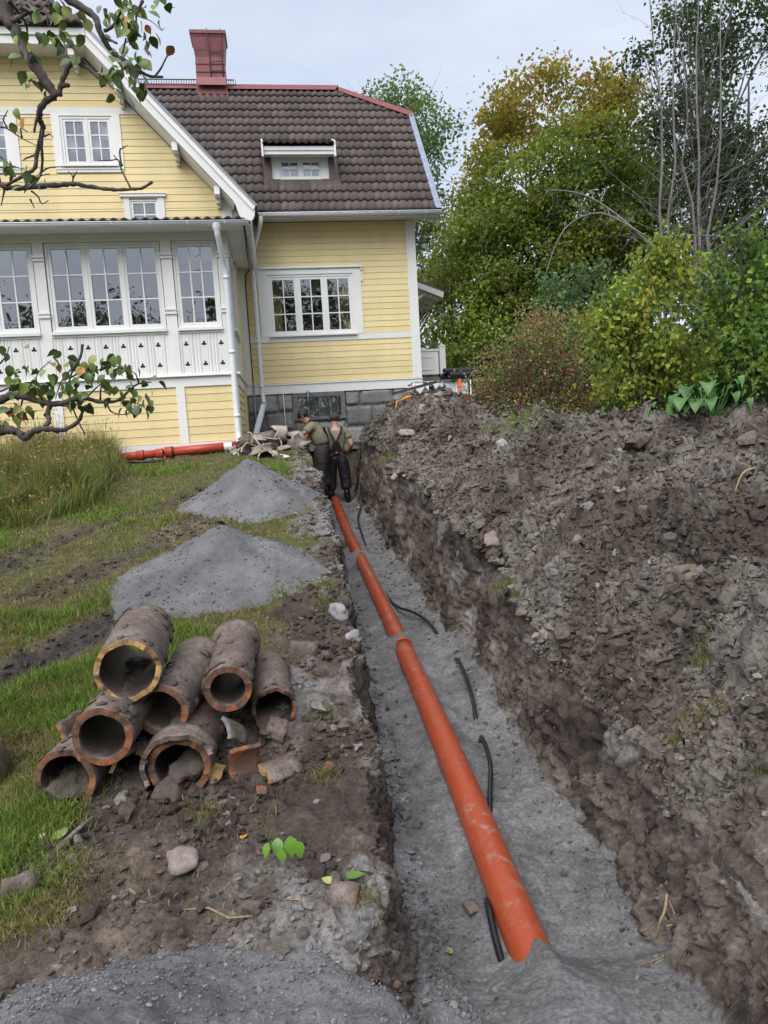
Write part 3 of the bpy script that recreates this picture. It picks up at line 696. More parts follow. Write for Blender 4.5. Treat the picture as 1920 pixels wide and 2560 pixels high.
def build_chimney():
    c = MB(); a0, a1, b0, b1 = -3.38, -2.72, RIDW-.25, RIDW+.25; z0, z1, z2 = RIDZ-.3, 10.10, 10.64
    V = []
    for (z, e) in ((z0, .03), (RIDZ+.10, 0), (z1, -.01), (10.50, .035), (10.56, .05), (10.57, .07), (10.64, .07)): V += [(a0-e, b0-e, z), (a1+e, b0-e, z), (a1+e, b1+e, z), (a0-e, b1+e, z)]
    c.add(V, [(4*j+k, 4*j+(k+1) % 4, 4*j+4+(k+1) % 4, 4*j+4+k) for j in range(6) for k in range(4)]+[(24, 25, 26, 27)])
    ch = H(c, 'chimney', M_RED)
    for z in (10.25, 9.95, 9.78): H(MB().box(a0-.004, a1+.004, b0-.012, b0-.002, z, z+.012), 'seam', M_BRN, ch)
    H(MB().tube([(a1-.33, b0-.015, 9.6), (a1-.33, b0-.02, 10.15), (a1-.35, b0-.10, 10.52), (a1-.35, b0-.13, 10.64)], .012, 6).tube([(a1-.06, b0-.015, 9.6), (a1-.06, b0-.02, 10.15), (a1-.05, b0-.10, 10.52), (a1-.05, b0-.13, 10.64)], .012, 6)
      .tube([(a1-.33, b0-.03, 10.0), (a1-.06, b0-.03, 10.0)], .009, 6).tube([(a1-.33, b0-.03, 9.8), (a1-.06, b0-.03, 9.8)], .009, 6).tube([(a1-.33, b0-.03, 10.2), (a1-.06, b0-.03, 10.2)], .009, 6), 'chimney_ladder', M_BRN, ch)
    H(MB().add([(a0-.0, b0-.12, RIDZ-.05), (a1+.0, b0-.12, RIDZ-.05), (a1+.0, b0-.02, RIDZ+.16), (a0-.0, b0-.02, RIDZ+.16)], [(0, 1, 2, 3)]), 'chimney_flashing', M_RED, ch)
build_chimney()
def build_dormer():
    w = .12; u0, u1 = -1.86, -.74
    d = H(MB().box(u0-.02, u0+.14, w, w+.5, 6.74, 7.26).box(u1-.14, u1+.02, w, w+.5, 6.74, 7.26).box(u0+.14, u1-.14, w, w+.5, 7.14, 7.26).box(u0+.14, u1-.14, w+.3, w+.32, 6.7, 7.14), 'dormer', M_WHT)
    win = window(u0+.12, u1-.12, 6.735, 7.145, w-.01, 2, 2, 2, .025, .04, {'blind': M_BLIND})
    # dark sheet flashing round the front
    H(MB().box(u0-.16, u0-.021, w-.05, w+.6, 6.68, 7.22), 'flashing', M_BRN, d); H(MB().box(u1+.021, u1+.14, w-.05, w+.6, 6.68, 7.22), 'flashing', M_BRN, d)
    H(MB().add([(u0-.16, w-.20, 6.52), (u1+.14, w-.20, 6.52), (u1+.14, w-.012, 6.75), (u0-.16, w-.012, 6.75)], [(0, 1, 2, 3)]), 'flashing', M_BRN, d)
    # fascia, roof with mossy tiles
    H(MB().box(-2.02, -.62, -.17, -.14, 7.13, 7.27).box(-2.02, -.62, -.19, -.171, 7.20, 7.275), 'fascia', M_WHT, d)
    H(MB().box(-2.02, -.62, -.139, w, 7.16, 7.175), 'soffit', M_WHT, d)
    for x in (-2.06, -.62): H(MB().prism([(-.24, 7.07), (-.24, 7.37), (.3, 7.60), (.5, 7.50), (-.1, 7.07)], x, x+.035, 0), 'barge_board', M_WHT, d)
    H(MB().add([(-2.05, -.17, 7.30), (-.6, -.17, 7.30), (-.6, .85, 7.62), (-2.05, .85, 7.62)], [(0, 1, 2, 3)]), 'dormer_roof', M_BRN, d)
    an = math.atan2(.32, 1.02); rot = Matrix.Rotation(an, 4, 'X')
    for r in range(4):
        for k in range(5):
            o = link('roof_tile', TILE_ME, None, d); s = -.07+r*.29
            o.matrix_local = Matrix.Translation((-2.04+k*.286, -.17+s*math.cos(an), 7.30+s*math.sin(an)-HB)) @ rot @ Matrix.Scale(.91, 4, (1, 0, 0))
            if r == 0:
                mm = MB(); rr = random.Random(k)
                for q in range(14):
                    x, y, z = -2.03+k*.286+rr.uniform(0, .28), -.235+rr.uniform(0, .06), 7.345+rr.uniform(-.01, .02); h_ = rr.uniform(.012, .028)
                    mm.add([(x-h_, y, z), (x+h_, y-.01, z), (x, y-.005, z+h_), (x, y+h_, z)], [(0, 1, 2), (0, 2, 3), (1, 3, 2)])
                H(mm, 'moss', M_MOSS, d)
M_MOSS = simple('moss', (.055, .06, .02), .95, .4, 20)
build_dormer()
# ---------------- gabled wing: wall plane w = -.8
GW, GR, GC = -.8, -2.72, -6.1; GSL = 1.104
UW = (-5.66, -4.74, 6.68, 7.565); UW2 = (-7.46, -6.54, 6.68, 7.565); LW = (-4.565, -4.055, 5.15, 6.085)
def glim(z):
    r = GR if z < 5.93 else -2.92-(z-6.13)/GSL; r = min(r, GR); return (2*GC-r, r)
def build_wing():
    holes = [UW, UW2, LW]
    mb = wall_holes(2*GC-GR, GR-.12, 1.3, 5.9, [LW], GW+.002, GW+.1)
    # stepped backing wall under the slope
    z = 5.9
    while z < 8.7:
        a, b = glim(z+.11); m2 = wall_holes(a, b, z, z+.1, holes, GW+.002, GW+.1); mb.v, mb.f, mb.sm = (lambda q: (q.v, q.f, q.sm))(mb.add(m2.v, m2.f)); z += .1
    H(mb, 'wall', M_YEL)
    H(MB().box(GR-.12, GR-.001, GW+.101, .001, 1.3, 5.9), 'wall', M_YEL)
    H(MB().box(-8.6, -4.75, .3, .35, 5.9, 7.75), 'partition_wall', M_ROOM); H(MB().box(-8.6, GR-.13, .3, .35, 5.0, 5.88), 'partition_wall', M_ROOM)
    big = [(-5.80, -4.61, 6.57, 7.59), (-7.59, -6.40, 6.57, 7.59), (-4.67, -3.93, 5.0, 6.12)]
    siding(-8.2, GR-.17, 5.15, 5.93, GW, big, .1235)
    siding(0, 0, 5.93, 7.592, GW, big, .1235, lambda z: (-8.2, min(GR-.17, glim(z)[1])))
    siding(0, 0, 7.712, 8.60, GW, [], .1225, lambda z: (-8.2, min(GR-.17, glim(z)[1])))
    H(MB().box(GR-.17, GR+.02, GW-.034, GW+.12, 5.0, 6.16), 'corner_board', M_WHT)
    H(MB().add([(-8.2, GW-.03, 7.594), (glim(7.594)[1], GW-.03, 7.594), (glim(7.71)[1], GW-.03, 7.71), (-8.2, GW-.03, 7.71), (-8.2, GW, 7.594), (glim(7.594)[1], GW, 7.594), (glim(7.71)[1], GW, 7.71), (-8.2, GW, 7.71)],
               [(0, 1, 2, 3), (7, 6, 5, 4), (0, 4, 5, 1), (3, 2, 6, 7)]), 'belt_board', M_WHT)
    for W_ in (UW, UW2):
        a, b, c, d = W_
        H(MB().box(a-.14, a-.001, GW-.036, GW, c-.02, 7.593).box(b+.001, b+.14, GW-.036, GW, c-.02, 7.593).box(a, b, GW-.036, GW, d+.001, 7.593), 'window_casing', M_WHT)
        H(MB().box(a-.14, b+.14, GW-.045, GW, c-.05, c-.021).box(a-.13, b+.13, GW-.035, GW, c-.10, c-.051).box(a-.05, b+.05, GW-.07, GW, c-.001, c+.02), 'window_apron', M_WHT)
        window(a, b, c, d, GW-.02, 2, 2, 3, .045, .045, {'blind': M_BLIND})
    a, b, c, d = LW
    H(MB().box(a-.105, a-.001, GW-.036, GW, c, d+.03).box(b+.001, b+.12, GW-.036, GW, c, d+.03).box(a-.105, b+.12, GW-.036, GW, d+.031, d+.05), 'window_casing', M_WHT)
    H(MB().box(a-.165, b+.155, GW-.07, GW, d+.051, d+.10).box(a-.175, b+.165, GW-.085, GW, d+.101, d+.113), 'window_header', M_WHT)
    window(a, b, c, d, GW-.02, 1, 2, 4, .02, .035, {'blind': M_BLIND})
    # roof slabs
    RW_, TW = -1.28, 10.07
    def sl(u): return 5.76+1.112*(-2.22-u)
    zr = sl(GC); kz, ku = 8.80, -4.955
    hipw = RW_+(zr-kz)/1.15
    R_ = MB()
    for sg in (1, -1):
        X = (lambda u: u) if sg == 1 else (lambda u: 2*GC-u)
        A = [(X(-2.22), RW_, 5.76), (X(ku), RW_, kz), (GC, hipw, zr), (GC, 2.4, zr), (X(-2.22), 2.4, 5.76)]
        B = [(x, y, z+.10) for x, y, z in A]; n = 5
        R_.add(A+B, [(0, 1, 2, 3, 4), (9, 8, 7, 6, 5)]+[(i, (i+1) % n, n+(i+1) % n, n+i) for i in range(n)])
    R_.add([(2*GC-ku, RW_, kz), (ku, RW_, kz), (GC, hipw, zr), (2*GC-ku, RW_-.03, kz+.08), (ku, RW_-.03, kz+.08), (GC, hipw, zr+.09)], [(0, 1, 2), (3, 4, 5), (0, 1, 4, 3)])
    ro = H(R_, 'wing_roof', M_BRN)
    # tiles on the half hip
    pit = math.atan2(zr-kz, hipw-RW_); cp, sp = math.cos(pit), math.sin(pit); rot = Matrix.Rotation(pit, 4, 'X')
    for r in range(6):
        s0 = -.08+r*.30; half = (ku-GC)*(1-(s0+.35)/((zr-kz)/sp))
        u = GC-half-.15
        while u < GC+half-.1 and half > .05:
            o = link('roof_tile', TILE_ME, None, ro); o.matrix_local = Matrix.Translation((u, RW_-.03+s0*cp, kz+.085+s0*sp-HB)) @ rot; u += .315
    # barge boards: outer strip and scrolled lower end
    def barge(X, nm):
        out = [(-4.955, 8.80), (-2.26, 5.80), (-2.275, 5.66), (-2.31, 5.575), (-2.36, 5.55), (-2.40, 5.56), (-2.425, 5.585), (-2.46, 5.585), (-2.475, 5.615), (-2.52, 5.60), (-2.56, 5.66), (-2.585, 5.75), (-2.61, 5.84), (-2.66, 5.925), (-2.90, 6.20), (-4.995, 8.56)]
        b_ = H(MB().prism([(X(u), z) for u, z in out], RW_-.002, RW_+.03, 1), nm, M_WHT, ro)
        H(MB().prism([(X(-4.95), 8.815), (X(-2.245), 5.805), (X(-2.30), 5.735), (X(-4.955), 8.70)], RW_-.03, RW_-.003, 1), 'barge_strip', M_WHT, b_)
        H(MB().prism([(X(-4.94), 8.86), (X(-2.215), 5.815), (X(-2.245), 5.80), (X(-4.955), 8.82)], RW_-.05, RW_+.2, 1), 'verge_flashing', M_GRYM, b_)
    barge(lambda u: u, 'barge_board'); barge(lambda u: 2*GC-u, 'barge_board')
    H(MB().box(2*GC-ku+.001, ku-.03, RW_, RW_+.03, 8.56, 8.80).box(2*GC-ku+.001, ku-.01, RW_-.03, RW_-.001, 8.70, 8.815), 'fascia', M_WHT, ro)
    # soffits
    V = [(-2.30, 5.78), (-4.97, 8.555)]
    for X in ((lambda u: u), (lambda u: 2*GC-u)):
        H(MB().add([(X(-2.62), RW_+.03, 5.87), (X(-4.99), RW_+.03, 8.562), (X(-5.13), GW+.02, 8.562), (X(-2.69), GW+.02, 5.87)], [(0, 1, 2, 3)]), 'soffit', M_WHT, ro)
    H(MB().add([(-7.25, RW_+.03, 8.565), (-4.97, RW_+.03, 8.565), (-5.11, GW+.02, 8.565), (-7.1, GW+.02, 8.565)], [(0, 1, 2, 3)]), 'soffit', M_WHT, ro)
    # dark gap between siding and soffit
    H(MB().prism([(-5.15, 8.56), (-5.12, 8.56), (-2.89, 6.165), (-2.895, 6.13), (-2.925, 6.13)], GW-.033, GW-.0, 1), 'shadow_gap_strip', M_BRN, ro)
    # purlin ends with little stepped brackets
    for u in (-4.52, -3.62, -2.93, -5.25):
        z = 6.15+1.12*(-2.90-u) if u > -4.99 else 8.555
        b = MB().box(u-.05, u+.05, RW_+.05, GW-.03, z-.14, z-.0).box(u-.04, u+.04, GW-.2, GW-.03, z-.22, z-.141).box(u-.03, u+.03, GW-.1, GW-.03, z-.28, z-.221); H(b, 'bracket', M_WHT, ro)
    # white boarding between corner board and barge board
    H(MB().prism([(GR+.021, 5.4), (-2.40, 5.4), (-2.44, 5.83), (GR+.021, 6.15)], GW+.0, GW+.03, 1), 'eave_box', M_WHT, ro)
build_wing()

# ---------------- glazed porch: front plane w = -2.8, right corner u = -2.75
PW, PR = -2.8, -2.75
def clover(cx, cz, s=.031):
    P = []
    def arc(x, z, r, a0, a1, n=7):
        for k in range(n+1): a = RAD(a0+(a1-a0)*k/n); P.append((cx+(x+r*math.cos(a))*s, cz+(z+r*math.sin(a))*s))
    arc(0, .85, .62, -52, 232); arc(-.72, -.28, .62, 68, 318); P.append((cx-.12*s, cz-.75*s)); P.append((cx-.10*s, cz-1.75*s)); P.append((cx+.10*s, cz-1.75*s)); P.append((cx+.12*s, cz-.75*s)); arc(.72, -.28, .62, 222, 472)
    return P
def panel_mesh(h=.70, wd=.118, cl=((0, .51), (0, .18))):
    cu = bpy.data.curves.new('clover_board', 'CURVE'); cu.dimensions = '2D'; cu.fill_mode = 'BOTH'; cu.extrude = .009
    def spl(pts):
        s = cu.splines.new('POLY'); s.points.add(len(pts)-1); s.use_cyclic_u = True
        for q, (x, y) in zip(s.points, pts): q.co = (x, y, 0, 1)
    spl([(-wd/2, 0), (wd/2, 0), (wd/2, h), (-wd/2, h)])
    for c in cl: spl(clover(*c))
    o = bpy.data.objects.new('tmp', cu); COL.objects.link(o); dg = bpy.context.evaluated_depsgraph_get()
    me = bpy.data.meshes.new_from_object(o.evaluated_get(dg)); bpy.data.objects.remove(o); me.name = 'clover_board'
    me.transform(Matrix.Rotation(RAD(90), 4, 'X')); me.materials.clear(); me.materials.append(M_WHT); return me
PANEL = panel_mesh()
BAYS = [(-3.64, -2.93, 1, 3, [-3.54, -3.25, -2.97], -3.65, -2.92), (-5.615, -3.835, 3, 2, [-5.37+.276*k for k in range(6)], -5.63, -3.82), (-7.59, -5.81, 3, 2, [-5.93-.276*k for k in range(6)], -7.60, -5.79)]
POSTS = [(-2.92, -2.75), (-3.82, -3.65), (-5.79, -5.63), (-7.76, -7.60)]
XL = -7.76
def build_porch():
    p0 = HOUSE
    for (a, b) in POSTS:
        po = H(MB().box(a, b, PW, PW+.16, 2.655, 4.83), 'porch_post', M_WHT)
        [H(MB().box(a-.01, b+.01, PW-.026, PW-.001, z0_, z1_), 'post_moulding', M_WHT, po) for z0_, z1_ in ((4.60, 4.64), (4.545, 4.575), (3.72, 3.75), (3.66, 3.695))]
    H(MB().box(XL, PR, PW+.005, PW+.16, 4.831, 5.0).box(XL, PR+.0, PW-.02, PW+.004, 4.89, 4.96), 'porch_beam', M_WHT)
    H(MB().box(PR-.16, PR-.005, PW+.161, -.04, 4.831, 5.0), 'porch_beam', M_WHT)
    for (a, b, nc, cols, cl, pa, pb) in BAYS:
        window(a, b, 3.43, 4.825, PW+.03, nc, cols, 3, .035, .048)
        H(MB().box(pa+.001, pb-.001, PW-.045, PW+.12, 3.385, 3.428), 'window_sill', M_WHT)
        H(MB().box(pa+.001, pb-.001, PW+.035, PW+.05, 2.66, 3.384), 'shade_backing', M_DARK)  # dark sheet painted as the shade seen through the clover cutouts
        H(MB().box(pa+.001, pb-.001, PW-.005, PW+.034, 3.345, 3.384), 'rail', M_WHT)
        xs = sorted(cl); 
        for x in xs:
            o = link('clover_board', PANEL, None, HOUSE); o.location = (x, PW+.022, 2.66-HB)
        edges = [pa]+xs+[pb]
        for i in range(len(edges)-1):
            l = edges[i]+(.06 if i else 0); r = edges[i+1]-(.06 if i < len(edges)-2 else 0); wd = r-l
            if wd < .015: continue
            n = max(1, round(wd/.052)); st = wd/n
            for k in range(n): H(MB().prism([(l+k*st+.002, PW+.032), (l+k*st+.002, PW+.016), (l+(k+.5)*st, PW+.006+.006*(k % 2)), (l+(k+1)*st-.002, PW+.016), (l+(k+1)*st-.002, PW+.032)], 2.66, 3.345, 2), 'batten', M_WHT)
    H(MB().prism([(PW+.1, 2.64), (PW-.06, 2.64), (PW-.06, 2.655), (PW-.02, 2.68), (PW+.1, 2.68)], XL, PR+.05, 0), 'drip_board', M_WHT)
    H(MB().box(XL, PR-.0, PW-.012, PW+.1, 2.475, 2.639), 'band_board', M_WHT)
    for (a, b) in ((-2.86, -2.75), (-3.765, -3.63), (-5.73, -5.585), (-7.76, -7.6)): H(MB().box(a, b, PW-.013, PW+.12, 1.545, 2.474), 'porch_post', M_WHT)
    H(MB().box(XL, PR-.01, PW+.03, PW+.1, 1.3, 2.47), 'wall', M_YEL)
    for (a, b) in ((-3.63, -2.86), (-5.585, -3.765), (-7.6, -5.73)): siding(a, b, 1.548, 2.474, PW+.028, [], .1325)
    H(MB().box(XL, PR+.01, PW-.02, PW+.1, 1.3, 1.544), 'base_board', M_WHT)
    # right side of the porch
    L = PR
    H(MB().box(L-.1, L-.03, PW+.12, -.04, 1.3, 2.47), 'wall', M_YEL)
    def side(mb, nm, m, par=None):
        mb.v = [(L-y, x, z) for x, y, z in mb.v]; return H(mb, nm, m, par)
    z = 1.548
    while z < 2.45:
        side(MB().prism([(.028, z+.003), (.0, z+.003), (.014, z+.131), (.028, z+.131)], PW+.12, -.04, 0), 'siding_board', M_YEL); z += .1325
    side(MB().box(PW+.121, -.04, -.012, .1, 2.475, 2.639), 'band_board', M_WHT); side(MB().box(PW+.121, -.036, -.05, .1, 2.64, 2.68), 'drip_board', M_WHT); side(MB().box(PW+.121, -.04, -.01, .1, 1.3, 1.544), 'base_board', M_WHT)
    side(MB().box(PW+.161, PW+.26, .0, .12, 2.681, 4.83).box(-1.0, -.04, .0, .1, 2.681, 4.83), 'porch_post', M_WHT)
    side(MB().box(PW+.261, -1.0, .02, .06, 2.681, 3.40), 'panel', M_WHT); side(MB().box(PW+.261, -1.0, -.045, .09, 3.40, 3.43), 'window_sill', M_WHT)
    side(MB().box(PW+.261, PW+.34, .01, .07, 3.431, 4.83).box(-1.08, -1.001, .01, .07, 3.431, 4.83).box(-1.78, -1.70, .01, .07, 3.431, 4.83).box(PW+.341, -1.081, .011, .069, 4.76, 4.83).box(PW+.341, -1.081, .011, .069, 3.431, 3.5)
         .box(PW+.341, -1.081, .03, .05, 3.93, 3.952).box(PW+.341, -1.081, .03, .05, 4.35, 4.372), 'window', M_WHT)
    for k, (a, b) in enumerate(((PW+.34, -1.78), (-1.70, -1.08))): side(MB().add([(a, .04, 3.5), (b, .04, 3.5), (b, .04, 4.76), (a, .04, 4.76)], [(0, 1, 2, 3)]), 'pane', M_GLASS)
    # left side closing wall, floor, ceiling, inner wall
    H(MB().box(XL, XL+.05, PW+.17, GW-.05, 1.3, 5.0), 'wall', M_WHT)
    H(MB().box(XL+.06, PR-.13, PW+.17, -.05, 2.68, 2.72), 'porch_floor', M_ROOM)
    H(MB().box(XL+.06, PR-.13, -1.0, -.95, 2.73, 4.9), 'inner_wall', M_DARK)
    # roof, soffit, tiles, gutters
    def pz(w): return 4.985+(w+3.22)*.165
    ro = H(MB().add([(XL-.3, -3.22, pz(-3.22)), (-2.42, -3.22, pz(-3.22)), (-2.42, -.0, pz(-.0)), (XL-.3, -.0, pz(0)), (XL-.3, -3.22, pz(-3.22)-.03), (-2.42, -3.22, pz(-3.22)-.03), (-2.42, -.03, pz(0)-.03), (XL-.3, -.03, pz(0)-.03)], [(0, 1, 2, 3), (7, 6, 5, 4), (0, 4, 5, 1), (1, 5, 6, 2), (3, 7, 4, 0)]), 'porch_roof', M_BRN)
    an = math.atan(.165); rot = Matrix.Rotation(an, 4, 'X'); u = -2.44-.315
    while u > XL-.3:
        o = link('roof_tile', TILE_ME, None, ro); o.matrix_local = Matrix.Translation((u, -3.25, pz(-3.25)+.0-HB)) @ rot; u -= .315
    H(MB().box(XL-.3, -2.43, -3.2, PW-.021, 4.955, 4.99).box(XL-.3, -2.44, -3.225, -3.2, 4.94, 4.985), 'soffit', M_WHT, ro)
    H(MB().box(PR+.001, -2.44, PW-.02, -.04, 4.955, 4.99).box(-2.462, -2.438, -3.199, -.04, 4.93, 5.0), 'soffit', M_WHT, ro)
    gutter('gutter', (XL-.3, -3.275, 4.995), (-2.36, -3.275, 4.975), ro)
    gutter('gutter', (-2.375, -3.27, 4.975), (-2.375, -.12, 4.97), ro)
    d = downpipe([(-2.86, -3.27, 4.93), (-2.86, -3.27, 4.80), (-2.80, -2.90, 4.35), (-2.80, -2.90, 1.62), (-2.79, -3.0, 1.50)], .045, None, 'downpipe', [(-2.80, -2.90, z) for z in (4.2, 3.0, 1.95)])
    H(MB().lathe([(.075, .0), (.07, -.06), (.045, -.12)], 14, Matrix.Translation((-2.86, -3.27, 4.95))), 'outlet', M_METW, d)
build_porch()
d = downpipe([(-2.17, -.62, 5.84), (-2.18, -.62, 5.70), (-2.41, -.13, 5.18), (-2.40, -.13, 2.42), (-2.385, -.20, 2.25)], .043, None, 'downpipe', [(-2.41, -.13, z) for z in (4.75, 4.3, 3.5, 2.6)])
# open chute below it, dark cable and conduit
ch = MB(); V = []; Fc = []
for i in range(6):
    f = i/5; p = Vector((-2.38, -.22, 2.27)).lerp(Vector((-2.63, -.62, 1.50)), f); wd = .050+.012*math.sin(f*3)
    for k in range(9):
        a = math.pi*k/8; V.append((p.x+wd*math.cos(a), p.y-.03-wd*.55*math.sin(a)*0+.0, p.z)) if False else V.append((p.x+wd*math.cos(a), p.y+wd*.9*math.sin(a)-.02, p.z-.01))
for i in range(5):
    for k in range(8): a = i*9+k; Fc.append((a, a+1, a+10, a+9))
H(ch.add(V, Fc, True), 'rain_chute', M_METW)
H(MB().tube([(-2.44, -3.2, 4.93), (-2.47, -.2, 4.90), (-2.56, -.06, 4.85), (-2.578, -.05, 4.6), (-2.578, -.05, 2.6)], .011, 6), 'cable', M_BLK)
H(MB().tube([(-2.578, -.06, 2.6), (-2.575, -.06, 1.4)], .02, 8), 'conduit', M_GRYM)
H(MB().tube([(-1.98, -.06, 2.44), (-1.97, -.06, 1.35)], .008, 6), 'earth_wire', M_METW)
# entry roof and landing at the far right end
def build_entry():
    e = H(MB().prism([(.965, 5.33), (2.16, 4.86), (2.16, 4.90), (.965, 5.38)], 2.46, 4.4, 1), 'entry_roof', M_BRN)
    H(MB().prism([(.965, 5.19), (2.13, 4.72), (2.15, 4.862), (.965, 5.329)], 2.47, 2.51, 1).prism([(2.11, 4.74), (2.14, 4.73), (2.15, 4.855), (2.12, 4.865)], 2.512, 4.38, 1), 'fascia', M_WHT, e)
    H(MB().prism([(.965, 5.21), (2.10, 4.765), (2.10, 4.785), (.965, 5.23)], 2.512, 4.38, 1), 'soffit', M_WHT, e)
    for w in (2.7, 3.3, 3.9): H(MB().prism([(.965, 5.12), (2.05, 4.69), (2.05, 4.77), (.965, 5.205)], w, w+.08, 1), 'rafter', M_WHT, e)
    H(MB().bar((.97, 2.65, 4.45), (1.75, 2.65, 4.88), .07, .07), 'brace', M_WHT, e)
    H(MB().box(.965, 1.85, .95, 4.4, 1.3, 2.70), 'landing', M_GREYW)
    r = H(MB().box(1.0, 1.60, 1.02, 1.05, 2.76, 3.28).box(.985, 1.62, 1.0, 1.07, 3.285, 3.33), 'railing_panel', M_WHT)
    H(MB().box(1.10, 1.50, 1.008, 1.019, 3.14, 3.16).box(1.10, 1.50, 1.008, 1.019, 2.86, 2.88).box(1.10, 1.12, 1.008, 1.019, 2.881, 3.139).box(1.48, 1.50, 1.008, 1.019, 2.881, 3.139), 'moulding', M_WHT, r)
    H(MB().box(1.625, 1.76, .98, 1.11, 2.70, 3.37).prism([(1.61, 3.371), (1.775, 3.371), (1.74, 3.41), (1.69, 3.425), (1.64, 3.41)], .97, 1.12, 1), 'railing_post', M_WHT, r)
build_entry()
# ------------------------------------------------------------------ gravel piles
PILES = []
def pile(name, cx, cy, top, rad, label, peaks=(), seed=1, nr=90, na=240):
    """rad: list of (angle deg, radius) round the apex; ridged cone of stone dust"""
    an = np.linspace(0, 2*np.pi, na, endpoint=False); A = np.array([a for a, _ in rad]+[rad[0][0]+360.]); Rr = np.array([r for _, r in rad]+[rad[0][1]])
    rm = np.interp(np.degrees(an), A, Rr); rm = (rm+np.roll(rm, 6)+np.roll(rm, -6)+np.roll(rm, 12)+np.roll(rm, -12))/5
    rm = rm*(1+.06*fbm(np.cos(an)*2, np.sin(an)*2, 1.3, 3, seed))
    k = np.linspace(0, 1.06, nr)[:, None]; X = cx+k*rm*np.cos(an); Y = cy+k*rm*np.sin(an)
    G_ = base_g(Y)+.015; g00 = float(base_g(np.array([cy]))[0])
    prof = np.clip(1-k, -.2, 1); prof = np.where(k < .12, prof-(.12-k)**2*1.0, prof)**1.0
    Z = G_+(top-g00)*np.sign(prof)*np.abs(prof)**1.2
    for (px, py, ph, pr) in peaks: Z = np.maximum(Z, base_g(Y)+ph*np.clip(1-np.hypot(X-px, Y-py)/pr, -1, 1)*np.where(k > 1.01, .0, 1)-.01*(k > 1.01))
    Z = Z+np.clip(prof*8, 0, 1)*(fbm(X, Y, 3, 3, seed+5)*.022+billow(X, Y, 7, 2, seed+9)*.009+fbm(X, Y, 40, 2, seed+7)*.004)-np.where(k > 1.0, .05, 0)
    PILES.append((cx, cy, rm, Z)); n = np.clip(.5+.7*fbm(X, Y, 2.5, 4, seed+3), 0, 1)[..., None]
    c = np.array([.118, .117, .122])*(1-n)+np.array([.172, .171, .178])*n
    V = np.stack([X, Y, Z], -1).reshape(-1, 3); i = np.arange(nr*na).reshape(nr, na); j = np.roll(i, -1, 1)
    F_ = np.stack([i[:-1], i[1:], j[1:], j[:-1]], -1).reshape(-1, 4)
    return tag(link(name, np_mesh(name, V, F_, True, col=c.reshape(-1, 3)), M_SAND), label, 'gravel pile', 'piles of grey stone dust')
pile('gravel_pile', -1.55, 8.35, 1.34, [(0, .86), (45, .8), (90, .8), (135, .85), (180, .88), (225, .92), (270, 1.02), (315, .95)], 'pointed cone of grey gravel nearest the house', seed=3)
pile('gravel_pile', -1.40, 6.0, .86, [(0, .92), (30, .7), (90, .62), (150, .75), (200, .95), (235, 1.02), (270, .98), (305, 1.0), (340, .95)], 'broad ridged pile of grey gravel between the pipe stack and the pointed cone', seed=23)
pile('gravel_pile', -.84, 1.42, .36, [(0, .95), (45, .8), (90, .66), (135, .58), (180, .62), (270, .8)], 'rounded pile of grey gravel at the lower left in the foreground', [(-.42, 1.4, .22, .75)], seed=43)

# ------------------------------------------------------------------ orange drain pipe and black hose in the trench
def pvc(name, c, dusty=True):
    t = NT(name); a = t.noise(2.3, 4, .6); d = t.ramp(t.noise(14, 5, .7), (.52, 0.), (.66, .85))
    cc = t.ramp(a, (.3, [k*.88 for k in c]), (.7, c))
    if dusty:
        g_ = t.n.new('ShaderNodeNewGeometry'); s = t.n.new('ShaderNodeSeparateXYZ'); t.l.new(g_.outputs['Normal'], s.inputs[0])
        w = t.mix(1., t.mix(1., d, t.ramp(s.outputs['Z'], (.35, 0.), (.9, 1.)), 'MULTIPLY'), t.ramp(t.noise(1.4, 3), (.44, .10), (.60, 1.)), 'MULTIPLY'); cc = t.mix(w, cc, (.27, .25, .24))
        w2 = t.ramp(t.noise(60, 3, .7), (.55, 0.), (.8, .25)); cc = t.mix(w2, cc, (.30, .24, .21))
    t.color(cc).set(Roughness=t.ramp(t.noise(5, 3), (.3, .30), (.7, .48))); return t.m
M_PVC = pvc('orange_pvc', (.34, .058, .020)); M_PVC2 = pvc('red_pvc', (.42, .055, .028), False); M_RUB = simple('black_rubber', (.012, .012, .013), .5, .2, 9)
M_HOSE = simple('black_hose', (.010, .011, .013), .28, .3, 12)
def drain():
    root = empty('drain_pipe', (float(pipe_x(2.)), 2., float(floor_z(2.))+.09), 0, 'long orange plastic drain pipe laid in the sand of the trench', 'pipe')
    def sec(y0, y1, nm='pipe_section', r=.081):
        ys = np.arange(y0, y1+.01, .12); P = [Vector((float(pipe_x(y)), float(y), float(floor_z(y))+.075))-root.location for y in ys]
        return MB().tube(P, r, 28).build(nm, M_PVC, root)
    sec(1.6, 6.1); sec(6.1, 9.75); sec(9.75, 14.9)
    for y in (6.12, 9.72, 12.3): sec(y-.07, y+.07, 'pipe_socket', .094)
drain()
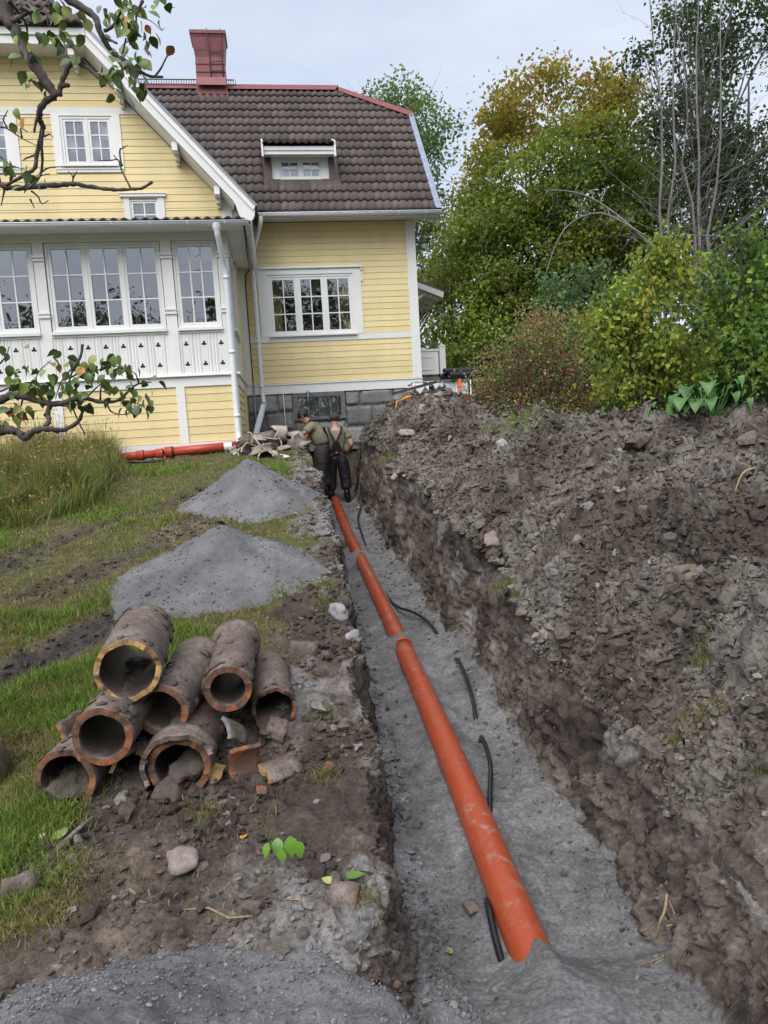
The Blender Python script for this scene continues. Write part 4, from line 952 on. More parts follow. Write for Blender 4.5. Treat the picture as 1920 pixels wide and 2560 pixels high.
hose_pts = [(-.66, 15.0, .5), (-.5, 14.6, .42), (-.42, 13.9, .36), (-.40, 13.29, .25), (-.43, 12.7, .16), (-.46, 12.24, .09), (-.42, 11.7, .0), (-.3, 10.6, -.16), (-.12, 9.0, -.32), (.0, 7.9, -.32), (.09, 7.39, -.295), (.20, 7.17, -.285), (.29, 7.0, -.29), (.37, 6.75, -.30), (.42, 6.5, -.32), (.46, 6.25, -.40), (.50, 5.95, -.50), (.53, 5.72, -.335), (.545, 5.45, -.315), (.55, 5.1, -.32), (.55, 4.76, -.36), (.54, 4.5, -.52), (.53, 4.25, -.355), (.53, 3.99, -.335), (.515, 3.78, -.335), (.46, 3.47, -.40), (.44, 3.2, -.54), (.36, 2.95, -.52), (.335, 2.72, -.37), (.335, 2.5, -.375), (.36, 2.2, -.42)]
def smooth_pts(P, n=4):
    P = [Vector(p) for p in P]; Q = []
    for i in range(len(P)-1):
        a, b, c, d = P[max(i-1, 0)], P[i], P[i+1], P[min(i+2, len(P)-1)]
        for k in range(n):
            t = k/n; Q.append(.5*((2*b)+(c-a)*t+(2*a-5*b+4*c-d)*t*t+(3*b-a-3*c+d)*t**3))
    return Q+[P[-1]]
tag(MB().tube(smooth_pts(hose_pts), .0145, 10).build('water_hose', M_HOSE), 'black hose half buried in the trench sand beside the orange pipe', 'hose')

# ------------------------------------------------------------------ old clay pipes
def clay_mats():
    t = NT('muddy_clay_glaze'); a = t.noise(5, 5, .65); b = t.noise(26, 5, .7); c = t.noise(90, 3)
    g_ = t.ramp(a, (.3, (.085, .058, .048)), (.5, (.165, .125, .105)), (.72, (.235, .195, .172)))
    g_ = t.mix(t.ramp(b, (.45, 0.), (.62, .9)), g_, (.085, .070, .058)); g_ = t.mix(1., g_, t.ramp(c, (.3, .7), (.7, 1.2)), 'MULTIPLY')
    t.color(g_).set(Roughness=t.ramp(b, (.35, .38), (.6, .85))); t.bump(t.math('ADD', b, t.math('MULTIPLY', c, .4)), .5, .012)
    def brk(nm, c0, c1, m0=.32, m1=.52):
        u = NT(nm); n1 = u.noise(5, 4, .6); n2 = u.noise(13, 5, .7)
        k = u.ramp(n1, (.3, c0), (.6, c1)); k = u.mix(u.ramp(n2, (m0, .1), (m1, .93)), k, (.085, .058, .045)); u.color(k).set(Roughness=.85); u.bump(n2, .6, .01); return u.m
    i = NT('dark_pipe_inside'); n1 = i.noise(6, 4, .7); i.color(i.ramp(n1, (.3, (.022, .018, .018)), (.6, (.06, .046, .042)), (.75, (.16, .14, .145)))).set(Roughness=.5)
    return t.m, brk('orange_clay_break', (.30, .085, .022), (.46, .15, .04)), brk('ochre_clay_break', (.38, .22, .07), (.52, .33, .13), .44, .64), i.m
M_CLAY, M_BRK, M_OCH, M_INS = clay_mats(); M_MUD = soil_material('mud', 'soil')
M_GLZ = simple('grey_salt_glaze', (.17, .165, .18), .35, .35, 12, .2, 40)
def shell(R, wall, a0, a1, z0, z1, na=28, nz=8, jag0=0., jag1=0., jaga=0., rs=0, prof=None, brk=1, ins=2):
    """piece of a pipe wall: outer face slot 0, broken edges slot 1, inner face slot 2"""
    r = random.Random(rs); full = a1-a0 > 6.28; V = []; F_ = []; mi = []
    ph = [r.uniform(0, 6.28) for _ in range(8)]
    def jn(a, amp, o): return amp*(.6*math.sin(2*a+ph[o])+.45*math.sin(5*a+ph[o+1])+.3*math.sin(11*a+ph[o+2])+r.uniform(-.25, .25))
    m = na if full else na+1; j0 = [jn(a0+(a1-a0)*k/na, jag0, 0) for k in range(m)]; j1 = [jn(a0+(a1-a0)*k/na, jag1, 3) for k in range(m)]
    ja0 = [jn(3*i/nz, jaga, 1) for i in range(nz+1)]; ja1 = [jn(3*i/nz+2, jaga, 4) for i in range(nz+1)]
    for s in (0, 1):
        for i in range(nz+1):
            f = i/nz
            for k in range(m):
                g_ = k/na; a = a0+(a1-a0)*g_+(0 if full else ja0[i]*(1-g_)+ja1[i]*g_)
                z = (z0+j0[k])*(1-f)+(z1+j1[k])*f; rr = R+(prof(z) if prof else 0)-(wall if s else 0)
                V.append((rr*math.cos(a), rr*math.sin(a), z))
    n1 = (nz+1)*m; kr = range(m) if full else range(na)
    for i in range(nz):
        for k in kr:
            a, b = i*m+k, i*m+(k+1) % m; F_ += [(a, b, b+m, a+m), (n1+a, n1+a+m, n1+b+m, n1+b)]; mi += [0, 2]
    for k in kr:
        a, b = k, (k+1) % m; F_ += [(a, n1+a, n1+b, b)]; a, b = nz*m+k, nz*m+(k+1) % m; F_ += [(a, b, n1+b, n1+a)]; mi += [1, 1]
    if not full:
        for i in range(nz):
            a = i*m; F_.append((a, a+m, n1+a+m, n1+a)); a = i*m+m-1; F_.append((a, n1+a, n1+a+m, a+m)); mi += [1, 1]
    return V, F_, mi
def shell_obj(name, sh, mats, M_=None, parent=None):
    V, F_, mi = sh; me = bpy.data.meshes.new(name); me.from_pydata(V, [], F_)
    for m in mats: me.materials.append(m)
    me.polygons.foreach_set('material_index', np.array(mi, np.int32)); me.polygons.foreach_set('use_smooth', np.array([k != 1 for k in mi], bool)); me.update()
    o = bpy.data.objects.new(name, me); COL.objects.link(o)
    if parent: o.parent = parent
    if M_ is not None: o.matrix_local = M_
    return o
def blob_mesh(name, r=1., sub=2, seed=0, amp=.25, sq=(1, 1, 1)):
    bm = bmesh.new(); bmesh.ops.create_icosphere(bm, subdivisions=sub, radius=1); rr = random.Random(seed); ph = [rr.uniform(0, 9) for _ in range(9)]
    for v in bm.verts:
        p = v.co.normalized(); n = math.sin(2.1*p.x+ph[0])*math.sin(2.6*p.y+ph[1])+.6*math.sin(4.3*p.z+ph[2]+2*p.x)+.4*math.sin(7*p.x+ph[3])*math.sin(6*p.y+ph[4])+.3*rr.uniform(-1, 1)
        q = p*(1+amp*n*.6)*r; v.co = (q.x*sq[0], q.y*sq[1], q.z*sq[2])
    me = bpy.data.meshes.new(name); bm.to_mesh(me); bm.free()
    for p in me.polygons: p.use_smooth = True
    return me
def axis_M(loc, h, pt, roll=0.):
    """local +z runs from the mouth away along heading h (deg, 0 = away from camera), rising pt"""
    d = Vector((math.sin(RAD(h))*math.cos(RAD(pt)), math.cos(RAD(h))*math.cos(RAD(pt)), math.sin(RAD(pt))))
    return Matrix.Translation(loc) @ d.to_track_quat('Z', 'Y').to_matrix().to_4x4() @ Matrix.Rotation(roll, 4, 'Z')
def clay_pipe(loc, h, pt, L, R, label, brk=None, jag=.008, wall=.02, collar=True, mudfill=0, seed=0, mud=10, arc=None):
    mud = int(mud*2.6)
    root = empty('clay_pipe', loc, 0, label, 'clay pipe', 'old clay pipes stacked on the ground')
    M_ = axis_M((0, 0, 0), h, pt)
    prof = (lambda z: .026*float(sstep(L-.10, L-.085, np.array(z)))) if collar else None
    a0, a1 = arc or (0, 6.2832)
    shell_obj('barrel', shell(R, wall, a0, a1, 0, L, 36, 14, jag, jag, .06, seed, prof), [M_CLAY, brk or M_BRK, M_INS], M_, root)
    r = random.Random(seed)
    for k in range(mud):
        z = r.choice([r.uniform(.0, .14), L-r.uniform(0, .14), r.uniform(0, L)]); a = r.uniform(0, 6.28); s = r.uniform(.006, .024)
        d = M_ @ Vector((math.cos(a)*(R+.004), math.sin(a)*(R+.004), z))
        if (M_.to_3x3() @ Vector((math.cos(a), math.sin(a), 0))).z < -.3: continue
        b = link('mud_clod', MUDS[r.randrange(4)], None, root)
        b.matrix_local = Matrix.Translation(d) @ M_.to_quaternion().to_matrix().to_4x4() @ Matrix.Rotation(a, 4, 'Z') @ Matrix.Diagonal((s*.42, s*1.1, s*1.2, 1))
    if mudfill:
        b = link('mud_fill', blob_mesh('mud_fill', 1, 4, seed+9, .55), M_MUD, root); paint_col(b, (.11, .09, .078))
        b.matrix_local = M_ @ Matrix.Translation(M_.to_3x3().inverted() @ Vector((0, 0, -R*.62))+Vector((0, 0, .10))) @ Matrix.Diagonal((R*.8, R*.8, .16, 1)) if False else Matrix.Translation(M_ @ Vector((0, 0, .10))+Vector((0, 0, -R*.62))) @ Matrix.Diagonal((R*.74, .16, R*.42*mudfill, 1))
    return root
MUDS = []
for k in range(4):
    me = blob_mesh('mud_clod', 1, 2, 50+k, .5); me.materials.append(M_MUD); MUDS.append(me)
    a = me.attributes.new('Col', 'FLOAT_COLOR', 'POINT'); a.data.foreach_set('color', np.tile(np.array([.125, .105, .09, 1], np.float32), len(me.vertices)))
def paint_col(o, c):
    me = o.data
    if 'Col' not in me.attributes:
        a = me.attributes.new('Col', 'FLOAT_COLOR', 'POINT'); a.data.foreach_set('color', np.tile(np.array([*c, 1], np.float32), len(me.vertices)))
clay_pipe((-1.175, 3.05, .60), -11, 2, .60, .143, 'topmost clay pipe, wide and open, with a broken yellow rim', M_OCH, .022, .024, False, 0, 1, 16)
clay_pipe((-1.06, 3.10, .385), 2, 1, .64, .122, 'clay pipe with a dark round mouth in the middle of the stack', M_BRK, .006, .030, True, 0, 2, 16)
clay_pipe((-.785, 3.24, .42), -8, 1, .72, .112, 'long muddy clay pipe lying on top at the right of the stack', M_BRK, .006, .030, True, 0, 3, 22)
clay_pipe((-1.255, 2.90, .365), -3, 1, .60, .128, 'clay pipe with a black mouth at the left, second row from the ground', M_BRK, .006, .030, True, 0, 4, 14)
clay_pipe((-1.45, 2.94, .165), 2, 1, .58, .134, 'lowest left clay pipe with mud filling the lower half of its mouth', M_BRK, .01, .028, False, 1.2, 5, 10)
clay_pipe((-1.19, 3.02, .14), -2, 0, .5, .095, 'small cracked clay pipe squeezed between the two lowest pipes', M_OCH, .03, .018, False, .6, 6, 6, (.2, 5.6))
clay_pipe((-.965, 2.98, .17), -4, 2, .62, .138, 'lowest middle clay pipe with a broken muddy collar and pale inside', M_BRK, .008, .03, False, 1.3, 7, 20)
clay_pipe((-.615, 3.48, .215), -12, 3, .55, .112, 'short clay pipe with an arched orange rim at the right end of the stack', M_BRK, .02, .018, False, .5, 8, 10)
# broken collar round the lowest middle pipe
o = shell_obj('collar_shard', shell(.168, .022, -.6, 2.6, 0, .11, 24, 4, .02, .01, .1, 71), [M_CLAY, M_CLAY, M_INS], axis_M((-.962, 2.955, .17), -4, 2, .2)); tag(o, 'cracked muddy collar hanging round the lowest middle clay pipe', 'shard')
def shard(loc, R, arc, L, rot, label, brk=None, seed=0, group='broken clay pipe pieces', wall=.018, glaze=None, cat='shard', ins=None):
    o = shell_obj('clay_shard', shell(R, wall, -arc/2, arc/2, -L/2, L/2, 10, 5, L*.05, L*.05, .05, seed), [glaze or M_CLAY, brk or M_BRK, ins or M_GLZ])
    o.matrix_world = Matrix.Translation(loc) @ Matrix.Rotation(RAD(rot[2]), 4, 'Z') @ Matrix.Rotation(RAD(rot[0]), 4, 'X') @ Matrix.Rotation(RAD(rot[1]), 4, 'Y') @ Matrix.Translation((-R, 0, 0))
    return tag(o, label, cat, group)
shard((-.545, 4.20, .265), .14, 1.1, .17, (80, -15, -70), 'small curved clay shard lying alone on soil right of the pipe stack', M_BRK, 11)
shard((-.74, 3.20, .235), .12, 1.0, .15, (40, -40, 25), 'grey shard leaning below the long muddy clay pipe', M_GLZ, 12, ins=M_CLAY)
shard((-.72, 3.13, .09), .13, 1.7, .15, (80, 115, 10), 'red bowl-shaped shard on the ground below the grey shard', M_BRK, 13, ins=M_BRK)
shard((-.59, 3.36, .16), .10, 1.2, .10, (50, -60, -30), 'dark glazed shard standing in the arched orange pipe mouth', M_BRK, 14, ins=M_INS)
shard((-.535, 3.10, .10), .10, 1.5, .16, (20, -88, 35), 'thick ochre and brown chunk of clay at the right foot of the stack', M_OCH, 15, wall=.045, ins=M_OCH)
shard((-1.50, 3.22, .27), .14, 1.2, .26, (75, -60, 60), 'pointed clay shard sticking out left under the second row pipe', M_BRK, 16)
shard((-.86, 3.04, .13), .11, .9, .14, (30, -60, -20), 'ochre edged shard beside the lowest middle clay pipe', M_OCH, 17, glaze=M_OCH)
shard((-.215, 2.13, .035), .13, 1.7, .10, (82, -70, -38), 'curved orange edged collar shard near the trench edge in the foreground', M_BRK, 18, wall=.022)
shard((-1.36, 2.33, .05), .13, 1.0, .11, (70, -75, 20), 'clay shard with orange ends at the left edge of the foreground soil', M_BRK, 19)
shard((-.60, 2.93, .075), .05, 1.0, .045, (20, -80, 10), 'bright orange clay chip below the ochre chunk', M_BRK, 20, glaze=M_BRK, ins=M_BRK)
shard((.27, 2.74, -.385), .08, .9, .06, (10, -80, 30), 'small dark red shard on the trench sand left of the orange pipe', M_BRK, 21)
shard((-.30, 3.02, .13), .05, 1.0, .03, (20, -80, 60), 'tiny orange clay crumb on the soil between stack and trench', M_BRK, 22, glaze=M_BRK)
# heap of shards by the house corner
rs = random.Random(31); POS = []
SH_LABELS = {0: 'left end', 1: 'middle', 2: 'right end'}
M_PALE = simple('pale_dusty_clay', (.36, .32, .27), .9, .25, 9, .5, 50); M_PALE2 = simple('grey_dusty_clay', (.24, .21, .18), .9, .3, 9, .5, 50)
for k in range(28):
    f = rs.random(); x = -2.35+1.05*f+rs.uniform(-.05, .05); y = 11.05+rs.uniform(0, 1.35); lay = max(0, 1-abs((x+1.85)/.65))*max(0, 1-abs((y-11.9)/.9))
    z = float(base_g(np.array([y]))[0])+.05+rs.uniform(0, .30)*lay
    sz = rs.uniform(.7, 1.3)
    row = 'front' if y < 11.5 else ('back' if y > 12.0 else 'centre'); third = 'left' if x < -2.0 else ('right' if x > -1.6 else 'middle')
    gm = rs.choice([(M_PALE, 'pale'), (M_PALE2, 'grey'), (M_CLAY, 'muddy brown')]); av = rs.uniform(.9, 2.1); szw = 'small' if sz < .88 else ('large' if sz > 1.12 else 'middling'); cv = 'flat' if av < 1.3 else ('deeply curved' if av > 1.75 else 'curved')
    lab = '%s %s %s clay shard, %s %s of the heap by the house corner' % (szw, cv, gm[1], row, third)
    if lab in POS: continue
    POS.append(lab)
    shard((x, y, z), .13*sz, av, .22*sz, (rs.uniform(0, 180), rs.choice([-90, 90])+rs.uniform(-40, 40), rs.uniform(0, 360)), '%s %s %s clay shard, %s %s of the heap by the house corner' % (szw, cv, gm[1], row, third), M_PALE, 100+k, 'clay shards heaped by the house, %s %s' % (row, third), .02, gm[0], ins=rs.choice([M_PALE, M_PALE2]))
def big_piece(loc, h, pt, L, R, arc, label, seed, roll=0., brk=None, glaze=None):
    o = shell_obj('clay_pipe_piece', shell(R, .022, arc[0], arc[1], 0, L, 22, 6, .04, .03, .12, seed), [glaze or M_PALE2, brk or M_PALE, M_INS], axis_M(loc, h, pt, roll)); return tag(o, label, 'clay pipe')
big_piece((-1.78, 11.05, 1.24), -10, 3, .35, .13, (0, 3.1), 'arched half of a clay pipe open towards the camera, front of the shard heap', 5, math.pi*.0)
big_piece((-2.35, 12.0, 1.50), 78, 8, .65, .10, (0, 6.2832), 'long muddy clay pipe lying across the top of the shard heap', 6, 0, M_PALE, M_CLAY)
big_piece((-1.80, 12.1, 1.62), 70, -5, .22, .135, (0, 6.2832), 'pale wide collar end on top of the shard heap', 8, 0, M_PALE, M_PALE)
big_piece((-1.62, 12.25, 1.47), 40, 6, .34, .14, (0, 6.2832), 'broken grey clay pipe with open mouth below the bending man\'s hands', 7, 0, M_PALE, M_PALE)
HELD = big_piece((-1.50, 12.52, 1.50), 55, 10, .26, .125, (0, 6.2832), 'ochre clay pipe piece held by the bending man', 9, 0, M_OCH, simple('ochre_clay', (.42, .19, .045), .7, .2, 9, .3, 40))
o = shell_obj('white_plastic_sack', shell(.16, .012, -.9, .9, -.13, .13, 14, 8, .03, .03, .2, 91), [simple('white_plastic', (.62, .64, .68), .3, .1, 8)]*3, Matrix.Translation((-1.42, 11.25, 1.25)) @ Matrix.Rotation(RAD(20), 4, 'Z') @ Matrix.Rotation(RAD(-75), 4, 'Y') @ Matrix.Translation((-.16, 0, 0))); tag(o, 'crumpled white plastic sheet at the right foot of the shard heap', 'plastic sheet')

# ------------------------------------------------------------------ red pipes lying by the porch
def lying_pipe(p, q, r, label, socket=None, ring=None, sticker=False):
    p, q = Vector(p), Vector(q); root = empty('plastic_pipe', p, 0, label, 'pipe', 'red plastic pipes lying by the porch'); d = q-p; ez = d.to_track_quat('Z', 'Y').to_matrix().to_4x4(); L = d.length
    prof = [(r-.005, .12), (r-.005, 0), (r, 0), (r, L), (r-.005, L), (r-.005, L-.12)]
    b = MB().lathe(prof, 24).build('pipe_barrel', M_PVC2, root); b.matrix_local = ez
    for z in (socket or []):
        o_ = MB().lathe([(r+.002, z-.07), (r+.014, z-.065), (r+.014, z+.02), (r+.020, z+.025), (r+.020, z+.05), (r+.008, z+.055), (r-.004, z+.055)], 24).build('socket', M_PVC2, root); o_.matrix_local = ez
    for z in (ring or []):
        o_ = MB().lathe([(r+.003, z-.015), (r+.012, z-.01), (r+.012, z+.01), (r+.003, z+.015)], 24).build('rubber_seal', M_RUB, root); o_.matrix_local = ez
    if sticker:
        o_ = MB().lathe([(r+.0015, L-.22), (r+.0015, L-.09)], 16, None, True, RAD(120), RAD(240)).build('sticker', M_METW, root); o_.matrix_local = ez
def gy(x, y): return float(base_g(np.array([y]))[0])
lying_pipe((-3.56, 11.82, gy(0, 11.8)+.09), (-2.40, 12.02, gy(0, 12.02)+.10), .075, 'long red plastic pipe lying on the grass along the porch', [.06], [.125], True)
lying_pipe((-4.28, 11.66, gy(0, 11.66)+.075), (-3.60, 11.76, gy(0, 11.76)+.085), .066, 'short red plastic pipe with sockets left of the long red pipe', [.35, .66], [.40])
tag(MB().tube([(-4.15, 11.30, gy(0, 11.30)+.05), (-3.80, 11.26, gy(0, 11.26)+.05), (-3.42, 11.22, gy(0, 11.2)+.05)], .022, 10).build('dark_rod', M_BLK), 'thin dark rod lying in the grass below the red pipes', 'rod')

# ------------------------------------------------------------------ tank, coil, plank by the house
def tank():
    x0, x1, y0, y1, z0, z1 = .66, 1.74, 13.55, 14.5, 1.45, 2.42
    root = empty('water_tank', (1.2, 14.0, z0), RAD(4), 'white plastic tank in a grey steel frame behind the soil heap at the house corner', 'tank'); o = Vector((1.2, 14.0, z0))
    def A(mb, n, m): mb.v = [(a-o.x, b-o.y, c-o.z) for a, b, c in mb.v]; return mb.build(n, m, root)
    b = MB().box(x0+.03, x1-.03, y0+.03, y1-.03, z0+.12, z1-.03); t_ = A(b, 'tank_body', simple('tank_plastic', (.66, .69, .72), .4, .06, 4))
    md = t_.modifiers.new('b', 'BEVEL'); md.width = .05; md.segments = 3
    A(MB().box(x0, x1, y0, y1, z0, z0+.11), 'pallet', M_GREYW)
    for x in (x0, x0+.27, x0+.54, x0+.81, x1): A(MB().tube([(x, y0, z0+.1), (x, y0, z1)], .012, 6), 'frame_bar', M_METW); A(MB().tube([(x, y1, z0+.1), (x, y1, z1)], .012, 6), 'frame_bar', M_METW)
    for z in (z0+.35, z0+.65, z1): A(MB().tube([(x0, y0, z), (x1, y0, z), (x1, y1, z), (x0, y1, z), (x0, y0, z)], .013, 6), 'frame_ring', M_GRYM)
    A(MB().lathe([(.0, .0), (.05, .0), (.05, .05), (0, .05)], 14, Matrix.Translation((x0+.33, y0+.02, z1-.10)) @ Matrix.Rotation(RAD(90), 4, 'X')), 'cap', M_BLK)
tank()
CORR = simple('black_corrugated', (.016, .016, .018), .5, .2, 8)
for k, (a, b) in enumerate((((1.18, 13.50, 2.50), (1.95, 13.95, 2.50)), ((1.36, 13.42, 2.51), (2.05, 13.80, 2.53)), ((1.27, 13.46, 2.59), (1.98, 13.9, 2.60)))):
    p, q = Vector(a), Vector(b); L = (q-p).length; pr = []
    for i in range(40): z = L*i/39; pr.append((.052+.006*(i % 2), z))
    o = MB().lathe([(.042, .1), (.042, 0)]+pr, 16).build('drain_tube', CORR); o.matrix_world = Matrix.Translation(p) @ (q-p).to_track_quat('Z', 'Y').to_matrix().to_4x4()
    tag(o, ['lower left black ribbed drain tube on the white tank', 'lower right black ribbed drain tube on the white tank', 'uppermost black ribbed drain tube on the white tank'][k], 'tube', 'black tubes on the tank')
tag(MB().bar((1.55, 13.52, 2.44), (1.57, 13.51, 2.22), .07, .008, (0, 1, 0)).bar((1.55, 13.75, 2.445), (1.55, 13.52, 2.445), .07, .008).build('lashing_strap', simple('orange_strap', (.75, .16, .03), .7)), 'orange strap hanging over the front of the white tank', 'strap')
tag(MB().bar((.28, 12.55, 2.19), (1.05, 12.75, 2.36), .10, .05).build('wooden_plank', simple('old_wood', (.07, .05, .035), .9, .3, 12, .5, 40)), 'dark wooden plank lying on top of the soil heap before the tank', 'plank')
tag(MB().tube([(.40, 12.6, 2.06), (.52, 12.62, 2.12), (.60, 12.62, 2.13)], [.018, .03, .02], 8).tube([(.30, 12.55, 1.9), (.34, 12.57, 2.06), (.42, 12.6, 2.08)], .012, 6).build('hand_tool', simple('yellow_orange_plastic', (.75, .35, .04), .5)), 'yellow handled tool stuck in the heap below the plank', 'tool')
def coil():
    P = []; r0 = random.Random(4)
    for i in range(6*36):
        a = i/36*2*math.pi; r = .47-.016*(i//36)+.008*math.sin(a*3+i); P.append(Vector((r*math.cos(a), .02*(i/36)+.012*math.sin(5*a), r*math.sin(a))))
    o = MB().tube(P, .016, 6).build('hose_coil', M_HOSE); o.matrix_world = Matrix.Translation((.18, 14.72, 1.47)) @ Matrix.Rotation(RAD(8), 4, 'Z') @ Matrix.Rotation(RAD(-22), 4, 'X')
    tag(o, 'coil of black hose leaning on the granite foundation behind the heap', 'hose')
coil()
o = MB().lathe([(.045, .08), (.045, 0), (.055, 0), (.055, .22), (.064, .23), (.064, .3)], 18).build('orange_pipe_end', M_PVC2); o.matrix_world = Matrix.Translation((-.42, 14.82, 1.43)) @ Matrix.Rotation(RAD(80), 4, 'Y'); tag(o, 'short orange pipe end at the foundation left of the hose coil', 'pipe')
# ------------------------------------------------------------------ vegetation helpers
def leaf_material(name, tr=.35, rough=.55):
    t = NT(name); n = t.n; c = t.attr(); c = t.mix(1., c, t.ramp(t.noise(30, 2), (.3, .85), (.7, 1.12)), 'MULTIPLY')
    t.color(c).set(Roughness=rough); t.b.inputs['Specular IOR Level'].default_value = .3
    tl = n.new('ShaderNodeBsdfTranslucent'); t.l.new(t.mix(1., c, (1.15, 1.2, .75), 'MULTIPLY'), tl.inputs[0])
    mx = n.new('ShaderNodeMixShader'); mx.inputs[0].default_value = tr+.08
    t.l.new(t.b.outputs[0], mx.inputs[1]); t.l.new(tl.outputs[0], mx.inputs[2]); t.l.new(mx.outputs[0], n['Material Output'].inputs['Surface']); return t.m
M_LEAF = leaf_material('leaf'); M_GRASS = leaf_material('grass_blade', .3, .6)
def bark(name, c0, c1, s=14):
    t = NT(name); a = t.noise(s, 6, .7, .3, 'Object', (1, 1, .25)); b = t.noise(70, 3)
    t.color(t.mix(1., t.ramp(a, (.3, c0), (.7, c1)), t.ramp(b, (.3, .7), (.7, 1.2)), 'MULTIPLY')).set(Roughness=.9); t.bump(a, .8, .02); return t.m
M_BARKA = bark('apple_bark', (.045, .034, .032), (.13, .11, .105)); M_BARKG = bark('grey_aspen_bark', (.10, .095, .09), (.26, .25, .25)); M_BARKD = bark('dark_bark', (.035, .028, .022), (.09, .075, .062))
def unit(v): return v/np.maximum(np.linalg.norm(v, axis=-1, keepdims=True), 1e-9)
def leaf_mesh(name, P, size, col, rg, wid=.36, up=.5, droop=0., outd=None, cells=None, fold=.12, holes=0):
    """one folded two-triangle leaf per point; col (n,3) is each leaf's own colour"""
    n = len(P); d = rg.normal(size=(n, 3)); 
    if outd is not None: d = d*.8+outd
    d[:, 2] -= droop; d = unit(d); nr = rg.normal(size=(n, 3)); nr[:, 2] += up*2; nr = unit(nr-d*np.sum(nr*d, 1, keepdims=True)); sd = np.cross(d, nr)
    s = (np.asarray(size)*np.ones(n)*rg.uniform(.7, 1.25, n))[:, None]
    A = P; T = P+d*s-nr*s*.1; Lf = P+d*s*.42+sd*s*wid+nr*s*fold; Rt = P+d*s*.42-sd*s*wid+nr*s*fold
    V = np.stack([A, Rt, T, Lf], 1).reshape(-1, 3); b = np.arange(n)[:, None]*4; F_ = np.concatenate([b+np.array([0, 1, 2]), b+np.array([0, 2, 3])], 1).reshape(-1, 3)
    return np_mesh(name, V, F_, False, fcol=np.repeat(col, 2, 0))
def leaf_col(pal, n, rg, jit=.18, w=None):
    pal = np.array(pal, float); k = rg.choice(len(pal), n, p=w); pal = pal*1.75; return np.clip(pal[k]*rg.normal(1, jit, (n, 1))*rg.normal(1, .06, (n, 3)), .004, .9)
def at(px, py, Y):
    x, y = px-960, py-1280; cr, sr = math.cos(ROLL), math.sin(ROLL); xx, yy = (cr*x-sr*y)/FPX, (sr*x+cr*y)/FPX; c, s = math.cos(PITCH), math.sin(PITCH)
    d = Vector((xx, c-yy*s, -s-yy*c)); d *= Y/d.y; return Vector((d.x, d.y, EYE+d.z))
def tree(name, base, clumps, leaf, pal, label, cat='tree', trunk_r=.2, trunk_top=None, m_bark=None, n_leaf=60, spread=.55, seed=1, limb_n=36, flat=.7, wid=.36, droop=.3, group=None, hcol=None, trunks=1, twig=.02, w=None, jit=.18, branch_from=(.25, .95)):
    """clumps (n,3) world centres of leaf clumps"""
    rg = np.random.default_rng(seed); r = random.Random(seed); clumps = np.asarray(clumps, float)
    root = empty(name, base, 0, label, cat, group); b = Vector(base); mb = MB()
    top = Vector(trunk_top) if trunk_top else Vector((clumps[:, 0].mean(), clumps[:, 1].mean(), clumps[:, 2].max()-.5))
    stems = []
    for k in range(trunks):
        o = Vector((r.uniform(-1, 1), r.uniform(-1, 1), 0))*(.35 if trunks > 1 else 0); tp = top+o*3*(trunks > 1); N = 9; P = []
        for i in range(N): f = i/(N-1); P.append((b+o*.4).lerp(tp, f)+Vector((r.uniform(-1, 1), r.uniform(-1, 1), 0))*(.12*trunk_r*6*f*(1-f)+.02))
        mb.tube([p-b for p in P], [trunk_r*(1-.88*i/(N-1)) for i in range(N)], 8); stems.append(P)
    idx = rg.choice(len(clumps), min(limb_n, len(clumps)), replace=False)
    for i in idx:
        c = Vector(clumps[i]); P = r.choice(stems); zt = max(.02, min(.98, (c.z-b.z)/(top.z-b.z+1e-6)*.75)); f = zt*r.uniform(.7, 1.)*(len(P)-1); q = P[int(f)].lerp(P[min(int(f)+1, len(P)-1)], f-int(f))
        mid = q.lerp(c, .5)+Vector((r.uniform(-.2, .2), r.uniform(-.2, .2), (c-q).length*.08)); rr = max(twig, trunk_r*.30*(1-f/len(P)))
        mb.tube([q-b, mid-b, c-b], [rr, rr*.6, rr*.18], 5)
        for _ in range(2):
            e = c+Vector((r.uniform(-1, 1), r.uniform(-1, 1), r.uniform(-.4, .8)))*spread; mb.tube([mid.lerp(c, r.uniform(.3, .9))-b, e-b], [rr*.3, rr*.1], 4)
    tk = mb.build('trunk', m_bark or M_BARKD, root, fix=False)
    n = len(clumps); sizes = np.clip(rg.normal(1, .3, n), .5, 1.7); cnt = np.maximum(4, (n_leaf*sizes**2).astype(int)); ci = np.repeat(np.arange(n), cnt)
    off = rg.normal(size=(len(ci), 3))*np.array([1, 1, flat])*spread*.31*sizes[ci][:, None]
    P = clumps[ci]+off; cl = leaf_col(pal, n, rg, jit, w)[ci]*rg.normal(1, .16, (len(ci), 1)); cl = np.clip(cl, .004, .9)
    if hcol is not None: cl = hcol(P, cl, rg)
    cr = link('crown', leaf_mesh('crown', P-np.array(base), leaf, cl, rg, wid, .35, droop, unit(off)*.5), M_LEAF, root)
    return root
def ell(c, rd, n, seed, inner=.45, gap=.0, gs=.8, zmin=-1):
    rg = np.random.default_rng(seed); o = []
    while len(o) < n:
        d = unit(rg.normal(size=(200, 3))); d = d[d[:, 2] > zmin]; k = rg.uniform(inner**3, 1, len(d))**(1/3.); p = np.array(c)+d*k[:, None]*np.array(rd)
        g_ = pn(p[:, 0]*gs+p[:, 1]*.7, p[:, 2]*gs+p[:, 1]*.3, seed % 50); p = p[g_ > gap-.2]; o += list(p)
    return np.array(o[:n])
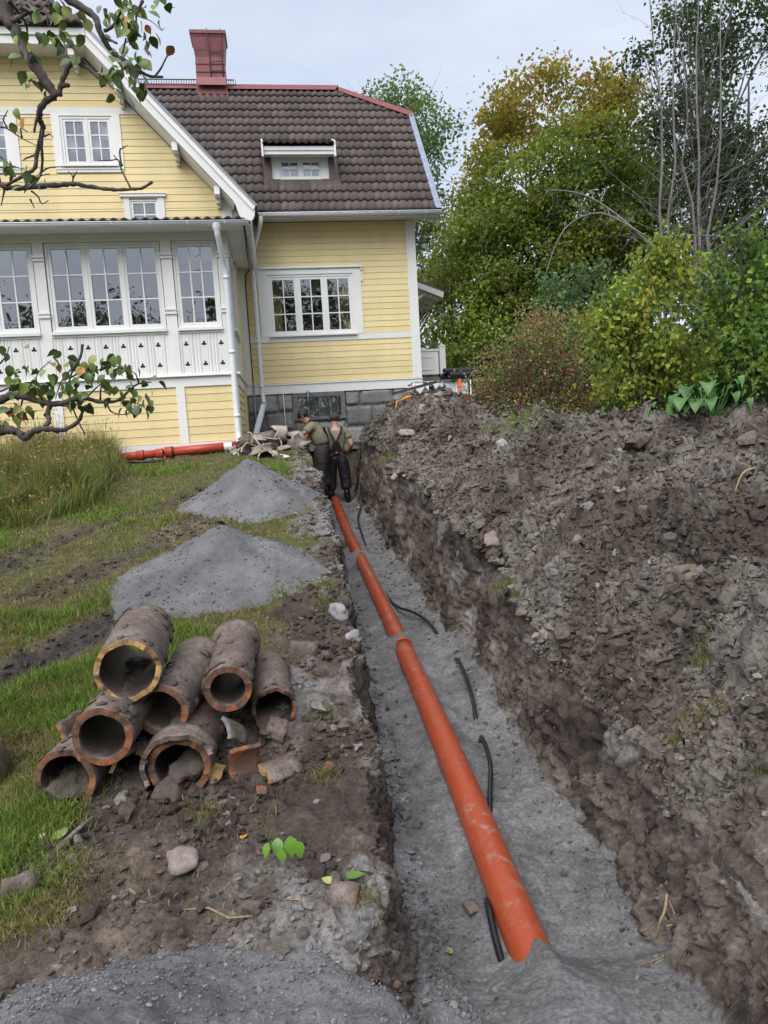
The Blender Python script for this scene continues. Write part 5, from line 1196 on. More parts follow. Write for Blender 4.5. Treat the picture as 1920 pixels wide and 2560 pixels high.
# ------------------------------------------------------------------ trees beyond the heap
DG = [(.030, .055, .014), (.042, .075, .018), (.060, .095, .022)]
def maple_h(P, c, rg):
    k = sstep(8.8, 12.6, P[:, 2]+.35*(P[:, 0]*-.6+4)+rg.normal(0, .7, len(P)))[:, None]; m = rg.random((len(P), 1))
    warm = np.where(m < .5, np.array([[.36, .27, .05]]), np.where(m < .78, np.array([[.44, .22, .05]]), np.array([[.24, .24, .04]])))
    return c*(1-k*.8)+warm*k*.8*rg.normal(1, .12, (len(P), 1))
mc = np.concatenate([ell((6.5, 25, 8.9), (3.6, 3.3, 4.2), 300, 1, .5, .05, .6), ell((5.2, 24.5, 6.5), (2.6, 2.6, 3.2), 110, 2, .5, .05), ell((9.0, 25.5, 7.6), (1.6, 2.0, 3.2), 44, 3, .3, .2), ell((4.6, 24.2, 4.2), (2.2, 1.8, 1.6), 60, 4)])
tree('maple_tree', (6.6, 25, 1.5), mc, .145, [(.09, .13, .024), (.115, .15, .028), (.145, .165, .032), (.065, .10, .022)], 'large broad maple turning orange at the top beyond the bushes', trunk_r=.32, trunk_top=(6.8, 25, 11.5), n_leaf=150, spread=1.05, seed=5, limb_n=90, hcol=maple_h, flat=.55)
tree('oak_tree', (1.2, 30, 1.5), np.concatenate([ell((1.3, 30, 12.1), (2.6, 2.2, 3.2), 75, 6, .4, .15), ell((3.0, 30, 8.4), (1.6, 1.8, 3.0), 60, 7, .3, .1)]), .15, [(.06, .10, .035), (.075, .12, .04), (.09, .13, .05)], 'airy green tree rising behind the right end of the house roof', trunk_r=.28, trunk_top=(1.5, 30, 13.5), n_leaf=80, spread=1.0, seed=8, limb_n=60, flat=.6)
tree('young_tree', (2.8, 24, 1.5), np.concatenate([ell((2.5, 24, 5.6), (1.3, 1.2, 2.3), 40, 9, .3), ell((2.6, 24, 3.0), (1.6, 1.4, 1.4), 30, 10)]), .14, [(.10, .12, .025), (.13, .13, .03), (.06, .09, .02)], 'yellowish young tree between the house corner and the maple', trunk_r=.07, n_leaf=48, spread=.75, seed=11, limb_n=30)
tree('dark_tree', (9.6, 21, 1.5), np.concatenate([ell((8.9, 20.5, 10.2), (1.35, 1.3, 2.6), 48, 12, .2, .2, .9), ell((10.9, 21, 8.0), (2.0, 1.6, 1.9), 60, 13, .3, .05), ell((10.6, 21, 13.2), (2.0, 2, 2.0), 36, 14, .3, .2), ell((8.6, 21, 6.0), (1.5, 1.4, 1.2), 20, 15, .3, .1)]), .125, [(.022, .040, .016), (.034, .056, .02), (.05, .075, .024)], 'tall dark green tree with gaps of sky at the upper right', trunk_r=.22, trunk_top=(9.4, 21, 14), n_leaf=85, spread=.8, seed=16, limb_n=80, flat=.6, m_bark=M_BARKG)
tree('green_tree', (12.3, 24, 1.5), np.concatenate([ell((12, 24, 6.0), (2.4, 2, 2.5), 60, 17), ell((13, 24, 9.5), (2.2, 2, 3), 50, 18)]), .17, DG+[(.09, .12, .03)], 'leafy green tree at the right edge behind the bare stems', trunk_r=.2, n_leaf=60, spread=.9, seed=19, limb_n=40)
def bare_tree(base, stems, label, seed, rad=.055):
    r = random.Random(seed); root = empty('bare_tree', base, 0, label, 'tree', 'bare grey stems before the maple'); b = Vector(base)
    for top in stems:
        mb = MB(); tp = Vector(top); P = [b.lerp(tp, i/9)+Vector((r.uniform(-1, 1), r.uniform(-1, 1), 0))*.10*(i > 0) for i in range(10)]; o = P[0]*0
        mb.tube([p-b for p in P], [rad*(1-.85*i/9) for i in range(10)], 7); mb.build('trunk', M_BARKG, root, fix=False)
        tw = MB()
        for k in range(34):
            f = r.uniform(.22, 1)*8.9; q = P[int(f)].lerp(P[int(f)+1 if int(f) < 9 else 9], f-int(f)); L = r.uniform(.7, 2.3)*(1.1-f/14); a = r.uniform(0, 6.28); d = Vector((math.cos(a), math.sin(a)*.7, r.uniform(.2, 1.0)))*L
            m = q+d*.5+Vector((r.uniform(-.15, .15), 0, r.uniform(-.1, .2))); e = q+d; rr = .017*(1.05-f/10); tw.tube([q-b, m-b, e-b], [rr, rr*.6, rr*.2], 4, cap=False)
            for _ in range(4): s = m.lerp(e, r.random()); t = s+Vector((r.uniform(-.5, .5), r.uniform(-.4, .4), r.uniform(-.1, .6))); tw.tube([s-b, t-b], [rr*.4, rr*.14], 3, cap=False)
        tag(tw.build('twigs', M_BARKG, root, fix=False), kind='stuff')
bare_tree((7.3, 18, 1.5), [(7.0, 18, 12.6), (7.7, 18.2, 12.4)], 'pair of bare grey stems in front of the maple, the left of the bare trees', 1)
bare_tree((8.35, 18.6, 1.5), [(8.3, 18.6, 13), (8.9, 18.4, 11.5), (8.0, 18.8, 11)], 'clump of three grey stems with few leaves, the middle one of the bare trees', 2, .058)
bare_tree((9.7, 16.5, 1.5), [(9.2, 16.4, 11.5), (10.2, 16.6, 10)], 'bare grey stems at the right edge, the right one of the bare trees', 3, .05)
def fallen(p, label, rad, seed):
    r = random.Random(seed); P = smooth_pts(p, 4); b = Vector(p[0]); root = empty('dead_branch', b, 0, label, 'branch', 'dead grey branches leaning over the bushes'); N = len(P)
    MB().tube([q-b for q in P], [rad*(1-.8*i/N) for i in range(N)], 6).build('limb', M_BARKG, root, fix=False); tw = MB()
    for k in range(26):
        q = r.choice(P[2:]); d = Vector((r.uniform(-.6, .6), r.uniform(-.4, .4), r.uniform(-.7, .7))); m = q+d*.6; tw.tube([q-b, m-b, m+Vector((r.uniform(-.4, .4), 0, r.uniform(-.4, .2)))-b], [rad*.25, rad*.15, rad*.06], 3, cap=False)
    tag(tw.build('twigs', M_BARKG, root, fix=False), kind='stuff')
fallen([(8.3, 15.5, 3.6), (7.2, 15.8, 4.5), (6.3, 16, 5.1), (5.4, 16, 5.9), (4.7, 16, 6.35), (4.0, 16, 6.5)], 'dead grey branch sloping up to the left before the maple', .05, 1)
fallen([(5.9, 15.6, 5.3), (5.0, 15.8, 5.9), (4.2, 15.8, 5.6), (3.75, 15.8, 4.6), (3.7, 15.8, 4.2)], 'thin dead branch arching down before the maple', .022, 2)
fallen([(10.5, 16, 4.4), (9.0, 16, 5.0), (7.8, 16, 5.3), (6.8, 16, 5.4)], 'dead branch reaching left from the right edge', .035, 3)

# ------------------------------------------------------------------ bushes
def bush(name, base, clumps, leaf, pal, label, stems=14, seed=1, n_leaf=40, spread=.28, group='bushes behind the soil heap', bark_=None, wid=.4, droop=.4, w=None, srad=.014, cat='bush', hcol=None, up=.35):
    rg = np.random.default_rng(seed); r = random.Random(seed); clumps = np.asarray(clumps, float); root = empty(name, base, 0, label, cat, group); b = Vector(base); st = MB()
    for k in range(stems):
        c = Vector(clumps[r.randrange(len(clumps))]); g0 = b+Vector((r.uniform(-.35, .35), r.uniform(-.3, .3), 0)); m = g0.lerp(c, .55)+Vector((r.uniform(-.12, .058), r.uniform(-.1, .1), .12)); st.tube([g0-b, m-b, c-b], [srad, srad*.7, srad*.25], 5, cap=False)
        for _ in range(3): s = m.lerp(c, r.random()); e = Vector(clumps[r.randrange(len(clumps))]); e = s+(e-s)*min(1, .5/max(.01, (e-s).length)); st.tube([s-b, e-b], [srad*.45, srad*.15], 4, cap=False)
    tag(st.build('stems', bark_ or M_BARKD, root, fix=False), kind='stuff')
    n = len(clumps); cnt = np.maximum(3, (n_leaf*np.clip(rg.normal(1, .35, n), .4, 1.8)).astype(int)); ci = np.repeat(np.arange(n), cnt)
    # leaves sit along the outer part of shoots that rise from the base to each tip
    tt = 1-np.abs(rg.normal(0, .16, len(ci))); tt = np.clip(tt, .3, 1.05)[:, None]; b0 = np.array(base)+rg.normal(0, .16, (n, 3))*np.array([1, 1, 0]); mid = b0*.5+clumps*.5+np.array([0, 0, .3])+rg.normal(0, .06, (n, 3))
    C_ = (1-tt)**2*b0[ci]+2*tt*(1-tt)*mid[ci]+tt*tt*clumps[ci]; off = rg.normal(size=(len(ci), 3))*np.array([1, 1, .8])*spread*.34+(C_-clumps[ci])
    P = clumps[ci]+off; c = leaf_col(pal, n, rg, .15, w)[ci]*rg.normal(1, .15, (len(ci), 1)); c = np.clip(c, .004, .9)
    if hcol is not None: c = hcol(P, c, rg)
    link('foliage', leaf_mesh('foliage', P-np.array(base), leaf, c, rg, wid, up, droop, unit(off)*.4), M_LEAF, root); return root
bush('lilac_bush', (4.6, 15.5, 1.5), np.concatenate([ell((4.6, 15.4, 3.7), (1.25, .9, 1.45), 150, 31, .45), ell((3.6, 15, 2.9), (.9, .7, .9), 60, 32), ell((5.6, 15.4, 3.0), (.7, .7, 1.2), 40, 36)]), .095, [(.055, .095, .045), (.07, .12, .055), (.09, .14, .06)], 'rounded grey-green bush standing behind the rose bush', 20, 33, 62, .34)
yl = np.concatenate([ell((3.75, 9.2, 2.85), (.80, .6, .92), 95, 34, .3, .16, 1.6), ell((3.1, 9.1, 2.6), (.58, .5, .80), 52, 35, .3, .16, 1.6), ell((3.5, 9.2, 2.0), (.8, .5, .6), 45, 37, .4), ell((3.65, 9.0, 3.72), (.22, .2, .3), 16, 38)])
bush('yellow_leaf_bush', (3.5, 9.2, 1.2), yl, .068, [(.175, .20, .035), (.135, .175, .035), (.215, .225, .04), (.085, .125, .03)], 'bush with bright yellow-green drooping leaves behind the soil heap', 24, 39, 36, .26, droop=.9, w=[.35, .3, .15, .2])
gl = np.concatenate([ell((4.5, 8.7, 2.9), (.75, .6, 1.05), 95, 40, .3, .16, 1.6), ell((4.4, 8.5, 2.1), (.5, .5, .6), 40, 41), ell((5.2, 8.6, 3.1), (.6, .5, .9), 50, 141)])
bush('green_leaf_bush', (4.7, 8.8, 1.2), gl, .075, [(.055, .105, .025), (.08, .135, .028), (.12, .165, .026)], 'bush with fresh green heart-shaped leaves at the right edge', 22, 42, 34, .24, droop=.9, w=[.45, .35, .2])
rose = np.concatenate([ell((2.75, 10.9, 2.85), (.75, .5, .5), 60, 143, .2), ell((2.35, 10.6, 2.52), (.98, .6, .82), 120, 43, .2), ell((1.75, 10.8, 2.2), (.45, .4, .55), 35, 44), ell((2.9, 10.4, 2.0), (.6, .5, .65), 55, 45), ell((2.3, 10.5, 1.7), (.9, .5, .4), 50, 46)])
ro_ = bush('rose_bush', (2.3, 10.7, 1.25), rose, .045, [(.11, .14, .055), (.16, .165, .06), (.20, .145, .07), (.10, .10, .045), (.22, .085, .06)], 'thorny rose bush with red hips beside the tank', 90, 47, 24, .34, bark_=bark('red_brown_stem', (.09, .04, .032), (.19, .10, .075)), srad=.011, w=[.3, .25, .15, .2, .1])
def hips():
    r = random.Random(48); bm_ = MB(); b = Vector((2.3, 10.7, 1.25)); m = simple('red_rose_hip', (.20, .018, .032), .45, .25, 20); me = MB().lathe([(.0, -.011), (.008, -.006), (.011, .001), (.009, .008), (.003, .012), (.0, .012)], 7).mesh('rose_hip'); me.materials.append(m)
    spots = [at(x, y, Y) for x, y, Y in ((1310, 800, 10.3), (1360, 790, 10.3), (1395, 830, 10.3), (1215, 895, 10.6), (1240, 890, 10.6), (1290, 905, 10.3), (1290, 920, 10.2), (1225, 960, 10.3), (1270, 985, 10.1), (1180, 1010, 10.2), (1200, 990, 10.2), (1480, 890, 10), (1525, 910, 10), (1530, 940, 10), (1350, 860, 10.2), (1420, 880, 10.1), (1180, 1035, 10.2), (1300, 1010, 10.0), (1470, 1000, 9.9), (1330, 815, 10.2), (1375, 800, 10.2), (1430, 1035, 9.8))]
    k = 0
    while k < 250:
        c = spots[min(len(spots)-1, int(r.random()**1.0*len(spots)))]; p = c+Vector((r.gauss(0, .10), r.gauss(0, .12), r.gauss(0, .08)))-b; o = link('rose_hip', me, None, ro_); o.location = p; o.scale = (r.uniform(.75, 1.2),)*3; k += 1
hips()
# arching stems of the rose over the tank side
def hosta():
    b = Vector((2.92, 6.35, hz(2.92, 6.35)-.10)); root = empty('broadleaf_plant', b, 0, 'clump of large glossy green leaves on the heap crest below the green bush', 'plant'); r = random.Random(50); m = simple('glossy_leaf', (.055, .14, .03), .5, .3, 7, rv=.3)
    for k in range(60):
        a = r.uniform(0, 6.28); d = r.uniform(.05, .42); p = Vector((math.cos(a)*d, math.sin(a)*d*.8, .12+r.uniform(.05, .34)*(1.1-d))); L = r.uniform(.10, .17); w = L*.46; dr = Vector((math.cos(a), math.sin(a), -.35)).normalized(); sd = dr.cross(Vector((0, 0, 1))).normalized(); up = sd.cross(dr)
        V = []; 
        for t, ww, z in ((0, .1, 0), (.25, .85, .02), (.55, 1., .03), (.8, .6, .0), (1, .02, -.05)):
            c = p+dr*L*t+up*z; V += [c-sd*w*ww+up*.03*ww, c, c+sd*w*ww+up*.03*ww]
        F_ = []
        for i in range(4): F_ += [(3*i, 3*i+1, 3*i+4, 3*i+3), (3*i+1, 3*i+2, 3*i+5, 3*i+4)]
        mb = MB().add(V, F_, True).tube([(p.x*.2, p.y*.2, 0), tuple(p)], .006, 4, cap=False); mb.build('leaf', m, root, fix=False)
hosta()
tag(MB().tube(smooth_pts([(4.15, 8.3, 1.2), (4.28, 8.4, 1.62), (4.5, 8.5, 1.95), (4.8, 8.6, 2.15), (5.3, 8.7, 2.6), (5.6, 8.8, 3.2)]), [.075-.0018*i for i in range(21)], 8).build('leaning_trunk', M_BARKD), 'bent dark trunk leaning right under the green bush', 'trunk')
# weeds at the foot of the rose bush
def weeds(name, c, rx, ry, n, h, pal, label, seed, base=None, leaf=.05, kind=None, cat='weeds', zf=None, droop=.5):
    rg = np.random.default_rng(seed); P = np.stack([rg.normal(c[0], rx, n), rg.normal(c[1], ry, n), np.zeros(n)], 1); P[:, 2] = (zf(P[:, 0], P[:, 1]) if zf else c[2])+np.abs(rg.normal(0, h, n)); me = leaf_mesh(name, P, leaf, leaf_col(pal, n, rg), rg, .3, .4, droop)
    return tag(link(name, me, M_LEAF), label, cat)
weeds('green_weeds', (1.95, 9.35, 1.25), .28, .2, 900, .22, [(.09, .17, .03), (.14, .22, .04)], 'low bright green weeds in the dip of the heap crest', 51, cat='weeds')
def far_wood(name, spec, label, seed, pal, leaf=.4):
    rg = np.random.default_rng(seed); P = []
    for (x0, x1, y, z0, z1, n) in spec:
        m = n//45; cx = rg.uniform(x0, x1, m); cz = z0+(z1*(.72+.28*fbm(cx, cx*0+y, .35, 3, seed))-z0)*rg.uniform(0, 1, m)**.8; cy = y+rg.uniform(-2, 2, m); ci = np.repeat(np.arange(m), 45)
        P.append(np.stack([cx, cy, cz], 1)[ci]+rg.normal(size=(m*45, 3))*np.array([.8, .8, .6]))
    P = np.concatenate(P); k = P[:, 0]//2.2+P[:, 2]//1.8*7; cl = leaf_col(pal, len(P), rg, .25)*(.75+.5*(np.modf(np.sin(k*12.9898)*43758.5453)[0]**2))[:, None]
    return tag(link(name, leaf_mesh(name, P, leaf, np.clip(cl, .003, .5), rg, .4, .3, .3), M_LEAF), label, 'wood', kind='stuff')
far_wood('far_wood', [(-6, 30, 42, 1.2, 8.0, 22000), (3, 26, 33, 1.5, 4.8, 8000)], 'dark wood filling the view under the maple and behind the bushes', 61, [(.025, .042, .014), (.04, .062, .02), (.06, .08, .025)], .36)
far_wood('near_scrub', [(2.2, 11.5, 20, 1.5, 3.6, 7000), (4.5, 12.5, 13.5, 1.3, 3.2, 7000)], 'mixed green undergrowth between the bushes and the wood', 62, [(.05, .08, .022), (.08, .11, .03), (.11, .13, .04)], .14)
# wood behind the photographer, seen only as reflections in the window panes
far_wood('wood_behind', [(-48, 1, -27, 0, 13.0, 70000), (1, 30, -27, 0, 19.0, 60000)], 'wood across the road, mirrored in the window panes', 63, [(.03, .042, .018), (.045, .06, .024)], .24)
# ------------------------------------------------------------------ fruit tree at the left edge
def fruit_tree():
    base = (-1.92, 3.12, .05); b = Vector(base); r = random.Random(70); rg = np.random.default_rng(70)
    root = empty('fruit_tree', base, 0, 'gnarled fruit tree reaching in from the left edge with few leaves', 'tree')
    Z = 3.456; A = lambda x, y, Y: at(x/Z, y/Z, Y)
    Cc = lambda x, y, Y: at(x/2.592, 500+y/2.592, Y)
    LEAF = []
    def limb(P, r0, r1, nm='branch', n=9, knob=.12, mt=None):
        P = smooth_pts(P, 5); N = len(P); rad = [.62*(r0+(r1-r0)*i/(N-1))*(1+knob*math.sin(i*1.7)*r.uniform(.3, 1)) for i in range(N)]
        P = [p+Vector((r.uniform(-1, 1), r.uniform(-1, 1), r.uniform(-1, 1)))*.16*rad[i] for i, p in enumerate(P)]
        MB().tube([p-b for p in P], rad, n).build(nm, mt or M_BARKA, root, fix=False); return P
    limb([(-1.90, 3.10, -.1), (-1.93, 3.12, .2), (-2.12, 3.22, .55), (-2.35, 3.45, 1.2), (-2.45, 3.7, 1.9)], .22, .035, 'trunk', 14, .16, bark('mossy_bark', (.045, .034, .018), (.13, .105, .05), 22))
    limb([(-2.35, 3.45, 1.2), (-2.45, 3.6, 2.2), (-2.3, 3.7, 3.0), (-2.08, 3.6, 3.45)], .085, .055, 'limb')
    k1 = 3.55
    limb([(-2.3, 3.7, 3.0), A(-60, 40, k1), A(60, 160, k1), A(150, 290, k1), A(230, 450, k1), A(330, 620, k1), A(420, 740, k1), A(490, 840, k1)], .05, .034, 'limb')
    limb([A(480, 840, k1), A(400, 870, k1), A(345, 950, k1), A(345, 1040, k1+.03), A(370, 1100, k1+.05), A(350, 1200, k1+.08), A(320, 1330, k1+.1), A(300, 1450, k1+.1), A(230, 1500, k1+.1), A(60, 1600, k1+.12)], .026, .012)
    limb([A(375, 1090, k1+.05), A(360, 1250, k1+.05), A(365, 1400, k1+.08), A(340, 1530, k1+.1), A(230, 1640, k1+.1)], .013, .008); limb([A(330, 960, k1), A(310, 1060, k1), A(295, 1145, k1)], .012, .008)
    limb([A(510, 830, k1), A(525, 740, k1), A(560, 650, k1), A(610, 560, k1), A(680, 540, k1), A(760, 590, k1-.03), A(830, 650, k1-.05), A(900, 690, k1-.08), A(980, 660, k1-.1), A(1060, 600, k1-.1), A(1095, 560, k1-.1)], .021, .008)
    limb([A(520, 750, k1), A(560, 735, k1), A(595, 738, k1)], .02, .014)
    limb([A(520, -80, 3.4), A(600, 0, 3.4), A(720, 70, 3.4), A(830, 160, 3.4), A(850, 240, 3.4), A(900, 350, 3.42), A(980, 460, 3.45), A(1090, 530, 3.45), A(1200, 610, 3.45), A(1300, 660, 3.45), A(1410, 665, 3.45)], .030, .008, 'limb')
    limb([(-2.08, 3.6, 3.45), A(200, -260, 3.5), A(520, -80, 3.4)], .05, .032, 'limb')
    limb([A(900, 270, 3.42), A(980, 220, 3.4), A(1030, 130, 3.38), A(1060, 60, 3.35)], .013, .007); limb([A(1090, 330, 3.42), A(1060, 460, 3.45)], .006, .006); limb([A(1235, 0, 3.38), A(1180, 130, 3.38), A(1180, 240, 3.38)], .012, .005); limb([A(1190, 140, 3.38), A(1300, 180, 3.36), A(1380, 250, 3.35)], .004, .002)
    limb([A(1340, 660, 3.45), A(1390, 590, 3.45), A(1450, 480, 3.45), A(1500, 470, 3.45)], .009, .003); limb([A(910, 330, 3.42), A(960, 350, 3.42), A(1010, 375, 3.4)], .010, .008)
    # top-left tangle
    for P in ([(100, 190), (220, 120), (330, 90), (400, 30)], [(240, 190), (330, 200), (400, 170), (470, 165)], [(160, 60), (250, 110), (290, 200)], [(500, 40), (520, 120), (515, 190), (540, 260)], [(420, 20), (470, 60), (560, 60)], [(60, 0), (140, 80), (220, 200), (240, 310)]):
        limb([A(x, y, 3.45+.05*i) for i, (x, y) in enumerate(P)], .016, .005)
    # lower dead branch
    limb([(-2.35, 3.7, 2.1), A(-150, 1560, 3.7), A(0, 1600, 3.7), A(140, 1625, 3.7), A(260, 1615, 3.7), A(420, 1605, 3.7), A(560, 1595, 3.7), A(640, 1590, 3.7), A(760, 1610, 3.72), A(900, 1630, 3.72), A(1000, 1640, 3.72), A(1130, 1635, 3.72), A(1230, 1625, 3.72), A(1320, 1570, 3.72)], .026, .010, 'dead_branch', 9, .25)
    for P in ([(1130, 1630), (1080, 1530), (1040, 1440), (1020, 1380), (960, 1385), (900, 1385), (845, 1392)], [(1050, 1440), (1035, 1300), (1060, 1280), (1105, 1255)], [(620, 1590), (630, 1530), (590, 1480)], [(630, 1540), (665, 1480)], [(230, 1630), (220, 1560), (230, 1430)], [(240, 1620), (330, 1530), (430, 1500)], [(340, 1500), (420, 1450), (540, 1440)], [(270, 1650), (330, 1700), (360, 1760), (420, 1730)], [(260, 1720), (300, 1800)], [(40, 1640), (10, 1780)], [(1060, 1430), (980, 1340)], [(0, 1100), (60, 1110), (180, 1190), (320, 1260)], [(60, 1100), (30, 1030), (70, 950)], [(190, 1190), (180, 1110), (240, 1140)], [(380, 1180), (430, 1160), (460, 1190)], [(300, 1340), (220, 1370), (200, 1390)], [(0, 1350), (80, 1420), (230, 1470)]):
        limb([A(x, y, 3.72) for x, y in P], .0085, .003, 'twig', 6)
    # lower leafy limbs
    k2 = 4.6
    limb([(-2.33, 3.45, 1.2), (-2.6, 4.1, 1.6), Cc(-120, 1330, k2), Cc(0, 1295, k2), Cc(80, 1265, k2), Cc(180, 1280, k2), Cc(280, 1312, k2), Cc(380, 1320, k2), Cc(480, 1292, k2), Cc(560, 1285, k2), Cc(650, 1308, k2), Cc(760, 1300, k2), Cc(850, 1222, k2), Cc(900, 1190, k2), Cc(980, 1180, k2)], .052, .006, 'limb', 9, .1)
    limb([(-2.3, 3.4, 1.05), (-2.6, 4.0, 1.3), Cc(-150, 1530, k2-.1), Cc(0, 1500, k2-.1), Cc(60, 1488, k2-.1), Cc(120, 1508, k2-.1), Cc(165, 1542, k2-.1), Cc(200, 1505, k2-.1), Cc(280, 1482, k2-.1), Cc(370, 1492, k2-.05), Cc(440, 1480, k2), Cc(510, 1430, k2), Cc(540, 1360, k2), Cc(585, 1318, k2)], .058, .012, 'limb', 9, .2)
    limb([Cc(325, 1320, k2), Cc(312, 1390, k2), Cc(318, 1430, k2-.03), Cc(290, 1470, k2-.08)], .027, .022, 'branch')
    limb([Cc(535, 935, k2), Cc(520, 1020, k2), Cc(460, 1130, k2), Cc(450, 1250, k2), Cc(480, 1370, k2), Cc(552, 1522, k2)], .014, .007)
    for P in ([(500, 1060), (430, 1130), (390, 1190), (360, 1290)], [(460, 1150), (560, 1100), (650, 1100), (700, 1070), (800, 1090)], [(360, 1330), (470, 1335), (560, 1300)], [(690, 1310), (720, 1370), (790, 1390), (850, 1370), (880, 1310)], [(0, 1240), (110, 1200), (200, 1180), (280, 1210)], [(280, 1310), (250, 1230), (240, 1130), (330, 1040)], [(650, 1300), (660, 1200), (720, 1180)], [(0, 1350), (120, 1380), (240, 1370)], [(900, 1190), (880, 1130), (850, 1110)], [(0, 1060), (40, 1010), (60, 950)], [(560, 1285), (620, 1220), (700, 1160)], [(760, 1300), (840, 1310), (930, 1330)], [(150, 1280), (130, 1390), (170, 1450)]):
        limb([Cc(x, y, k2+r.uniform(-.12, .12)) for x, y in P], .010, .004, 'twig', 6)
    # leaves: each a curved two-sided blade, an object of its own
    mg = [simple('fruit_leaf_%d' % i, c, .42, .3, 30, rv=.25) for i, c in enumerate([(.12, .19, .04), (.075, .13, .035), (.20, .23, .045), (.42, .17, .03), (.085, .115, .06)])]
    me_l = []
    for q in range(6):
        rr = random.Random(q); V = []; L = 1.; cur = rr.uniform(.15, .5); cup = rr.uniform(.1, .25)
        for t, w in ((0, .03), (.15, .26), (.4, .40), (.65, .33), (.85, .16), (1., .01)):
            x = t; z = -cur*t*t; V += [(x, -w, z+cup*w*1.2+rr.uniform(-.02, .02)), (x, 0, z), (x, w, z+cup*w*1.2+rr.uniform(-.02, .02))]
        F_ = []
        for i in range(5): F_ += [(3*i, 3*i+3, 3*i+4, 3*i+1), (3*i+1, 3*i+4, 3*i+5, 3*i+2)]
        for m in mg:
            me = MB().add(V, F_, True).mesh('leaf'); me.materials.append(m); me_l.append(me)
    def leaves(c, n, sx, sz, size=.06, w=(.42, .28, .2, .03, .07)):
        for _ in range(n):
            p = c+Vector((r.gauss(0, sx), r.gauss(0, .07), r.gauss(0, sz))); k = r.choices(range(5), w)[0]; o = link('leaf', me_l[r.randrange(6)*5+k], None, root); s = size*r.uniform(.75, 1.25)
            o.matrix_local = Matrix.Translation(p-b) @ Matrix.Rotation(r.uniform(0, 6.28), 4, 'Z') @ Matrix.Rotation(r.uniform(.1, 1.35), 4, 'Y') @ Matrix.Rotation(r.uniform(-1, 1), 4, 'X') @ Matrix.Scale(s, 4)
    for (x, y, n, sx, sz) in ((940, 60, 5, .03, .03), (1100, 80, 9, .04, .03), (1080, 230, 8, .03, .04), (1200, 290, 12, .035, .05), (1320, 90, 6, .04, .02), (1360, 270, 3, .015, .03), (1200, 480, 5, .03, .03), (1100, 570, 5, .03, .03), (950, 640, 7, .035, .03), (990, 750, 7, .03, .035), (1090, 650, 6, .03, .03), (1180, 660, 3, .02, .02), (300, 410, 2, .02, .02), (430, 590, 2, .02, .02), (240, 620, 7, .03, .04), (290, 700, 3, .02, .02), (420, 290, 7, .04, .05), (560, 250, 8, .04, .05), (580, 390, 3, .02, .02), (180, 280, 3, .02, .02), (480, 210, 5, .05, .04), (590, 90, 6, .04, .04), (350, 60, 6, .1, .05), (70, 1480, 5, .03, .03), (290, 1520, 5, .03, .02), (60, 1000, 3, .03, .03)):
        leaves(A(x, y, 3.45), int(n*1.4), sx, sz, .050)
    for (x, y) in ((1530, 460), (170, 985)): leaves(A(x, y, 3.5), 1, .002, .002, .06, (0, 0, 0, 1, 0))
    for (x, y, n, sx, sz) in ((640, 1120, 22, .10, .05), (740, 1080, 18, .09, .05), (560, 1070, 10, .06, .05), (620, 1220, 16, .11, .05), (380, 1120, 8, .08, .06), (280, 1150, 10, .08, .06), (180, 1190, 10, .1, .05), (90, 1200, 10, .1, .05), (820, 1290, 8, .05, .03), (900, 1310, 9, .06, .04), (950, 1330, 4, .03, .03), (1000, 1180, 2, .02, .02), (870, 1200, 5, .04, .03), (120, 1330, 6, .06, .04), (100, 1430, 9, .07, .04), (30, 1390, 5, .05, .03), (230, 1330, 4, .03, .03), (60, 960, 4, .05, .04), (110, 1100, 4, .03, .03), (480, 1300, 5, .06, .03), (330, 1040, 4, .04, .03), (440, 1230, 7, .08, .05)):
        leaves(Cc(x, y, k2), n, sx*.9, sz*.9, .066)
fruit_tree()
# ------------------------------------------------------------------ loose soil, stones, grass
def ico(sub):
    bm = bmesh.new(); bmesh.ops.create_icosphere(bm, subdivisions=sub, radius=1); V = np.array([v.co for v in bm.verts]); F_ = np.array([[v.index for v in f.verts] for f in bm.faces]); bm.free(); return V, F_
I1, I2 = ico(1), ico(2)
def scatter_lumps(name, P, S, C, m, seed, sub=1, flat=.75, amp=.28, label=None, cat=None, kind='stuff'):
    rg = np.random.default_rng(seed); V0, F0 = (I1, I2)[sub-1]; n = len(P); nv = len(V0); K = 8; base = []
    for k in range(K):
        ph = rg.uniform(0, 6.28, 6); d = 1+amp*(np.sin(2.3*V0[:, 0]+ph[0])*np.sin(2.1*V0[:, 1]+ph[1])+.7*np.sin(3.9*V0[:, 2]+ph[2]+V0[:, 0]*2)+rg.uniform(-.5, .5, nv)); base.append(V0*d[:, None])
    base = np.array(base)[rg.integers(0, K, n)]; sc_ = S[:, None]*rg.uniform(.7, 1.3, (n, 3))*np.array([1, 1, flat]); base = base*sc_[:, None, :]
    a = rg.uniform(0, 6.28, n); ca, sa = np.cos(a), np.sin(a); b_ = rg.normal(0, .35, n); cb, sb = np.cos(b_), np.sin(b_)
    x, y, z = base[..., 0], base[..., 1], base[..., 2]; y, z = cb[:, None]*y-sb[:, None]*z, sb[:, None]*y+cb[:, None]*z
    V = np.stack([ca[:, None]*x-sa[:, None]*y, sa[:, None]*x+ca[:, None]*y, z], -1)+P[:, None, :]
    F_ = (F0[None]+(np.arange(n)*nv)[:, None, None]).reshape(-1, 3); me = np_mesh(name, V.reshape(-1, 3), F_, False, col=np.repeat(C, nv, 0)); return tag(link(name, me, m), label, cat, kind=kind)
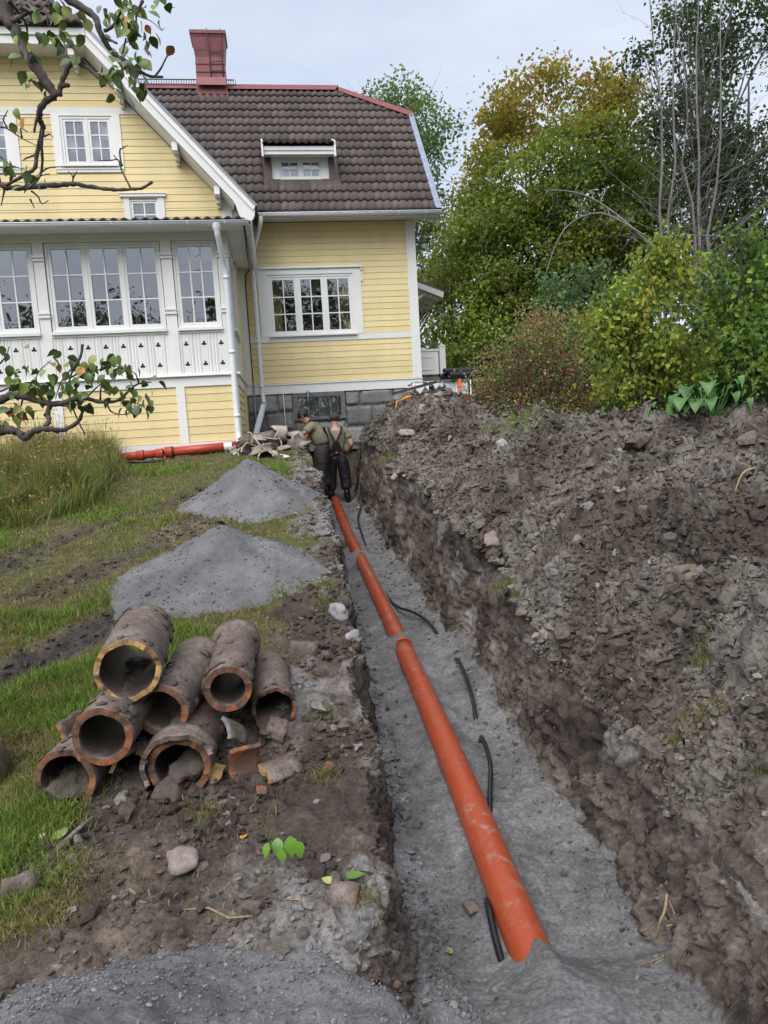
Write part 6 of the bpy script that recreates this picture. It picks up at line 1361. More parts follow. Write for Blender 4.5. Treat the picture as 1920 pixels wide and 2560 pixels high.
def heap_points(n, rg, y0=1.6, y1=14.2, t0=.66, t1=3.6, pw=1.35):
    y = np.exp(rg.uniform(math.log(y0), math.log(y1), n)); t = t0+(t1-t0)*rg.uniform(0, 1, n)**pw; x = t+pipe_x(y)+wall_wob(y); z, k = heap_h(x, y); return np.stack([x, y, z], 1), k
rgc = np.random.default_rng(90)
def soil_cols(n, rg, P=None, pale=.035):
    c = heap_col(P[:, 0], P[:, 1], heap_h(P[:, 0], P[:, 1])[1])*rg.uniform(.82, 1.15, (n, 1))
    p = rg.uniform(0, 1, n) < pale; c[p] = np.array([.22, .205, .19])*rg.uniform(.6, 1.15, (p.sum(), 1)); return c
P, k = heap_points(62000, rgc); S = np.clip(rgc.lognormal(-4.75, .5, len(P))*(P[:, 1]/3.)**.55, .004, .04); P[:, 2] += S*.1
cl_ = fbm(P[:, 0], P[:, 1], 2.2, 3, 301)+rgc.normal(0, .25, len(P)); keep = cl_ > -.12; P, S = P[keep], S[keep]
scatter_lumps('soil_crumbs', P, S, soil_cols(len(P), rgc, P), M_SOIL, 91, 1, .8, .45, 'crumbly brown soil covering the spoil heap', 'soil')
P, k = heap_points(4600, rgc, 1.8, 14.2); S = np.clip(rgc.lognormal(-3.95, .5, len(P))*(P[:, 1]/4.)**.45, .012, .09); P[:, 2] -= S*.2
scatter_lumps('soil_clods', P, S, soil_cols(len(P), rgc, P, .03), M_SOIL, 92, 2, .7, .42, 'larger clods of dug soil lying all over the spoil heap', 'soil')
P, k = heap_points(14000, rgc, 1.5, 4.2, .60, 1.7, 1.2); S = np.clip(rgc.lognormal(-5.0, .55, len(P)), .003, .03); P[:, 2] += S*.1
scatter_lumps('fine_crumbs', P, S, soil_cols(len(P), rgc, P), M_SOIL, 95, 1, .8, .45, 'fine crumbs on the near foot of the spoil heap', 'soil')
n = 9000; x = rgc.uniform(-4.2, -1.0, n); y = rgc.uniform(2.8, 9.0, n); sz, rut = soil_zone(x, y); kp = (sz > .45) & (rgc.uniform(0, 1, n) < .9); x, y = x[kp], y[kp]; z, c0 = ground_full(x, y); S = np.clip(rgc.lognormal(-4.5, .5, len(x)), .005, .05)
scatter_lumps('rut_crumbs', np.stack([x, y, z+S*.1], 1), S, np.clip(c0*rgc.uniform(.7, 1.4, (len(x), 1)), .01, .4), M_SOIL, 96, 1, .6, .4, 'dark crumbs of mud in the wheel ruts across the lawn', 'soil')
# left bank and trench crumbs
n = 15000; y = np.exp(rgc.uniform(math.log(1.6), math.log(13.5), n)); t = -2.3+2.0*rgc.uniform(0, 1, n)**.7; x = t+pipe_x(y); sz, _ = soil_zone(x, y); kp = (rgc.uniform(0, 1, n) < sz) & (fbm(x, y, 1.8, 3, 311)+rgc.normal(0, .3, n) > -.05); x, y = x[kp], y[kp]; z, c0 = ground_full(x, y)
S = np.clip(rgc.lognormal(-4.6, .5, len(x))*(y/3.)**.5, .004, .045); P = np.stack([x, y, z+S*.25], 1); c = np.clip(c0*rgc.uniform(.65, 1.35, (len(x), 1)), .01, .5); pl = rgc.uniform(0, 1, len(x)) < .06; c[pl] = np.array([.17, .16, .15])*rgc.uniform(.7, 1.2, (pl.sum(), 1))
scatter_lumps('bank_crumbs', P, S, c, M_SOIL, 93, 1, .7, .35, 'crumbs of trodden soil on the left bank', 'soil')
n = 2000; y = np.exp(rgc.uniform(math.log(1.6), math.log(13.5), n)); t = rgc.choice([-1, 1], n)*(.15+.42*rgc.uniform(0, 1, n)**.6); x = t+pipe_x(y); z, c0 = ground_full(x, y); S = np.clip(rgc.lognormal(-5.0, .45, n)*(y/3.)**.5, .003, .03); wallc = rgc.uniform(0, 1, n) < .25
c = np.where(wallc[:, None], np.array([.08, .064, .054])*rgc.uniform(.7, 1.4, (n, 1)), c0*rgc.uniform(.75, 1.35, (n, 1)))
scatter_lumps('trench_crumbs', np.stack([x, y, z+S*.3], 1), S, c, M_SOIL, 94, 1, .8, .35, 'crumbs of soil fallen on the trench sand', 'soil')
# coarse grains on the foreground gravel pile and round the other piles
def pile_grains(cx, cy, top, rx, ry, n, seed, smin):
    rg = np.random.default_rng(seed); a = rg.uniform(0, 6.28, n); k = rg.uniform(0, 1, n)**.5; x = cx+np.cos(a)*k*rx; y = cy+np.sin(a)*k*ry; return x, y, k
for (cx, cy, top, rx, n_, sd_, s0) in ((-.84, 1.42, .36, .72, 9000, 701, .0026), (-1.4, 6.0, .8, .95, 1500, 702, .005), (-1.55, 8.35, 1.3, .9, 1000, 703, .006)):
    rg_ = np.random.default_rng(sd_); a = rg_.uniform(0, 6.28, n_); kq = rg_.uniform(0, 1, n_)**.42*1.12; pc = PILES[[2, 1, 0][sd_-701]]; ia = (a/(2*math.pi)*len(pc[2])).astype(int) % len(pc[2]); kq = np.minimum(kq, 1.05); x = cx+np.cos(a)*kq*pc[2][ia]; y = cy+np.sin(a)*kq*pc[2][ia]; z = pc[3][np.clip((kq/1.06*(len(pc[3])-1)).astype(int), 0, len(pc[3])-1), ia]; S = np.clip(rg_.lognormal(math.log(s0), .45, n_), s0*.5, s0*4); c = np.array([.145, .145, .152])*rg_.uniform(.6, 1.6, (n_, 1)); kk = z > -5
    scatter_lumps('gravel_grains', np.stack([x, y, z+S*.2], 1)[kk], S[kk], c[kk], M_SAND, sd_, 1, .8, .3, ['coarse grains strewn over the foreground gravel pile', 'coarse grains strewn over the broad ridged gravel pile', 'coarse grains strewn over the pointed gravel cone'][sd_-701], 'gravel')
# stones one can point to
def stone(p, s, label, seed, c=(.27, .24, .21), sq=(1, 1, .7), zoff=.3, name='stone', hp=True):
    z = hz(*p) if hp else gz(*p); me = blob_mesh(name, 1, 3, seed, .42, sq); o = link(name, me, M_STONE, None); paint_col(o, c); o.location = (p[0], p[1], z+s*zoff*.5); o.scale = (s, s, s); o.rotation_euler = (random.uniform(-.3, .3), random.uniform(-.3, .3), random.uniform(0, 6)); return tag(o, label, 'stone', 'stones in the dug soil')
def stone_material():
    t = NT('field_stone'); a = t.noise(2.2, 5, .65); b = t.noise(14, 4, .7); c = t.mix(1., t.attr(), t.ramp(a, (.3, .62), (.7, 1.2)), 'MULTIPLY'); c = t.mix(1., c, t.ramp(b, (.3, .7), (.7, 1.2)), 'MULTIPLY'); t.color(c).set(Roughness=.85); t.bump(b, .5, .03); return t.m
M_STONE = stone_material()
stone((.92, 6.0), .115, 'flat pale brown boulder on the heap above the trench edge', 1, (.27, .22, .185), (1.2, .8, .6))
stone((1.30, 4.72), .085, 'tall pale stone standing in the middle of the heap', 2, (.25, .215, .19), (.8, .7, 1.1))
stone((1.19, 3.92), .035, 'smooth light egg-shaped stone low on the heap', 3, (.40, .37, .33), (1.1, .8, .7), 1.2)
stone((1.41, 8.26), .075, 'whitish broken stone near the weeds on the heap crest', 4, (.40, .37, .34), (1.1, .8, .7))
stone((.42, 10.85), .10, 'rounded pale stone on the heap nearest the house', 5, (.33, .28, .24), (1.2, .9, .7))
stone((1.10, 4.65), .06, 'grey angular stone low in the middle of the heap', 6, (.19, .18, .175), (1, .9, .8))
stone((1.45, 5.2), .05, 'small white stone up the heap right of the flat boulder', 7, (.42, .41, .39), (1, .8, .7), .8)
stone((1.36, 2.62), .026, 'bright white stone beside the grass tuft on the heap', 8, (.55, .54, .52), (1, .7, 1.1), 1.)
stone((.16, 9.6), .055, 'pale stone at the trench edge below the workers\' side of the heap', 9, (.36, .31, .27), (.8, .8, 1.1), .6)
stone((.75, 11.9), .09, 'reddish pale stone high on the heap before the tank', 10, (.36, .29, .25), (1, .8, .8))
stone((1.05, 12.2), .10, 'broad grey stone high on the heap below the plank', 11, (.29, .25, .22), (1.2, .9, .7)); stone((.45, 12.3), .07, 'light stone on the heap slope left of the plank', 12, (.38, .33, .28)); stone((1.5, 11.4), .10, 'split grey stone on the heap beside the rose bush', 13, (.30, .26, .23), (1.1, .8, .9))
stone((1.62, 4.3), .07, 'brown stone half buried right of the tall pale stone', 14, (.16, .13, .11)); stone((1.85, 5.6), .06, 'dull stone in the upper middle of the heap', 15, (.2, .17, .15)); stone((1.52, 3.55), .10, 'large sandy clod-like stone at the right edge of the heap', 16, (.20, .165, .13), (1.3, .9, .7))
stone((-.82, 2.46), .058, 'rounded pinkish stone on the trodden soil below the pipe stack', 17, (.30, .25, .22), (1.15, .8, .75), .5, hp=False)
stone((-.36, 4.84), .07, 'grey stone slab at the left trench edge', 18, (.33, .33, .34), (.7, 1.3, .8), .3, hp=False); stone((-.25, 4.45), .055, 'long grey stone in the left trench wall', 19, (.34, .34, .35), (.6, 1.4, .8), -.6, hp=False)
stone((-1.2, 8.95), .06, 'pale stone at the right foot of the pointed gravel cone', 20, (.33, .29, .25), (1.3, .8, .6), .5, hp=False)
stone((-.95, 9.6), .07, 'flat pale stone on the bank right of the gravel cone', 21, (.36, .33, .30), (1.4, .8, .5), .5, hp=False)
o = MB().tube([(-.10, 0, 0), (0, 0, .004), (.12, 0, 0)], .045, 12).build('buried_clay_pipe', M_CLAY); o.location = (1.34, 5.55, hz(1.34, 5.55)+.02); o.rotation_euler = (0, -.25, .35); tag(o, 'end of a reddish clay pipe lying half buried in the heap', 'clay pipe')
# roots
M_ROOT = bark('pale_root', (.22, .155, .08), (.38, .28, .16), 30)
def roots(P, r0, label): tag(MB().tube(smooth_pts(P, 5), [r0*(1-.7*i/(5*(len(P)-1))) for i in range(5*(len(P)-1)+1)], 6).build('root', M_ROOT), label, 'root', 'roots sticking out of the soil')
def W(px, py, Y): return tuple(at(px, py, Y))
roots([W(1668, 2235, 2.29), W(1662, 2275, 2.25), W(1648, 2310, 2.23), W(1642, 2345, 2.25)], .006, 'thick pale root hanging straight down from the right trench wall')
roots([W(1672, 2250, 2.29), W(1688, 2290, 2.26), W(1700, 2330, 2.25)], .004, 'thin root branching right of the thick hanging root')
roots([W(1780, 2330, 2.28), W(1740, 2335, 2.21), W(1705, 2350, 2.19), W(1690, 2365, 2.21), W(1650, 2395, 2.23), W(1605, 2410, 2.19)], .006, 'long pale root curving left out of the right trench wall')
roots([W(1668, 2395, 2.23), W(1640, 2410, 2.21), W(1628, 2450, 2.19), W(1628, 2510, 2.17)], .004, 'lowest thin root hanging over the trench sand'); roots([W(1725, 2300, 2.27), W(1690, 2310, 2.23), W(1665, 2315, 2.23)], .007, 'stubby broken root between the two long roots')
roots([W(1920, 1165, 3.98), W(1870, 1175, 3.98), W(1850, 1195, 3.95), W(1838, 1230, 3.88)], .010, 'bent grey root near the right edge high on the heap'); roots([W(1475, 1965, 2.68), W(1450, 1955, 2.65), W(1440, 1950, 2.63)], .003, 'short thin root above the trench sand')
# grass ---------------------------------------------------------------
def blades(name, P, h, w, col, seed, lean=.5, m=None, parent=None, curl=.5):
    rg = np.random.default_rng(seed); n = len(P); a = rg.uniform(0, 6.28, n); d = np.stack([np.cos(a), np.sin(a), np.zeros(n)], 1); b = rg.uniform(0, 6.28, n); s = np.stack([np.cos(b), np.sin(b), np.zeros(n)], 1)*(w*np.ones(n))[:, None]; h = (h*np.ones(n))[:, None]; L = (np.abs(rg.normal(lean, lean*.5, n)))[:, None]
    up = np.array([[0, 0, 1.]]); M1 = P+up*h*.55/np.sqrt(1+L**2)+d*h*.35*L/np.sqrt(1+L**2); T = M1+(up*h*(.5-curl*L*.45)+d*h*.6*L)/np.sqrt(1+L**2)
    V = np.stack([P-s, P+s, M1+s*.75, M1-s*.75, T], 1).reshape(-1, 3); i = np.arange(n)[:, None]*5; F_ = np.concatenate([i+np.array([0, 1, 2]), i+np.array([0, 2, 3]), i+np.array([3, 2, 4])], 1).reshape(-1, 3)
    return link(name, np_mesh(name, V, F_, False, fcol=np.repeat(col, 3, 0)), m or M_GRASS, parent)
GP = [(.075, .125, .022), (.105, .155, .026), (.14, .165, .036), (.055, .09, .02)]; DP = [(.15, .125, .058), (.19, .16, .08), (.11, .10, .042), (.12, .09, .048)]
def lawn():
    rg = np.random.default_rng(80); n = 260000; y = (rg.uniform(12.4**-.9, 2.0**-.9, n))**(-1/.9); x = -.5-rg.uniform(0, 1, n)*(y*.62+.6); sz, rut = soil_zone(x, y)
    lush = fbm(x, y, .9, 3, 401); dens = np.clip(1.08-sz*1.06, .012, 1)*np.clip(.75+.6*lush, .25, 1); kp = rg.uniform(0, 1, n) < dens
    # keep clear of the gravel piles
    for (cx, cy, rr) in ((-1.55, 8.35, .8), (-1.4, 6.0, .82), (-.9, 6.1, .6), (-.84, 1.42, .75)): kp &= np.hypot(x-cx, y-cy) > rr*(1+.1*rg.normal(size=n))
    x, y, lush, sz = x[kp], y[kp], lush[kp], sz[kp]; n = len(x); z, _ = ground_full(x, y); dry = sstep(-.32, .25, -lush+fbm(x, y, 2.3, 2, 403)*.5+sz*.5+rg.normal(0, .2, n))[:, None]
    c = leaf_col(GP, n, rg, .2)*(1-dry)+leaf_col(DP, n, rg, .2)*dry; tall = np.clip(lush*1.6+.1, 0, 1); trod = sstep(-.2, .3, fbm(x, y, .7, 2, 405))
    hgt = (.035+.09*tall*(1-.6*trod)+.03*rg.uniform(0, 1, n))*(1-.5*sz); g_ = blades('grass', np.stack([x, y, z-.004], 1), hgt, .0013*(1+y*.34), c, 81, .9); tag(g_, 'trodden green and yellow lawn left of the trench', 'grass', kind='stuff')
    return n
lawn()
def tall_grass():
    rg = np.random.default_rng(82); n = 46000; y = rg.uniform(7.7, 12.0, n); xr = np.interp(y, [7.7, 8.7, 10.2, 11.2, 12], [-4.0, -3.75, -3.95, -4.25, -4.7])+rg.normal(0, .12, n); x = xr-np.abs(rg.normal(0, 1.1, n)); kp = x > -8; x, y, xr = x[kp], y[kp], xr[kp]; z, _ = ground_full(x, y); n = len(x)
    dry = (rg.uniform(0, 1, n) < .42+.38*sstep(.2, 1.6, xr-x)*sstep(8.5, 10.5, y))[:, None]; c = np.where(dry, leaf_col(DP, n, rg, .2), leaf_col(GP+[(.06, .10, .03)], n, rg, .2)); h = rg.uniform(.24, .66, n)*(1+.35*sstep(.3, 1.5, xr-x))*(.75+.75*fbm(x, y, 1.6, 3, 88)); h = np.clip(h, .1, 1.0)
    tag(blades('tall_grass', np.stack([x, y, z-.01], 1), h, .0055, c, 83, .55, curl=.7), 'tall unmown grass going to seed below the porch at the left', 'tall grass', kind='stuff')
    # seed heads
    n = 2600; i = rg.integers(0, len(x), n); P = np.stack([x[i], y[i], z[i]+h[i]*rg.uniform(.8, 1.25, n)], 1); tag(link('seed_heads', leaf_mesh('seed_heads', P, .06, leaf_col([(.20, .13, .06), (.26, .19, .09), (.14, .09, .045)], n, rg), rg, .14, .1, -.4), M_GRASS), 'brown seed heads above the tall grass', 'seed heads', kind='stuff')
    n = 90; i = rg.integers(0, len(x), n); P = np.stack([x[i], y[i], z[i]], 1); P = P[P[:, 1] > 10.3]; tag(blades('dry_stalks', P, rg.uniform(.7, 1.2, len(P)), .004, leaf_col([(.22, .17, .09)], len(P), rg), 84, .12), 'thin dry stalks standing before the porch wall', 'stalks', kind='stuff')
tall_grass()
def tuft(x, y, n, r, h, label, seed, heap=True, dry=.6, lean=.8, nm='grass_tuft'):
    rg = np.random.default_rng(seed); P = np.stack([rg.normal(x, r, n), rg.normal(y, r, n), np.zeros(n)], 1); z = heap_h(P[:, 0], P[:, 1])[0] if heap else ground_full(P[:, 0], P[:, 1])[0]; P[:, 2] = z; d = (rg.uniform(0, 1, n) < dry)[:, None]; c = .8*np.where(d, leaf_col([(.14, .125, .055), (.18, .155, .08)], n, rg), leaf_col(GP, n, rg)); o = blades(nm, P, rg.uniform(.4, 1.0, n)*h*.8, .0022, c, seed, lean); return tag(o, label, 'grass', 'grass tufts on the dug soil', 'stuff')
for a in ((1.38, 3.05, 260, .022, .07, 'small yellowish grass tuft on the heap, the uppermost of the three together', 1), (1.29, 2.78, 520, .035, .07, 'yellow-green grass tuft beside the white stone on the heap', 2), (1.17, 2.83, 240, .022, .07, 'grass tuft leaning left above the trench wall', 3), (.88, 5.2, 420, .05, .08, 'drooping grass tuft at the heap foot above the black hose', 4), (1.22, 2.2, 360, .03, .10, 'dry grass hanging at the right edge low on the heap', 5), (-.72, 10.6, 700, .09, .2, 'dry grass hanging over the trench edge by the workers', 6, False), (.9, 4.9, 180, .03, .06, 'thin grass wisps under the drooping tuft', 7), (.13, 10.9, 500, .10, .16, 'dry grass fringe at the heap foot beside the workers', 9)): tuft(*a)
for a in ((-.5, 5.35, 420, .06, .09, 'matted dry grass on the left trench edge beside the broad gravel pile', 11), (-.47, 5.0, 300, .05, .08, 'dead grass tuft on the left trench edge near the grey slab', 12), (-.33, 3.05, 300, .04, .06, 'grass wisps on the left bank beside the dark clod', 13), (-.40, 3.6, 260, .05, .05, 'pale grass mat on the left bank right of the pipe stack', 14), (-.83, 2.83, 330, .04, .06, 'yellowish grass tuft on the soil below the pipe stack', 15), (-.15, 2.2, 220, .05, .05, 'dry grass wisps beside the curved collar shard', 16), (-1.3, 2.2, 700, .09, .06, 'yellow-green mossy grass at the left edge of the foreground', 17), (-1.15, 2.4, 420, .08, .05, 'short grass patch left of the pinkish stone', 18), (-.98, 10.3, 500, .10, .14, 'grass fringe along the left trench edge before the workers', 19)): tuft(*a[:6], a[6], heap=False, dry=.7)
# sprig, fallen leaves, sticks on the foreground soil
def ground_leaf(x, y, L, c, label, seed, rz=0., heap=False):
    r = random.Random(seed); z = (hz(x, y) if heap else gz(x, y)); V = []
    for t, w in ((0, .04), (.2, .30), (.45, .40), (.7, .28), (1., .01)): V += [(t, -w, .10*w+r.uniform(0, .06)), (t, 0, .02*math.sin(t*3)), (t, w, .12*w+r.uniform(0, .06))]
    F_ = []
    for i in range(4): F_ += [(3*i, 3*i+3, 3*i+4, 3*i+1), (3*i+1, 3*i+4, 3*i+5, 3*i+2)]
    o = MB().add(V, F_, True).build('fallen_leaf', simple('leaf_%d' % seed, c, .5, .2, 30)); o.scale = (L, L, L); o.location = (x, y, z+.012); o.rotation_euler = (r.uniform(-.2, .2), r.uniform(-.2, .2), rz); return tag(o, label, 'leaf', 'fallen leaves')
ground_leaf(-1.37, 2.63, .07, (.16, .21, .06), 'dull green leaf on the soil at the left below the pipes', 201, 1.1); ground_leaf(-.20, 2.25, .065, (.09, .19, .03), 'green leaf above the curved collar shard', 202, .3); ground_leaf(-.24, 2.22, .045, (.32, .36, .10), 'pale yellow leaf beside the green leaf at the trench edge', 203, 2.8)
ground_leaf(-.63, 2.62, .04, (.50, .25, .04), 'small orange leaf on the soil left of the sprig', 204, 1.4); ground_leaf(-.27, 2.44, .05, (.13, .10, .09), 'brown leaf right of the sprig', 205, 4.); ground_leaf(1.68, 6.0, .07, (.55, .16, .04), 'bright orange leaf high on the heap', 206, .4, True); ground_leaf(-1.55, 2.85, .07, (.14, .24, .05), 'broad green leaf in the grass at the left edge', 207, .2); ground_leaf(.16, 2.48, .035, (.17, .26, .04), 'tiny green leaf on the trench sand', 208, 2.)
ground_leaf(-1.43, 2.66, .035, (.50, .36, .26), 'pale orange leaf in the grass above the dull green leaf', 209, 2.2)
def sprig():
    b = Vector((-.46, 2.46, gz(-.46, 2.46)+.02)); root = empty('leafy_sprig', b, 0, 'fresh green sprig with five glossy leaves stuck in the soil', 'sprig'); m = simple('fresh_leaf', (.12, .26, .03), .35, .2, 20, rv=.2); r = random.Random(8)
    MB().tube([(-.09, .02, .0), (-.03, .01, .02), (.02, .0, .07)], .006, 6).build('twig', M_BARKA, root)
    for k, (dx, dz, rz, tl, L) in enumerate(((.0, .075, -1.6, .9, .085), (.045, .085, -1.2, 1.0, .10), (-.03, .07, -2.3, .9, .075), (.075, .075, -.8, 1.05, .085), (.02, .055, -1.8, 1.25, .07), (-.015, .09, 1.2, .3, .05))):
        V = []
        for t, w in ((0, .05), (.2, .30), (.45, .38), (.7, .27), (1., .01)): V += [(t, -w, .12*w-.25*t*t), (t, 0, -.25*t*t), (t, w, .12*w-.25*t*t)]
        F_ = []
        for i in range(4): F_ += [(3*i, 3*i+3, 3*i+4, 3*i+1), (3*i+1, 3*i+4, 3*i+5, 3*i+2)]
        o = MB().add(V, F_, True).build('leaf', m, root); o.matrix_local = Matrix.Translation((dx, -.01*k, dz)) @ Matrix.Rotation(rz, 4, 'Z') @ Matrix.Rotation(tl, 4, 'Y') @ Matrix.Scale(L*.72, 4)
sprig()
tag(MB().tube([(-1.33, 2.62, gz(-1.33, 2.62)+.012), (-1.30, 2.68, gz(-1.3, 2.68)+.02), (-1.27, 2.77, gz(-1.27, 2.77)+.02)], [.008, .009, .006], 6).build('stick', M_BARKG), 'grey lichen-covered stick on the soil at the left', 'stick')
tag(MB().tube([(-.75, 2.24, gz(-.75, 2.24)+.01), (-.66, 2.20, gz(-.66, 2.2)+.015), (-.58, 2.15, gz(-.58, 2.15)+.01), (-.5, 2.13, gz(-.5, 2.13)+.01)], .0035, 5).build('stick', M_ROOT), 'thin pale twig lying on the soil above the foreground gravel', 'stick')
tag(MB().tube([(-.42, 2.24, gz(-.42, 2.24)+.012), (-.36, 2.2, gz(-.36, 2.2)+.012), (-.3, 2.14, gz(-.3, 2.14)+.01)], .003, 5).build('stick', M_ROOT), 'straw-like stalk on the soil below the sprig', 'stick')
# ------------------------------------------------------------------ the two workers
def skin(name, V, E, R, root=0, sub=2):
    me = bpy.data.meshes.new(name); me.from_pydata([tuple(v) for v in V], E, []); o = bpy.data.objects.new(name, me); COL.objects.link(o)
    o.modifiers.new('skin', 'SKIN'); sv = me.skin_vertices[0].data
    for i, r in enumerate(R): sv[i].radius = r if hasattr(r, '__len__') else (r, r); sv[i].use_root = (i == root)
    s = o.modifiers.new('sub', 'SUBSURF'); s.levels = sub; s.render_levels = sub
    dg = bpy.context.evaluated_depsgraph_get(); dg.update(); out = bpy.data.meshes.new_from_object(o.evaluated_get(dg)); bpy.data.objects.remove(o); out.name = name
    for p in out.polygons: p.use_smooth = True
    return out
def cloth(name, c, rough, fold=.5, fs=9.):
    t = NT(name); n1 = t.noise(fs, 4, .6, .6); n2 = t.noise(3, 3); t.color(t.ramp(n2, (.3, [k*.75 for k in c]), (.7, [k*1.2 for k in c]))).set(Roughness=rough); t.bump(n1, fold, .05); return t.m
M_SKIN1 = simple('tanned_skin', (.36, .18, .115), .5, .12, 12); M_SKIN2 = simple('fair_skin', (.55, .31, .225), .5, .12, 12)
M_OLIVE = cloth('olive_shirt', (.22, .21, .135), .85); M_WADER = cloth('wet_black_trousers', (.018, .019, .026), .32, .9, 7.); M_DARKT = cloth('dark_brown_trousers', (.035, .026, .026), .75, .7); M_BOOT = simple('rubber_boot', (.012, .012, .012), .35); M_HAIRB = simple('black_hair', (.010, .009, .009), .5, .3, 40, .4, 80); M_HAIRG = simple('short_grey_brown_hair', (.045, .036, .032), .7, .3, 40, .4, 80)
def person(base, J, mats, label, rz=0.):
    """J: joints relative to base. One continuous body; clothes, hair and gear are children"""
    root = empty('person', base, rz, label, 'person'); sk, shirt, trs, boot, hair = mats
    N = ['pelvis', 'waist', 'chest', 'neck', 'skull', 'brow', 'crown', 'hipL', 'kneeL', 'ankL', 'toeL', 'hipR', 'kneeR', 'ankR', 'toeR', 'shL', 'elL', 'wrL', 'shR', 'elR', 'wrR', 'haL', 'haR']
    R = [.07, .065, .09, .058, (.070, .078), (.080, .090), (.055, .062), .085, .058, .042, .03, .085, .058, .042, .03, .062, .043, .03, .062, .043, .03, (.036, .02), (.036, .02)]
    V = [Vector(J[k]) for k in N]; I = {k: i for i, k in enumerate(N)}
    E = [(I[a], I[b]) for a, b in (('pelvis', 'waist'), ('waist', 'chest'), ('chest', 'neck'), ('neck', 'skull'), ('skull', 'brow'), ('brow', 'crown'), ('pelvis', 'hipL'), ('hipL', 'kneeL'), ('kneeL', 'ankL'), ('ankL', 'toeL'), ('pelvis', 'hipR'), ('hipR', 'kneeR'), ('kneeR', 'ankR'), ('ankR', 'toeR'), ('chest', 'shL'), ('shL', 'elL'), ('elL', 'wrL'), ('wrL', 'haL'), ('chest', 'shR'), ('shR', 'elR'), ('elR', 'wrR'), ('wrR', 'haR'))]
    me = skin('body', V, E, R, 0)
    # fingers and thumb, nose and ears joined into the body mesh
    mb = MB(); fw = Vector(J['face']).normalized(); hc = (Vector(J['skull'])+Vector(J['brow']))*.5; side = fw.cross(Vector((0, 0, 1))).normalized(); up = side.cross(fw)
    for h, wr in (('haL', 'wrL'), ('haR', 'wrR')):
        a, d = Vector(J[h]), (Vector(J[h])-Vector(J[wr])).normalized(); s = d.cross(Vector((0, 0, 1))); s = s.normalized() if s.length > .1 else Vector((1, 0, 0)); dn = s.cross(d)*-1
        for k, L in enumerate((.062, .075, .07, .055)):
            q = a+s*(.027-.018*k); mb.tube([q, q+d*L*.5+dn*.006, q+d*L*.78+dn*.028, q+d*L*.8+dn*.05], [.0095, .0088, .008, .006], 6)
        mb.tube([a-d*.03+s*.03, a+d*.01+s*.052+dn*.015, a+d*.04+s*.05+dn*.03], [.011, .0095, .007], 6)
    mb.tube([hc+fw*.075+up*.02, hc+fw*.105-up*.018, hc+fw*.085-up*.03], [.009, .014, .010], 6); mb.tube([hc+fw*.08-up*.058-side*.022, hc+fw*.092-up*.056, hc+fw*.08-up*.058+side*.022], [.005, .009, .005], 5)
    for sg in (-1, 1): mb.tube([hc+side*sg*.078-up*.03, hc+side*sg*.09-up*.0-fw*.01, hc+side*sg*.085+up*.025-fw*.005], [.008, .013, .009], 6); mb.tube([hc+fw*.078+side*sg*.032+up*.012-side*sg*.012, hc+fw*.082+side*sg*.032+up*.014, hc+fw*.074+side*sg*.05+up*.012], [.004, .009, .004], 5)
    b2 = bmesh.new(); b2.from_mesh(me); e = mb.mesh('x'); b2.from_mesh(e); b2.to_mesh(me); b2.free()
    for p in me.polygons: p.use_smooth = True
    link('body', me, sk, root)
    mix = lambda a, b, t: Vector(J[a]).lerp(Vector(J[b]), t)
    # shirt
    SV = [mix('pelvis', 'waist', .15), J['waist'], J['chest'], mix('chest', 'neck', .55), mix('chest', 'shL', .75), J['shL'], mix('shL', 'elL', .45), mix('shL', 'elL', .62), mix('chest', 'shR', .75), J['shR'], mix('shR', 'elR', .45), mix('shR', 'elR', .62)]
    link('shirt', skin('shirt', SV, [(0, 1), (1, 2), (2, 3), (2, 4), (4, 5), (5, 6), (6, 7), (2, 8), (8, 9), (9, 10), (10, 11)], [.165, .168, .182, .09, .112, .085, .078, .08, .095, .085, .078, .08], 2), shirt, root)
    # trousers with baggy folds, boots
    TV = [mix('pelvis', 'waist', .7), J['pelvis']]; TE = [(0, 1)]; TR = [.172, .180]
    rr = random.Random(3)
    for s_ in 'LR':
        k = len(TV); pts = [Vector(J['hip'+s_]), mix('hip'+s_, 'knee'+s_, .5), Vector(J['knee'+s_]), mix('knee'+s_, 'ank'+s_, .35), mix('knee'+s_, 'ank'+s_, .62)]; TV += pts; TE += [(1, k)]+[(k+i, k+i+1) for i in range(4)]; TR += [.138, .134, .116, .118, .115]
    link('trousers', skin('trousers', TV, TE, TR, 1), trs, root)
    for s_ in 'LR': link('boot', skin('boot', [mix('knee'+s_, 'ank'+s_, .5), mix('knee'+s_, 'ank'+s_, .8), J['ank'+s_], Vector(J['ank'+s_]).lerp(Vector(J['toe'+s_]), .5)-Vector((0, 0, .02)), J['toe'+s_]], [(0, 1), (1, 2), (2, 3), (3, 4)], [.078, .07, .066, .055, .042], 0), boot, root)
    # hair cap
    hm = blob_mesh('hair', 1, 3, 4, .03); cap = link('hair', hm, hair, root); hs = J.get('hair', (.094, .100, .088)); cap.matrix_local = Matrix.Translation(hc+up*.036-fw*.022) @ Matrix((side, fw, up)).transposed().to_4x4() @ Matrix.Diagonal((hs[0], hs[1], hs[2], 1))
    return root, hc, fw, side, up
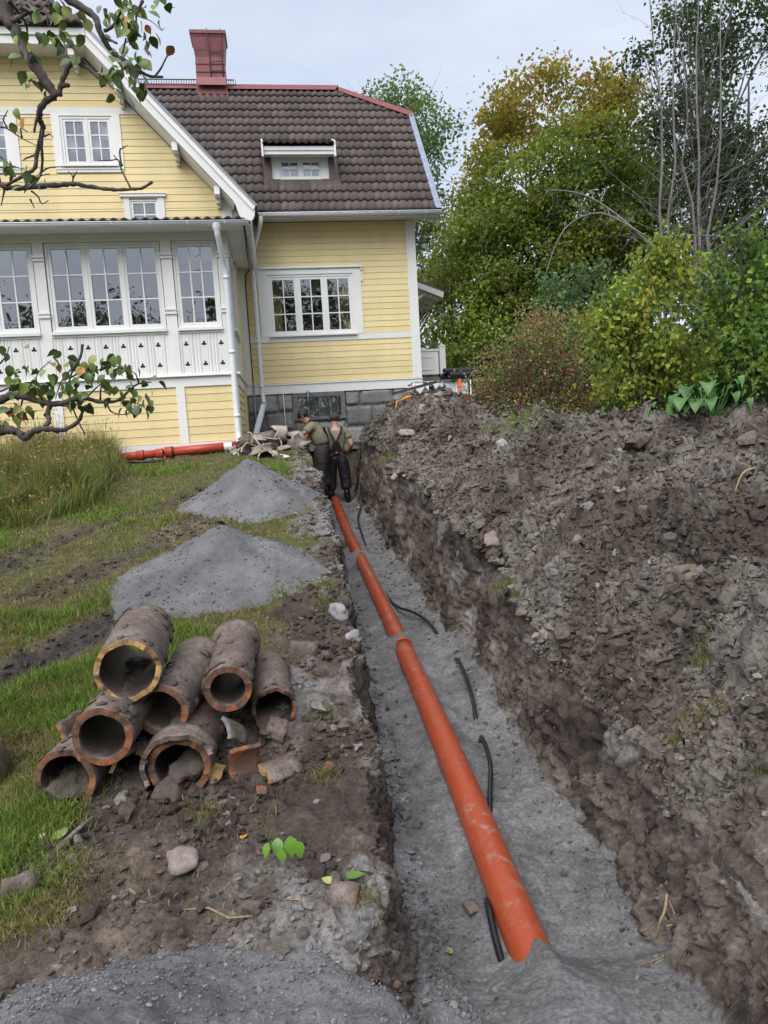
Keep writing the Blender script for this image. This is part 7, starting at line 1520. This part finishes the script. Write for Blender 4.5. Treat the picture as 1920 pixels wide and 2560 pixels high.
J2 = dict(pelvis=(0, 0, .93), waist=(0, .01, 1.08), chest=(0, .0, 1.32), neck=(0, .02, 1.49), skull=(0, .035, 1.575), brow=(0, .035, 1.65), crown=(0, .03, 1.70), hipL=(-.10, 0, .87), kneeL=(-.145, .03, .48), ankL=(-.165, 0, .09), toeL=(-.19, .16, .045), hipR=(.10, 0, .87), kneeR=(.14, .03, .48), ankR=(.155, 0, .09), toeR=(.19, .16, .045),
          shL=(-.195, .0, 1.41), elL=(-.30, -.05, 1.13), wrL=(-.20, .16, 1.03), shR=(.195, .0, 1.41), elR=(.30, -.03, 1.12), wrR=(.24, .18, 1.0), haL=(-.13, .22, 1.02), haR=(.16, .25, 1.0), face=(.0, 1, -.25))
p2, hc, fw, sd, up = person((-.845, 13.72, float(floor_z(13.72))+.0), J2, (M_SKIN2, M_OLIVE, M_WADER, M_BOOT, M_HAIRG), 'worker in olive T-shirt, suspenders and ear muffs, back to us in the trench', RAD(3))
def gear():
    b = Vector(p2.location)
    y = -.188
    for pts in ([(-.13, -.06, 1.475), (-.10, y+.0, 1.36), (-.02, y-.012, 1.20), (-.015, y+.005, 1.03)], [(.13, -.06, 1.475), (.10, y+.0, 1.36), (.02, y-.012, 1.20), (.035, y+.005, 1.03)], [(-.02, y-.014, 1.2), (-.06, y-.0, 1.1), (-.075, y+.012, 1.02)], [(.02, y-.014, 1.2), (.07, y-.0, 1.1), (.085, y+.012, 1.02)]):
        m = MB()
        for a, c in zip(pts[:-1], pts[1:]): m.bar(a, c, .045, .012, (0, 1, 0))
        m.build('suspender', M_BLK, p2)
    MB().box(-.13, .13, -.190, -.165, .965, 1.0).build('belt', M_BLK, p2); MB().lathe([(0, 0), (.022, 0), (.022, .012), (0, .012)], 12, Matrix.Translation((0, -.192, .985)) @ Matrix.Rotation(RAD(90), 4, 'X')).build('buckle', simple('red_white_badge', (.45, .06, .09), .5), p2)
    for s in (-1, 1): MB().lathe([(.0, 0), (.036, .0), (.042, .012), (.038, .034), (.018, .046), (0, .046)], 14, Matrix.Translation(hc+sd*s*.085-up*.004) @ (sd*s).to_track_quat('Z', 'Y').to_matrix().to_4x4()).build('ear_muff', M_BLK, p2)
    P = [hc+sd*math.cos(a)*.104+up*math.sin(a)*.122-fw*.02*0 for a in [math.pi*k/12 for k in range(13)]]; MB().tube(P, .009, 6).build('headband', M_BLK, p2)
gear()
J1 = dict(pelvis=(.04, 0, 1.0), waist=(.03, 0, 1.13), chest=(-.06, -.02, 1.34), neck=(-.17, -.03, 1.475), skull=(-.255, -.03, 1.525), brow=(-.275, -.03, 1.595), crown=(-.265, -.03, 1.645), hipL=(.03, -.1, .93), kneeL=(-.02, -.12, .52), ankL=(.02, -.1, .09), toeL=(-.14, -.13, .045), hipR=(.04, .1, .93), kneeR=(.02, .12, .52), ankR=(.08, .1, .09), toeR=(-.08, .13, .045),
          shL=(-.11, -.195, 1.385), elL=(-.275, -.29, 1.23), wrL=(-.46, -.40, 1.115), shR=(-.09, .16, 1.385), elR=(-.26, .10, 1.17), wrR=(-.44, -.12, 1.08), haL=(-.53, -.44, 1.075), haR=(-.51, -.18, 1.05), face=(-1, -.1, -.55), hair=(.086, .098, .088))
p1, hc, fw, sd, up = person((-1.14, 13.42, .27), J1, (M_SKIN1, M_OLIVE, M_DARKT, M_BOOT, M_HAIRB), 'dark-haired worker in olive T-shirt bending left over a clay pipe at the trench edge')
MB().box(-.072, .072, .0, .012, -.016, .016).build('sunglasses', M_BLK, p1).matrix_local = Matrix.Translation(hc+fw*.088+up*.012) @ Matrix((sd, fw, up)).transposed().to_4x4()
for pts in ([(.10, -.13, 1.36), (.155, -.09, 1.2), (.16, -.06, 1.05)], [(-.05, -.165, 1.44), (.0, -.155, 1.3), (.03, -.13, 1.05)]):
    m = MB()
    for a, c in zip(pts[:-1], pts[1:]): m.bar(a, c, .04, .012, (0, 1, 0))
    m.build('suspender', M_BLK, p1)
p1.scale = (1.06, 1.06, 1.04)
HELD.matrix_world = axis_M((-1.80, 12.86, 1.33), 50, 8)
